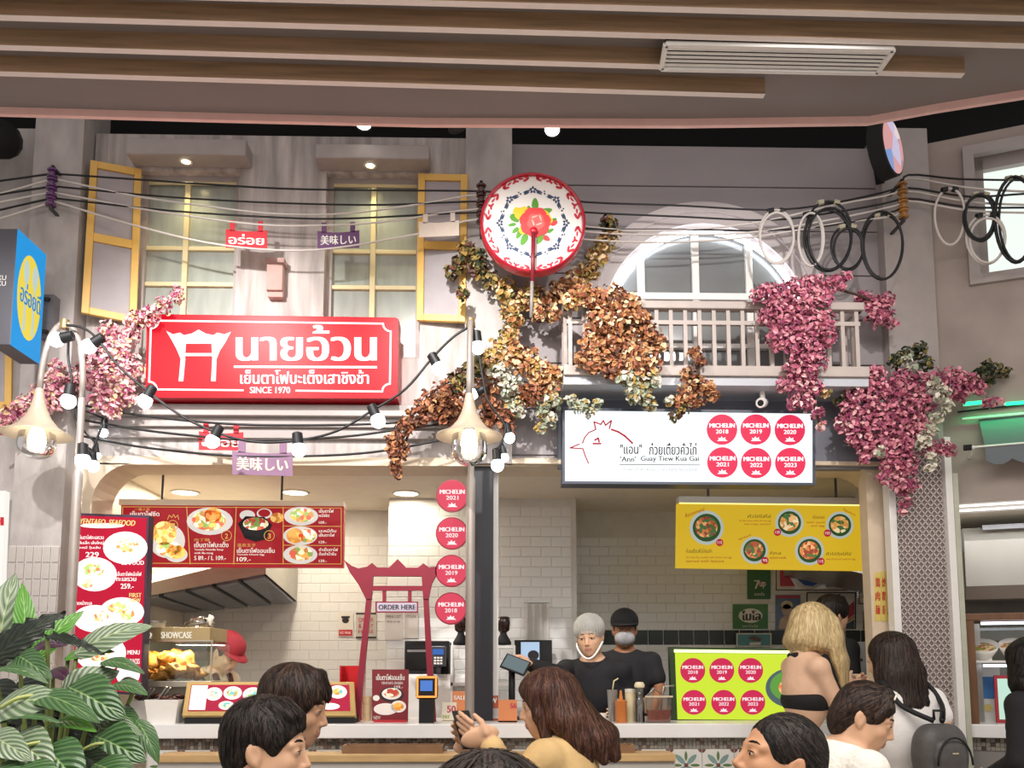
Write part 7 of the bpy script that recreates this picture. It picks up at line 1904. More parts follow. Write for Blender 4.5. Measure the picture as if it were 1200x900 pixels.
def person(label, hc, yaw, pitch=0, roll=0, s=1.0, fem=False, skin='light', tyaw=None, lean=(0, 0), sit=False, h=.006,
           shirt=None, sleeve='long', pants='#26262a', arms=None, hair=None, hairkey=None, strands=0, slen=.06, lips=None, eyes=True, bw=1.0, crown=(-.03, 0, .12), sdown=.5, torso_clothed=True, neckdrop=.045, collar=False, who='', hair_extra=None):
    hc = Vector(hc); M = frame(yaw, pitch, roll); tyaw = yaw if tyaw is None else tyaw
    T = frame(tyaw); tf, tl = T @ Vector((1, 0, 0)), T @ Vector((0, 1, 0)); up = Vector((0, 0, 1))
    P = lambda x, y, z: hc + M @ (Vector((x, y, z)) * s)
    rnd = random.Random(int(abs(hc.x * 1000) + hc.y * 77))
    nb = P(-.03, 0, -.115) + Vector((0, 0, -neckdrop)) * s - tf * .01
    lv = tf * lean[0] + tl * lean[1]
    hip = nb + Vector((0, 0, -.50 * s)) - lv
    mid = nb.lerp(hip, .45) ; chest = nb.lerp(hip, .28)
    ground = thing('person', label, 'person', Vector((hip.x, hip.y, 0)))
    sk = skinm(skin)
    B = Blob()
    head_shape(B, P, M, s, fem)
    nr = (.046 if fem else .054) * s
    B.cap(P(-.022, 0, -.05), nb, nr, nr * 1.06, .03)
    shl = {}
    sw = (.158 if fem else .178) * s * bw
    for q, nm in ((1, 'L'), (-1, 'R')):
        sh = nb + tl * q * sw + Vector((0, 0, -.055 * s)); shl[nm] = sh
        B.cap(nb + Vector((0, 0, -.03)), sh, .045 * s, .046 * s, .05)
    Tm = T
    cr = (.105 * s, (.150 if fem else .165) * s * bw, .17 * s)
    def torso(Bx, inf):
        Bx.ell(chest, [q + inf for q in cr], Tm, .05)
        Bx.ell(mid, [.095 * s + inf, (.125 if fem else .145) * s * bw + inf, .15 * s], Tm, .06)
        Bx.ell(hip, [.115 * s + inf, .165 * s * bw + inf, .13 * s], Tm, .06)
        if fem:
            for q in (-1, 1): Bx.ell(chest + tf * .075 * s + tl * q * .07 * s - up * .03 * s, [.05 * s + inf] * 3, Tm, .04)
    torso(B, 0)
    arms = arms or {}
    AR = {}
    for nm, q in (('L', 1), ('R', -1)):
        a = arms.get(nm, {})
        sh = shl[nm]
        el = Vector(a['el']) if 'el' in a else sh + tl * q * .05 + Vector((0, 0, -.27 * s)) - tf * .02
        wr = Vector(a['wr']) if 'wr' in a else el + tf * .20 * s + Vector((0, 0, -.10 * s)) - tl * q * .03
        B.cap(sh, el, .044 * s, .036 * s, .03).cap(el, wr, .036 * s, .026 * s, .015)
        d = (wr - el).normalized()
        side = Vector(a['side']) if 'side' in a else (Vector((0, 0, 1)) - d * d.z)
        pn = Vector(a['pn']) if 'pn' in a else d.cross(side) * q
        hand(B, wr, Vector(a['d']) if 'd' in a else d, side, pn, s, a.get('curl', .45))
        AR[nm] = (sh, el, wr)
    legs = []
    for q in (-1, 1):
        hj = hip + tl * q * .085 * s
        if sit: kn = hj + tf * .42 * s; kn.z = max(.48, hip.z - .02); an = Vector((kn.x, kn.y, .09)) + tf * .02
        else:
            kn = hj * 1; kn.z = max(.45, hip.z * .53); kn += tf * .02; an = Vector((hj.x, hj.y, .09)) - tf * .02
        legs.append((hj, kn, an)); B.cap(hj, hj.lerp(kn, .35), .075 * s, .068 * s, .04)
    V, Q = B.mesh(h)
    Li = np.array((M.transposed() @ Matrix.Identity(3)))
    loc = (V - np.array(hc)) @ np.array(M) / s
    fc = loc[Q].mean(1)
    mi = np.zeros(len(Q), int)
    lp = (fc[:, 0] > .080) & (np.abs(fc[:, 1]) < .021) & (fc[:, 2] < -.054) & (fc[:, 2] > -.076) & (fc[:, 0] > .0825)
    mi[lp] = 1
    hm = hairkey
    body = np_obj('body', V, Q, [sk, lips or lipm, hm or eyed], ground, mi)
    if eyes:
        for q in (-1, 1):
            e = MB()
            c = P(.0815, q * .031, .002)
            e.ball(c, (.0058 * s, .0120 * s, .0046 * s), 12, 8, 0, M)
            e.ball(P(.0858, q * .031, .001), (.0024 * s, .0048 * s, .0046 * s), 10, 6, 1, M)
            pts = [P(.083 + .0065 * math.cos(R(a)), q * .031 + .0165 * math.sin(R(a)), .0070 + .0025 * math.cos(R(a)) - .002) for a in range(-75, 76, 25)]
            e.tube(pts, .0016 * s, 5, mi=1)
            e.build('eye', [eyew, eyed], ground, True)
            MB().tube([P(.0875, q * .012, .0275), P(.0845, q * .024, .0310), P(.0795, q * .036, .0315), P(.0735, q * .047, .0275)], [.0024 * s, .0034 * s, .0028 * s, .0010 * s], 6).build('eyebrow', hm or eyed, ground, True)
    # clothing
    if shirt:
        C = Blob()
        if torso_clothed:
            torso(C, .014)
            for nm in 'LR': C.cap(nb + Vector((0, 0, -.055)), AR[nm][0], .042 * s + .012, .046 * s + .014, .05)
            C.cap(nb + Vector((0, 0, -.035)), nb + Vector((0, 0, -.10)), nr * 1.12 + .006, .08, .03)
        for nm in 'LR':
            sh, el, wr = AR[nm]
            if sleeve == 'long': C.cap(sh, el, .046 * s + .016, .040 * s + .014, .03).cap(el, el.lerp(wr, .93), .040 * s + .014, .034 * s + .008, .02)
            elif sleeve == 'short': C.cap(sh, sh.lerp(el, .62), .046 * s + .016, .044 * s + .02, .03)
        V, Q = C.mesh(h * 1.7); np_obj('shirt', V, Q, [shirt], ground)
    C = Blob()
    C.ell(hip - Vector((0, 0, .02)), [.115 * s + .014, .165 * s * bw + .014, .12 * s], Tm, .03)
    for hj, kn, an in legs: C.cap(hj, kn, .088 * s, .065 * s, .04).cap(kn, an, .065 * s, .052 * s, .02)
    V, Q = C.mesh(.018); np_obj('trousers', V, Q, [mat('trousers_' + pants[1:], pants, .8, var=.06)], ground)
    for hj, kn, an in legs:
        sh_ = Blob(); sh_.cap(Vector((an.x, an.y, .045)) - tf * .03, Vector((an.x, an.y, .04)) + tf * .15, .045, .038, .01)
        V, Q = sh_.mesh(.01); V[:, 2] = np.maximum(V[:, 2], .002); np_obj('shoe', V, Q, [black], ground)
    # hair
    if hair:
        Hb = Blob(); hair(Hb, P, M, s)
        V, Q = Hb.mesh(h * 1.1)
        if hair_extra: V = hair_extra(V, hc, M)
        if strands:
            V2, Q2 = ribbons(V, Q, M, hc, rnd, strands, slen, .0022, P(*crown), sdown)
            mi = np.concatenate([np.zeros(len(Q), int), np.repeat([1 if rnd.random() < .45 else 0 for _ in range(len(Q2) // 5)], 5)])
            Q = np.concatenate([Q, Q2 + len(V)]); V = np.concatenate([V, V2])
        else: mi = None
        np_obj('hair', V, Q, [hairkey, HLIGHT[hairkey.name]], ground, mi)
    if sit:
        st = thing('stool', 'round wooden dining stool under the person ' + who, 'stool', Vector((hip.x, hip.y, 0)))
        zt = hip.z - .13 * s - .01
        MB().lathe([(0, zt - .03), (.16, zt - .03), (.17, zt - .015), (.16, zt), (0, zt)], (hip.x, hip.y, 0), 20).build('seat', lw, st, True, sharp=40)
        for k in range(4):
            a = R(45 + 90 * k); MB().bar((hip.x + .1 * math.cos(a), hip.y + .1 * math.sin(a), zt - .03), (hip.x + .16 * math.cos(a), hip.y + .16 * math.sin(a), 0.0), .025).build('leg', dsteel, st)
    return dict(root=ground, P=P, M=M, nb=nb, hip=hip, chest=chest, T=T, arms=AR, tf=tf, tl=tl, sh=shl)

H_black = hairm('black', '#1d1715', '#0b0807'); H_dark = hairm('darkbrown', '#2b1f1a', '#140d0a'); H_brown = hairm('brown', '#4e3027', '#2c1a15'); H_blonde = hairm('blonde', '#d3bb8c', '#a48a5c'); H_dk2 = hairm('longdark', '#2c211c', '#120c0a')
HLIGHT = {H_black.name: hairm('black_light', '#3a302b', '#241c18'), H_dark.name: hairm('dark_light', '#4f3b30', '#33241c'), H_brown.name: hairm('brown_light', '#735040', '#4c3228'), H_blonde.name: hairm('blonde_light', '#ead6a8', '#c6ac78'), H_dk2.name: hairm('long_light', '#4a382e', '#2c201a')}
def cloth(name, hexc, var=.06, bump=.15): return mat('cloth_' + name, hexc, .85, var=var, nscale=14, bump=bump, bscale=40)

# --- hair styles (head space: x forward, y left, z up)
def hair_short(B, P, M, s):
    B.ell(P(-.014, 0, .042), [.106 * s, .086 * s, .096 * s], M, .01)
    B.ell(P(-.055, 0, -.005), [.056 * s, .072 * s, .070 * s], M, .02)
    B.ell(P(.112, 0, -.035), [.088 * s, .12 * s, .095 * s], M, .012, True)      # face
    B.ell(P(.045, 0, -.12), [.12 * s, .16 * s, .10 * s], M, .012, True)         # below the ears
    for q in (-1, 1): B.ell(P(.004, q * .095, -.022), [.040 * s, .034 * s, .048 * s], M, .008, True)
    for y, a, b in ((-.05, .045, .035), (-.025, .058, .03), (0, .062, .03), (.025, .058, .03), (.05, .045, .035)):
        B.cap(P(a - .03, y * .9, .112), P(a + .014, y * 1.0, .088), .020 * s, .010 * s, .012)
def hair_under_net(B, P, M, s):
    B.ell(P(-.018, 0, .045), [.103 * s, .086 * s, .088 * s], M, .01)
    B.ell(P(.118, 0, -.03), [.085 * s, .12 * s, .085 * s], M, .01, True); B.ell(P(.04, 0, -.13), [.14 * s, .16 * s, .12 * s], M, .01, True)
def hair_under_cap(B, P, M, s):
    B.ell(P(-.02, 0, .02), [.098 * s, .080 * s, .085 * s], M, .01)
    B.ell(P(.11, 0, .0), [.09 * s, .12 * s, .16 * s], M, .012, True)
    B.ell(P(-.0, 0, .13), [.2 * s, .2 * s, .09 * s], M, .012, True)
    B.ell(P(.045, 0, -.12), [.12 * s, .16 * s, .09 * s], M, .012, True)
def hair_mop(B, P, M, s):
    B.ell(P(-.014, 0, .042), [.112 * s, .093 * s, .098 * s], M, .01)
    B.ell(P(-.055, 0, -.012), [.062 * s, .080 * s, .07 * s], M, .02)
    B.ell(P(.112, 0, -.045), [.072 * s, .12 * s, .10 * s], M, .012, True)
    B.ell(P(.04, 0, -.13), [.14 * s, .16 * s, .085 * s], M, .012, True)
    for q in (-1, 1): B.ell(P(.02, q * .105, -.04), [.03 * s, .034 * s, .04 * s], M, .008, True)
    for y, x1, z1 in ((-.06, .060, .022), (-.04, .082, .032), (-.018, .096, .040), (.01, .098, .046), (.035, .088, .034), (.06, .062, .02)):
        B.cap(P(.05, y * .5, .116), P(x1 - .012, y, .07), .014 * s, .011 * s, .012).cap(P(x1 - .012, y, .07), P(x1, y * 1.08, z1), .010 * s, .003 * s, .010)
def hair_bun(B, P, M, s):
    B.ell(P(-.018, 0, .036), [.098 * s, .080 * s, .090 * s], M, .01)
    B.ell(P(-.06, 0, -.005), [.055 * s, .072 * s, .07 * s], M, .02)
    B.ell(P(.115, 0, -.03), [.085 * s, .11 * s, .10 * s], M, .012, True)
    B.ell(P(.05, 0, -.13), [.14 * s, .16 * s, .085 * s], M, .012, True)
    for q in (-1, 1): B.ell(P(.004, q * .09, -.03), [.032 * s, .03 * s, .042 * s], M, .008, True)
    B.ell(P(-.125, 0, -.06), [.036 * s, .036 * s, .034 * s], M, .012)
def hair_bob(B, P, M, s):
    B.ell(P(-.014, 0, .036), [.100 * s, .083 * s, .092 * s], M, .01)
    B.ell(P(-.062, 0, -.02), [.058 * s, .072 * s, .085 * s], M, .02)
    B.ell(P(.118, 0, -.045), [.084 * s, .11 * s, .108 * s], M, .012, True)
    B.ell(P(.06, 0, -.13), [.13 * s, .16 * s, .10 * s], M, .012, True)
    for q in (-1, 1):
        B.ell(P(-.004, q * .092, -.03), [.030 * s, .03 * s, .042 * s], M, .008, True)
        B.cap(P(.03, q * .02, .122), P(.058, q * .060, .070), .013 * s, .010 * s, .02).cap(P(.058, q * .060, .070), P(.034, q * .077, .015), .010 * s, .005 * s, .014)
def hair_long(dn=.30, vol=1.0, front=True, wave=0.0, back=0.0):
    def f(B, P, M, s):
        B.ell(P(-.014, 0, .040), [.110 * s * vol, .090 * s * vol, .096 * s], M, .01)
        B.ell(P(.118, 0, -.05), [.078 * s, .085 * s, .115 * s], M, .012, True)
        up = Vector((0, 0, 1))
        for i in range(9):
            a = R(-110 + 220 * i / 8); y = math.sin(a) * .078 * vol; x = -math.cos(a) * .085 * vol - .012
            p0 = P(x * .85, y * .9, .05); p1 = P(x * 1.0 - .01, y * 1.08, -.07)
            p2 = p1 - up * dn * .55 * s + (M @ Vector((-.02 - back, y * .35, 0))); p3 = p2 - up * dn * .45 * s + (M @ Vector((.0 + wave * (i % 2 - .5), y * .15 - wave * .3, 0)))
            r_ = .036 * s * vol
            B.cap(p0, p1, r_, r_ * .98, .03).cap(p1, p2, r_ * .98, r_ * .85, .03).cap(p2, p3, r_ * .85, r_ * .35, .03)
    return f

def hair_jacket(B, P, M, s):
    B.ell(P(-.014, 0, .042), [.116 * s, .098 * s, .100 * s], M, .01)
    B.ell(P(.118, 0, -.05), [.076 * s, .085 * s, .118 * s], M, .012, True)
    up = Vector((0, 0, 1))
    for i in range(7):
        a = R(-95 + 190 * i / 6); y = math.sin(a) * .082; x = -math.cos(a) * .09 - .015
        p0 = P(x * .85, y * .9, .05); p1 = P(x * 1.05 - .02, y * 1.1, -.06); p2 = P(x * 1.25 - .075, y * 1.05, -.15); p3 = P(x * 1.2 - .10, y * .8, -.235)
        B.cap(p0, p1, .038 * s, .040 * s, .03).cap(p1, p2, .040 * s, .036 * s, .03).cap(p2, p3, .036 * s, .016 * s, .03)
    for q in (-1, 1):                                  # face-framing locks
        B.cap(P(.045, q * .062, .07), P(.045, q * .082, -.03), .022 * s, .018 * s, .02).cap(P(.045, q * .082, -.03), P(.030, q * .088, -.12), .018 * s, .016 * s, .02).cap(P(.03, q * .088, -.12), P(.065, q * .07, -.21), .016 * s, .008 * s, .02)
def hair_parted(B, P, M, s):
    B.ell(P(-.014, 0, .040), [.112 * s, .092 * s, .098 * s], M, .01)
    B.ell(P(.118, 0, -.05), [.078 * s, .085 * s, .115 * s], M, .012, True)
    up = Vector((0, 0, 1))
    for i in range(9):
        a = R(-110 + 220 * i / 8); y = math.sin(a) * .082; x = -math.cos(a) * .09 - .012
        p0 = P(x * .85, y * .9, .05); p1 = P(x - .01, y * 1.08, -.085)
        B.cap(p0, p1, .037 * s, .034 * s, .03)
        k = abs(math.degrees(a))
    o = P(0, 0, 0)
    for (a_, b_, c_), ra, rb in (((( .075, -.06, -.03), (.105, -.075, -.16), (.125, -.06, -.34)), .040, .030), ((( .06, -.09, -.05), (.075, -.10, -.15), (.10, -.09, -.30)), .034, .026), (((-.085, -.02, -.05), (-.115, -.03, -.15), (-.13, -.03, -.29)), .034, .020), (((-.05, -.06, -.05), (-.075, -.07, -.12), (-.09, -.07, -.17)), .034, .022)):
        a_, b_, c_ = [o + Vector(q) for q in (a_, b_, c_)]
        B.cap(a_ + up * .05, a_, ra * .8, ra, .03).cap(a_, b_, ra, rb, .03).cap(b_, c_, rb, .010, .02)
# ---------------- seated man with short hair, near the plant
person('person with cropped dark hair and bare ear near the striped plant', W(313, 879, 2.18), 2, -4, 0, 1.0, skin='light', sit=True, h=.0045, shirt=cloth('black', '#1a1a1e'), hair=hair_short, hairkey=H_black, strands=2600, slen=.04, sdown=.25, tyaw=20, who='with cropped hair')
# ---------------- man behind, fringe falling over the brow
person('person with a dark fringe in profile, facing the red order gate', W(346, 829, 2.72), -2, -12, 0, 1.0, skin='tan', sit=True, h=.005, shirt=cloth('black', '#1a1a1e'), hair=hair_mop, hairkey=H_dark, strands=2200, slen=.07, sdown=.5, who='with the dark fringe')
# ---------------- woman in the beige jacket with a phone
w9 = W(641, 826, 3.25)
pw = person('person with wavy brown hair in a beige jacket looking at a phone', w9, 182, -10, 0, 1.0, True, 'light', tyaw=150, lean=(.04, 0), sit=True, h=.005, shirt=cloth('beige', '#d3b27c', .08), hair=hair_jacket, hairkey=H_brown, strands=3000, slen=.12, sdown=1.2, neckdrop=.02, who='in the beige jacket',
            arms={'L': dict(el=W(598, 925, 3.10), wr=W(575, 872, 2.98), d=(-.75, .1, .5), side=(.1, -.3, .9), pn=(-.2, .9, .2), curl=.5), 'R': dict(el=W(640, 935, 3.35), wr=W(566, 880, 3.14), d=(-.7, -.1, .55), side=(.1, .3, .9), pn=(-.3, -.9, .2), curl=.6)})
ph = thing('mobile_phone', 'dark mobile phone held in the hands of the woman in beige', 'phone', W(540, 860, 3.05))
Mx = Matrix.Rotation(R(35), 3, 'Z') @ Matrix.Rotation(R(-30), 3, 'X')
MB().obox(W(546, 855, 3.06), (.072, .009, .15), Mx).build('body', black, ph, bevel=.006)
MB().obox(W(546, 855, 3.06) + Mx @ Vector((0, .005, 0)), (.066, .001, .14), Mx).build('display', mat('phone_glass', '#22262c', .1, var=0), ph)
# ---------------- older woman, head tipped back
person('person with a low dark bun and head tipped back before the lime board', W(911, 893, 2.12), 186, 16, 0, 1.0, True, 'warm', tyaw=175, sit=True, h=.0042, shirt=cloth('navy', '#23242c'), hair=hair_bun, hairkey=H_black, strands=1800, slen=.09, sdown=-.1, lips=lip_red, crown=(.05, 0, .1), who='with the low bun')
# ---------------- crown of a near head
person('person seen only as a dark crown of hair at the table edge', W(571, 1008, 1.12), 100, -5, 0, 1.0, skin='light', sit=True, h=.006, shirt=cloth('navy', '#23242c'), hair=hair_mop, hairkey=H_black, strands=1600, slen=.06, who='nearest the table edge')
# ---------------- woman with bob in white lace top
p7 = person('person with a dark bob and hair clip in a white lace top, looking down', W(1014, 841, 3.05), -24, -24, 0, 1.0, True, 'light', tyaw=10, lean=(.08, 0), sit=True, h=.005, shirt=cloth('whitelace', '#f0ebe2', .05, .5), sleeve='short', hair=hair_bob, hairkey=H_dark, strands=2200, slen=.08, sdown=.3, crown=(.07, 0, .10), neckdrop=.02, who='in the white lace top')
cl = MB(); P = p7['P']; pts = [P(.052 - .004 * i, -.022 - .011 * i, .116 - .010 * i) for i in range(5)]
cl.tube(pts, [.004, .007, .008, .007, .004], 8); cl.build('hair_clip', black, p7['root'], True)
cl = MB(); cl.tube([P(.062, -.014, .118), P(.062, -.030, .112), P(.062, -.044, .098)], .0032, 6); cl.build('clip_bar', mat('pearl_clip', '#e6dcc6', .3), p7['root'], True)
# ---------------- blonde woman at the counter
c4 = W(954, 738, 4.25)
p4 = person('person with long blonde hair, bare back and black crop top at the counter', c4, 26, -16, 0, 1.0, True, 'fair', tyaw=10, neckdrop=.03, bw=.82, sit=False, h=.006, shirt=None, pants='#d9d6d0', hair=hair_parted, hairkey=H_blonde, strands=2600, slen=.16, sdown=1.5,
            arms={'R': dict(el=W(982, 826, 4.10), wr=W(992, 806, 4.25), d=(.8, .4, .25), side=(0, 0, 1), pn=(-.6, .7, -.2), curl=.5), 'L': dict(el=W(962, 830, 4.48), wr=W(990, 812, 4.42))})
C = Blob(); ch = p4['chest'] - Vector((0, 0, .075))
C.ell(ch, [.105 + .012, .150 * .82 + .012, .085], p4['T'], .03)
for q in (-1, 1): C.ell(p4['chest'] + p4['tf'] * .077 + p4['tl'] * q * .07 - Vector((0, 0, .03)), [.064, .064, .064], p4['T'], .04)
V, Q = C.mesh(.006); np_obj('crop_top', V, Q, [cloth('blacktop', '#131315')], p4['root'])
C = Blob(); nb4 = p4['nb']
for q in (-1, 1): C.cap(nb4 + p4['tl'] * q * .035 + Vector((0, 0, .01)), nb4 + p4['tl'] * q * .06 + p4['tf'] * .09 - Vector((0, 0, .14)), .014, .02, .01)
C.cap(nb4 - p4['tf'] * .055 + p4['tl'] * .03, nb4 - p4['tf'] * .055 - p4['tl'] * .03, .02, .02, .01)
V, Q = C.mesh(.006); np_obj('halter_strap', V, Q, [cloth('blacktop', '#131315')], p4['root'])
C = Blob(); C.ell(p4['hip'] + Vector((0, 0, .05)), [.125, .150, .09], p4['T'], .02); V, Q = C.mesh(.008); np_obj('trouser_waist', V, Q, [mat('trousers_d9d6d0', '#d9d6d0')], p4['root'])
ph = thing('mobile_phone', 'pale phone held by the blonde woman', 'phone', W(1004, 800, 4.4))
Mx = Matrix.Rotation(R(-40), 3, 'Z') @ Matrix.Rotation(R(50), 3, 'X')
MB().obox(W(1003, 801, 4.42), (.075, .009, .15), Mx).build('body', mat('phone_pale', '#d8c9c0', .3), ph, bevel=.006)
MB().obox(W(1003, 801, 4.42) + Mx @ Vector((0, .005, 0)), (.066, .001, .14), Mx).build('display', mat('phone_glass', '#22262c', .1, var=0), ph)
# ---------------- long dark hair and backpack
p5 = person('person with long dark hair and a white shirt carrying a grey backpack', W(1043, 774, 3.95), 128, -8, 0, 1.0, True, 'light', tyaw=112, sit=False, h=.006, shirt=cloth('white', '#e6e3e0', .04), sleeve='short', pants='#141416', neckdrop=.025, hair=hair_long(.27, .95, wave=.02, back=.0), hairkey=H_dk2, bw=1.1, strands=2600, slen=.16, sdown=1.5, arms={'L': dict(el=W(1022, 850, 3.98), wr=W(1024, 905, 3.95)), 'R': dict(el=W(1104, 848, 3.92), wr=W(1106, 905, 3.88))})
bc = W(1101, 878, 3.70)
bt = thing('backpack', 'dark grey backpack with a front pocket worn on the long-haired woman', 'backpack', Vector((bc.x, bc.y, bc.z - .2)))
bpm = mat('backpack_leather', '#4a4746', .55, var=.08, nscale=40, bump=.1); Tb = frame(-78); bf, bl = Tb @ Vector((1, 0, 0)), Tb @ Vector((0, 1, 0))
C = Blob()
for dz, w_, d_ in ((-.12, .10, .062), (-.04, .102, .066), (.02, .094, .062), (.055, .075, .052)):
    C.cap(bc - bl * w_ * .55 + Vector((0, 0, dz)), bc + bl * w_ * .55 + Vector((0, 0, dz)), d_, d_, .05)
V, Q = C.mesh(.006); np_obj('main_bag', V, Q, [bpm], bt)
C = Blob()
for dz, w_ in ((-.11, .085), (-.04, .085), (.015, .07)): C.cap(bc + bf * .055 - bl * w_ * .6 + Vector((0, 0, dz)), bc + bf * .055 + bl * w_ * .6 + Vector((0, 0, dz)), .034, .034, .05)
V, Q = C.mesh(.006); np_obj('front_pocket', V, Q, [bpm], bt)
pts = [bc + bf * .092 + bl * (.085 * math.cos(R(a))) + Vector((0, 0, -.06 + .115 * math.sin(R(a)))) for a in range(0, 181, 15)]
MB().tube(pts, .0045, 6).build('zip_line', black, bt, True)
MB().obox(bc + bf * .093 + Vector((0, 0, -.01)), (.03, .004, .006), Tb @ Matrix.Rotation(R(90), 3, 'Z')).build('metal_badge', mat('badge_metal', '#d9c9a8', .25, .9, var=0), bt)
MB().tube([bc + bl * .03 + Vector((0, 0, .125)), bc + bl * .03 + Vector((0, 0, .165)), bc - bl * .02 + Vector((0, 0, .165)), bc - bl * .02 + Vector((0, 0, .125))], .007, 6).build('top_handle', black, bt, True)
for q, nm in ((1, 'L'), (-1, 'R')):
    s0_ = p5['sh'][nm]; tp = s0_ - p5['tl'] * q * .045 + Vector((0, 0, .075)); bkp = s0_ - p5['tf'] * .10 - p5['tl'] * q * .05 + Vector((0, 0, -.01))
    fr2 = s0_ + p5['tf'] * .12 - p5['tl'] * q * .05 + Vector((0, 0, -.08))
    MB().tube(smooth_path([fr2, tp + p5['tf'] * .03, tp - p5['tf'] * .03, bkp, bc + bl * (-.02 * q) + Vector((0, 0, .12))], 5), .012, 6).build('strap', black, bt, True)
# ---------------- person in black at the right edge
person('person in black with dark hair at the next stall', W(1206, 777, 4.2), 105, -10, 0, .97, True, 'light', tyaw=110, sit=False, h=.007, shirt=cloth('black', '#1a1a1e'), hair=hair_long(.08, 1.05), hairkey=H_black, strands=900, slen=.1, sdown=1)
# ---------------- dark-haired cook behind the blonde woman
person('person in black with dark hair behind the counter, half hidden by blonde hair', W(976, 722, 5.62), 20, -5, 0, 1.05, False, 'tan', sit=False, h=.008, shirt=cloth('black', '#1a1a1e'), hair=hair_mop, hairkey=H_black, strands=500)
# ---------------- cook with hair net reaching to the tablet
c2 = W(691, 746, 5.47)
p2 = person('cook in black with a white hair net reaching for the order tablet', c2, -108, -12, 4, 1.03, False, 'light', tyaw=-112, lean=(.12, 0), sit=False, h=.006, shirt=cloth('black', '#1a1a1e'), hair=hair_under_net, hairkey=H_black,
            arms={'R': dict(el=W(655, 790, 5.28), wr=W(622, 779, 5.2), d=(-1, -.15, .15), side=(0, .3, .9), pn=(-.3, -.3, -.9), curl=.35), 'L': dict(el=W(738, 812, 5.52), wr=W(728, 826, 5.36))})
P = p2['P']; M2 = p2['M']
C = Blob(); C.ell(P(-.018, 0, .050), [.118, .100, .098], M2, .01); C.ell(P(.118, 0, -.042), [.085, .12, .078], M2, .01, True); C.ell(P(.04, 0, -.13), [.14, .16, .11], M2, .01, True)
V, Q = C.mesh(.006)
pleat = 1 + .028 * np.sin(38 * np.arctan2((V - np.array(P(-.018, 0, .05))) @ np.array(M2)[:, 1], (V - np.array(P(-.018, 0, .05))) @ np.array(M2)[:, 0]))
V = np.array(P(-.018, 0, .05)) + (V - np.array(P(-.018, 0, .05))) * pleat[:, None]
np_obj('hair_net', V, Q, [mat('hair_net_gauze', '#d6d4cc', .6, var=.1, alpha=.5)], p2['root'])
pts = [P(.092 * math.cos(R(a)) + .012, .082 * math.sin(R(a)), -.035 - .085 * math.cos(R(a)) ** 2) for a in range(-88, 89, 11)]
MB().tube(pts, .0065, 6).build('chin_guard', mat('chin_guard_plastic', '#ecebe8', .3), p2['root'], True)
# ---------------- cook with black cap and mask
p3 = person('cook in a black cap and grey face mask with a black t-shirt', W(732, 738, 5.93), -98, -4, 0, 1.03, False, 'brown', tyaw=-100, sit=False, h=.007, shirt=cloth('black', '#1a1a1e'), sleeve='short', hair=hair_under_cap, hairkey=H_black,
            arms={'L': dict(el=W(773, 806, 5.90), wr=W(765, 836, 5.72)), 'R': dict(el=W(708, 812, 5.95), wr=W(716, 836, 5.8))})
def ball_cap(p, mt, s=1.0):
    P = p['P']; M = p['M']
    C = Blob(); C.ell(P(-.012, 0, .058), [.116 * s, .098 * s, .094 * s], M, .01); C.ell(P(.0, 0, -.06), [.2, .2, .095], M, .008, True)
    V, Q = C.mesh(.006); np_obj('cap_crown', V, Q, [mt], p['root'])
    m = MB(); top, bot = [], []
    for i in range(13):
        a = R(-75 + 150 * i / 12)
        for rr, lst in ((.0, None),):
            pass
        inn = P(.010 + .085 * math.cos(a), .088 * math.sin(a), .046); out = P(.025 + .135 * math.cos(a), .086 * math.sin(a), .034)
        top.append((inn, out))
    up = M @ Vector((0, 0, 1)) * .004
    for (i0, o0), (i1, o1) in zip(top[:-1], top[1:]):
        m.add([i0 + up, o0 + up, o1 + up, i1 + up, i0 - up, o0 - up, o1 - up, i1 - up], [(0, 1, 2, 3), (7, 6, 5, 4), (1, 5, 6, 2)])
    m.build('cap_visor', mt, p['root'], True)
    MB().ball(P(-.012, 0, .145), (.008, .008, .005), 8, 5).build('cap_button', mt, p['root'])
ball_cap(p3, mat('cap_black', '#17181c', .8, var=.05))
P = p3['P']; C = Blob(); C.ell(P(.044, 0, -.052), [.070, .070, .060], p3['M'], .01); C.cap(P(.105, 0, -.03), P(.10, 0, -.05), .014, .012, .02); C.ell(P(-.04, 0, -.05), [.06, .2, .2], p3['M'], .005, True)
V, Q = C.mesh(.006); np_obj('face_mask', V, Q, [mat('mask_grey', '#a9a9ac', .7, var=.06)], p3['root'])
for q in (-1, 1): MB().tube([P(.03, q * .064, -.03), P(-.015, q * .082, -.005)], .002, 5).build('mask_loop', mat('mask_grey', '#a9a9ac'), p3['root'])
q_ = p3['chest'] + p3['tf'] * .126 - p3['tl'] * .02; m = MB(); m.tube([q_ + p3['tl'] * (.028 * math.cos(R(a))) + Vector((0, 0, .014 * math.sin(R(a)))) for a in range(0, 200, 25)], .004, 5).build('chest_logo', P_white, p3['root'])
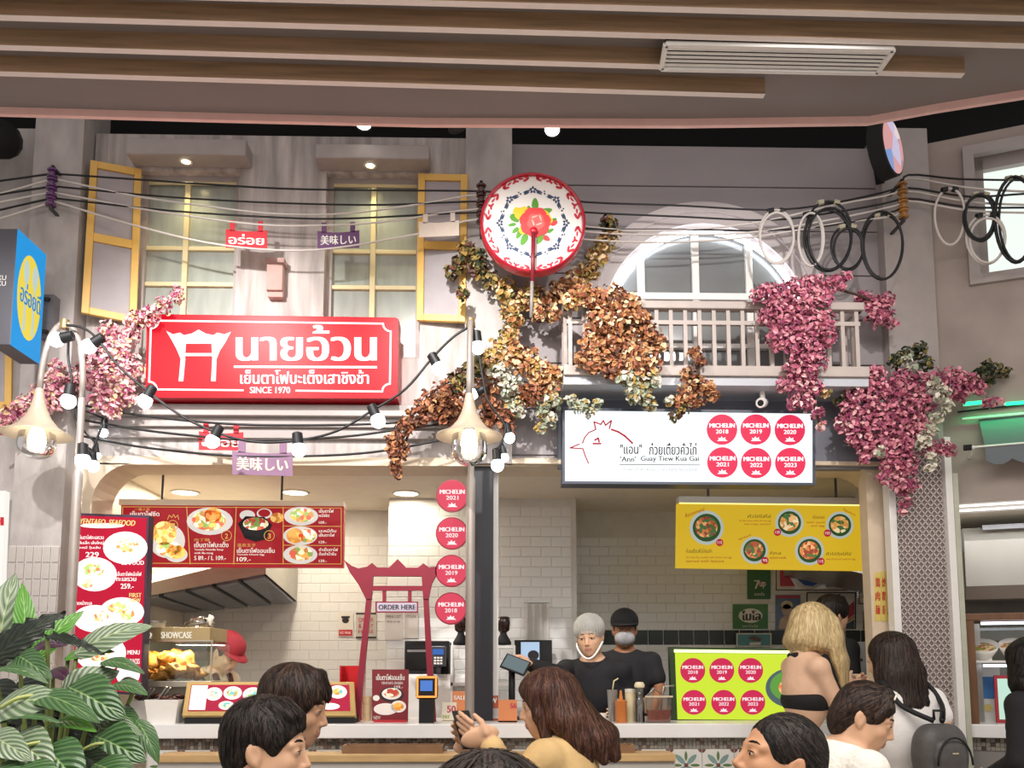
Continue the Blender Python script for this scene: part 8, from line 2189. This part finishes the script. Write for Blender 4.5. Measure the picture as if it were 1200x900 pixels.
# ---------------- worker in a red cap
p1_ = person('worker in a red cap and cream shirt bending over the food counter', W(266, 766, 5.62), -28, -34, 0, 1.0, True, 'fair', tyaw=-20, lean=(.2, 0), sit=False, h=.007, shirt=cloth('cream', '#e0d4bd'), sleeve='short', hair=hair_under_cap, hairkey=H_dark)
ball_cap(p1_, mat('cap_red', '#93202c', .75, var=.06))
C = Blob(); C.cap(p1_['nb'] + p1_['tl'] * .07 + p1_['tf'] * .06 - Vector((0, 0, .02)), p1_['nb'] + p1_['tl'] * .06 + p1_['tf'] * .12 - Vector((0, 0, .2)), .022, .022, .01)
C.cap(p1_['nb'] - p1_['tl'] * .07 + p1_['tf'] * .06 - Vector((0, 0, .02)), p1_['nb'] - p1_['tl'] * .06 + p1_['tf'] * .12 - Vector((0, 0, .2)), .022, .022, .01)
V, Q = C.mesh(.008); np_obj('apron_strap', V, Q, [mat('apron_brown', '#5a3430', .8, var=.05)], p1_['root'])
# ================================================================== big leafy plant in the near corner
def leafmat2(name, light, dark, vein, under):
    if name in MATS: return MATS[name]
    m = bpy.data.materials.new(name); m.use_nodes = True; nt = m.node_tree; b = nt.nodes['Principled BSDF']
    at = nt.nodes.new('ShaderNodeUVMap')
    sp = nt.nodes.new('ShaderNodeSeparateXYZ'); nt.links.new(at.outputs[0], sp.inputs[0])
    def math_(op, a, b_=None):
        n_ = nt.nodes.new('ShaderNodeMath'); n_.operation = op
        for i, v in enumerate((a, b_)):
            if v is None: continue
            if isinstance(v, (int, float)): n_.inputs[i].default_value = v
            else: nt.links.new(v, n_.inputs[i])
        return n_.outputs[0]
    ab = math_('ABSOLUTE', math_('SUBTRACT', sp.outputs[1], .5))
    ph = math_('ADD', math_('MULTIPLY', sp.outputs[0], 50.0), math_('MULTIPLY', ab, -36.0))
    st = math_('ADD', math_('MULTIPLY', math_('SINE', ph), .5), .5)
    cr = nt.nodes.new('ShaderNodeValToRGB'); cr.color_ramp.elements[0].position = .25; cr.color_ramp.elements[1].position = .75
    cr.color_ramp.elements[0].color = (*lin(dark), 1); cr.color_ramp.elements[1].color = (*lin(light), 1)
    nt.links.new(st, cr.inputs[0])
    mr = nt.nodes.new('ShaderNodeMath'); mr.operation = 'LESS_THAN'; mr.inputs[1].default_value = .018; nt.links.new(ab, mr.inputs[0])
    mx = nt.nodes.new('ShaderNodeMix'); mx.data_type = 'RGBA'; nt.links.new(mr.outputs[0], mx.inputs[0]); nt.links.new(cr.outputs[0], mx.inputs[6]); mx.inputs[7].default_value = (*lin(vein), 1)
    nt.links.new(mx.outputs[2], b.inputs['Base Color'])
    bp = nt.nodes.new('ShaderNodeBump'); bp.inputs['Strength'].default_value = .35; bp.inputs['Distance'].default_value = .01; nt.links.new(st, bp.inputs['Height']); nt.links.new(bp.outputs[0], b.inputs['Normal'])
    b.inputs['Roughness'].default_value = .3; b.inputs['Specular IOR Level'].default_value = .6
    MATS[name] = m; return m
LM = {'a': leafmat2('leaf_striped_dark', '#4a6e40', '#2f5029', '#7c9a5c', ''), 'b': leafmat2('leaf_silver_stripe', '#8d9c82', '#566e4e', '#9fb07c', ''), 'c': leafmat2('leaf_bright', '#5f9a36', '#47812a', '#93b85a', ''),
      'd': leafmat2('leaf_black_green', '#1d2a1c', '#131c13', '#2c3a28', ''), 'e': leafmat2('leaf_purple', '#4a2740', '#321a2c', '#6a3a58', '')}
plant = thing('potted_plant', 'large bushy plant with striped glossy leaves in the near corner', 'plant', Vector((W(70, 880, 2.0).x, 2.0, 0)))
stem_m = mat('plant_stem', '#6b7a3a', .5, var=.1)
hub = Vector((W(60, 960, 2.05).x, 2.05, .72))
def big_leaf(b, tip, w, key, curl=.18, fold=.22, nrm=(0, -.7, .7), ruffle=0.0, shape=1.0):
    """b: base point, tip: tip point; the blade arches between them"""
    b, tip = Vector(b), Vector(tip); ax = tip - b; L = ax.length; t = ax.normalized()
    n = Vector(nrm); n = (n - t * n.dot(t)).normalized(); sd = t.cross(n)
    nu, nv = 14, 8
    vs, uv = [], []
    for i in range(nu + 1):
        u = i / nu
        prof = (math.sin(math.pi * u ** (.75 * shape)) ** .75) * (1 - .15 * u) if 0 < u < 1 else 0
        for j in range(nv + 1):
            v = j / nv; q = (v - .5) * 2
            hw = w / 2 * prof
            up = curl * L * math.sin(math.pi * u) * .6 + fold * abs(q) * hw - .35 * hw * q * q * .6 + ruffle * w * math.sin(u * 38 + (0 if q > 0 else 2)) * abs(q) ** 2
            up += .012 * w * math.sin(u * 30 - abs(q) * 10) * abs(q)
            vs.append(b + t * L * u + sd * hw * q + n * up); uv.append((u, v))
    fs = [(i * (nv + 1) + j, i * (nv + 1) + j + 1, (i + 1) * (nv + 1) + j + 1, (i + 1) * (nv + 1) + j) for i in range(nu) for j in range(nv)]
    me = bpy.data.meshes.new('leaf'); me.from_pydata([tuple(v) for v in vs], [], fs)
    ul = me.uv_layers.new(name='UVMap')
    for p in me.polygons:
        for li in p.loop_indices: ul.data[li].uv = uv[me.loops[li].vertex_index]
    me.polygons.foreach_set('use_smooth', [True] * len(me.polygons)); me.materials.append(LM[key])
    o = bpy.data.objects.new('leaf', me); COL.objects.link(o); attach(o, plant)
    m = b.lerp(hub, .45) + Vector((0, 0, .04))
    MB().tube(smooth_path([b + t * .01, m, hub + Vector((random.uniform(-.05, .05), random.uniform(-.05, .05), 0))], 4), .005, 6).build('leaf_stalk', stem_m, plant, True)
def pl_(x0, y0, x1, y1, wpx, key, Y0=2.0, Y1=1.9, **k): big_leaf(W(x0, y0, Y0), W(x1, y1, Y1), wpx * (Y0 + Y1) / 2000.0, key, **k)
# upper row
pl_(-8, 790, 18, 672, 52, 'b', 2.25, 2.3, nrm=(.4, -1, .1)); pl_(30, 770, 26, 683, 26, 'c', 2.25, 2.3, nrm=(.5, -.8, .2)); pl_(48, 755, 12, 700, 22, 'a', 2.3, 2.35)
pl_(40, 775, 98, 716, 34, 'c', 2.2, 2.25, nrm=(0, -.8, .5)); pl_(-15, 780, 78, 717, 40, 'd', 2.05, 2.1, ruffle=.17, nrm=(.1, -1, .3), shape=.9)
pl_(52, 745, 124, 768, 15, 'd', 2.0, 1.95, ruffle=.3, nrm=(0, -.8, .6)); pl_(85, 768, 180, 733, 44, 'b', 2.1, 2.15, nrm=(-.1, -.8, .6), fold=.1)
pl_(75, 772, 135, 764, 26, 'c', 2.12, 2.12, nrm=(0, -.6, .8)); pl_(38, 760, 80, 756, 20, 'e', 2.15, 2.15); pl_(60, 785, 84, 800, 20, 'e', 2.1, 2.05)
# middle
pl_(20, 768, 62, 796, 34, 'a', 2.05, 1.95, nrm=(0, -.9, .4)); pl_(72, 820, 140, 786, 54, 'b', 2.0, 2.05, nrm=(-.2, -.9, .4)); pl_(118, 776, 170, 790, 22, 'a', 2.05, 2.0, nrm=(0, -.6, .8))
pl_(-10, 785, 58, 802, 22, 'a', 1.9, 1.85, nrm=(0, -.4, .9)); pl_(80, 805, 148, 842, 60, 'a', 1.95, 1.88, nrm=(.1, -.95, .35)); pl_(130, 803, 174, 815, 24, 'a', 2.0, 1.95, nrm=(0, -.6, .8)); pl_(165, 800, 140, 800, 20, 'a', 2.05, 2.0)
pl_(-12, 835, 76, 822, 62, 'b', 1.85, 1.8, nrm=(0, -.75, .7), fold=.1); pl_(36, 815, 118, 848, 36, 'a', 1.85, 1.75, nrm=(.1, -.7, .75)); pl_(-10, 852, 74, 848, 26, 'a', 1.82, 1.75, nrm=(0, -.3, 1))
pl_(58, 850, 114, 858, 28, 'c', 1.85, 1.75, nrm=(0, -.6, .8)); pl_(100, 842, 168, 862, 30, 'b', 1.95, 1.88, nrm=(0, -.7, .7)); pl_(110, 862, 172, 892, 56, 'a', 1.9, 1.82, nrm=(.1, -.95, .35)); pl_(158, 842, 186, 895, 26, 'a', 1.95, 1.9, nrm=(.5, -.8, .4))
pl_(128, 835, 165, 850, 30, 'a', 2.0, 1.95); pl_(150, 825, 140, 868, 20, 'd', 2.02, 2.0)
# lower
pl_(-12, 862, 38, 892, 40, 'b', 1.75, 1.68, nrm=(.1, -.9, .5)); pl_(18, 862, 66, 905, 56, 'b', 1.78, 1.7, nrm=(.1, -.95, .35)); pl_(55, 875, 100, 925, 62, 'a', 1.75, 1.68, nrm=(.1, -.95, .35)); pl_(92, 885, 150, 920, 44, 'd', 1.85, 1.8); pl_(110, 895, 160, 925, 50, 'a', 1.8, 1.75)
pl_(-15, 905, 30, 925, 50, 'a', 1.7, 1.65); pl_(20, 900, 70, 945, 60, 'a', 1.68, 1.62)
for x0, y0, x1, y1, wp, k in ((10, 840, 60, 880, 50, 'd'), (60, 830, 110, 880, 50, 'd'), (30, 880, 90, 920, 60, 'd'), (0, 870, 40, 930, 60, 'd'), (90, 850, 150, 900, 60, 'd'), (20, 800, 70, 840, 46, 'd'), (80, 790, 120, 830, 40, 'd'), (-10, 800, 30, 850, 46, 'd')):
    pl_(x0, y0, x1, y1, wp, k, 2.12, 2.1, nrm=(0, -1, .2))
for x0, y0, x1, y1, Y in ((-5, 888, 60, 868, 1.72), (95, 880, 130, 872, 1.85), (0, 830, 40, 815, 1.8)):
    MB().tube(smooth_path([W(x0, y0, Y), W((x0 + x1) / 2, (y0 + y1) / 2 - 4, Y), W(x1, y1, Y + .02)], 4), .004, 6).build('leaf_stalk', mat('stalk_pale', '#a8b26a', .5), plant, True)
MB().lathe([(0, 0), (.17, 0), (.2, .03), (.24, .5), (.25, .52), (.235, .52), (.225, .48), (0, .47)], (hub.x, hub.y, 0), 28).build('pot', mat('pot_grey', '#6a6663', .6, var=.08), plant, True, sharp=40)
MB().tube([Vector((hub.x, hub.y, .45)), hub], [.04, .03], 10).build('trunk', mat('plant_trunk', '#4a3d2c', .8, var=.2), plant, True)
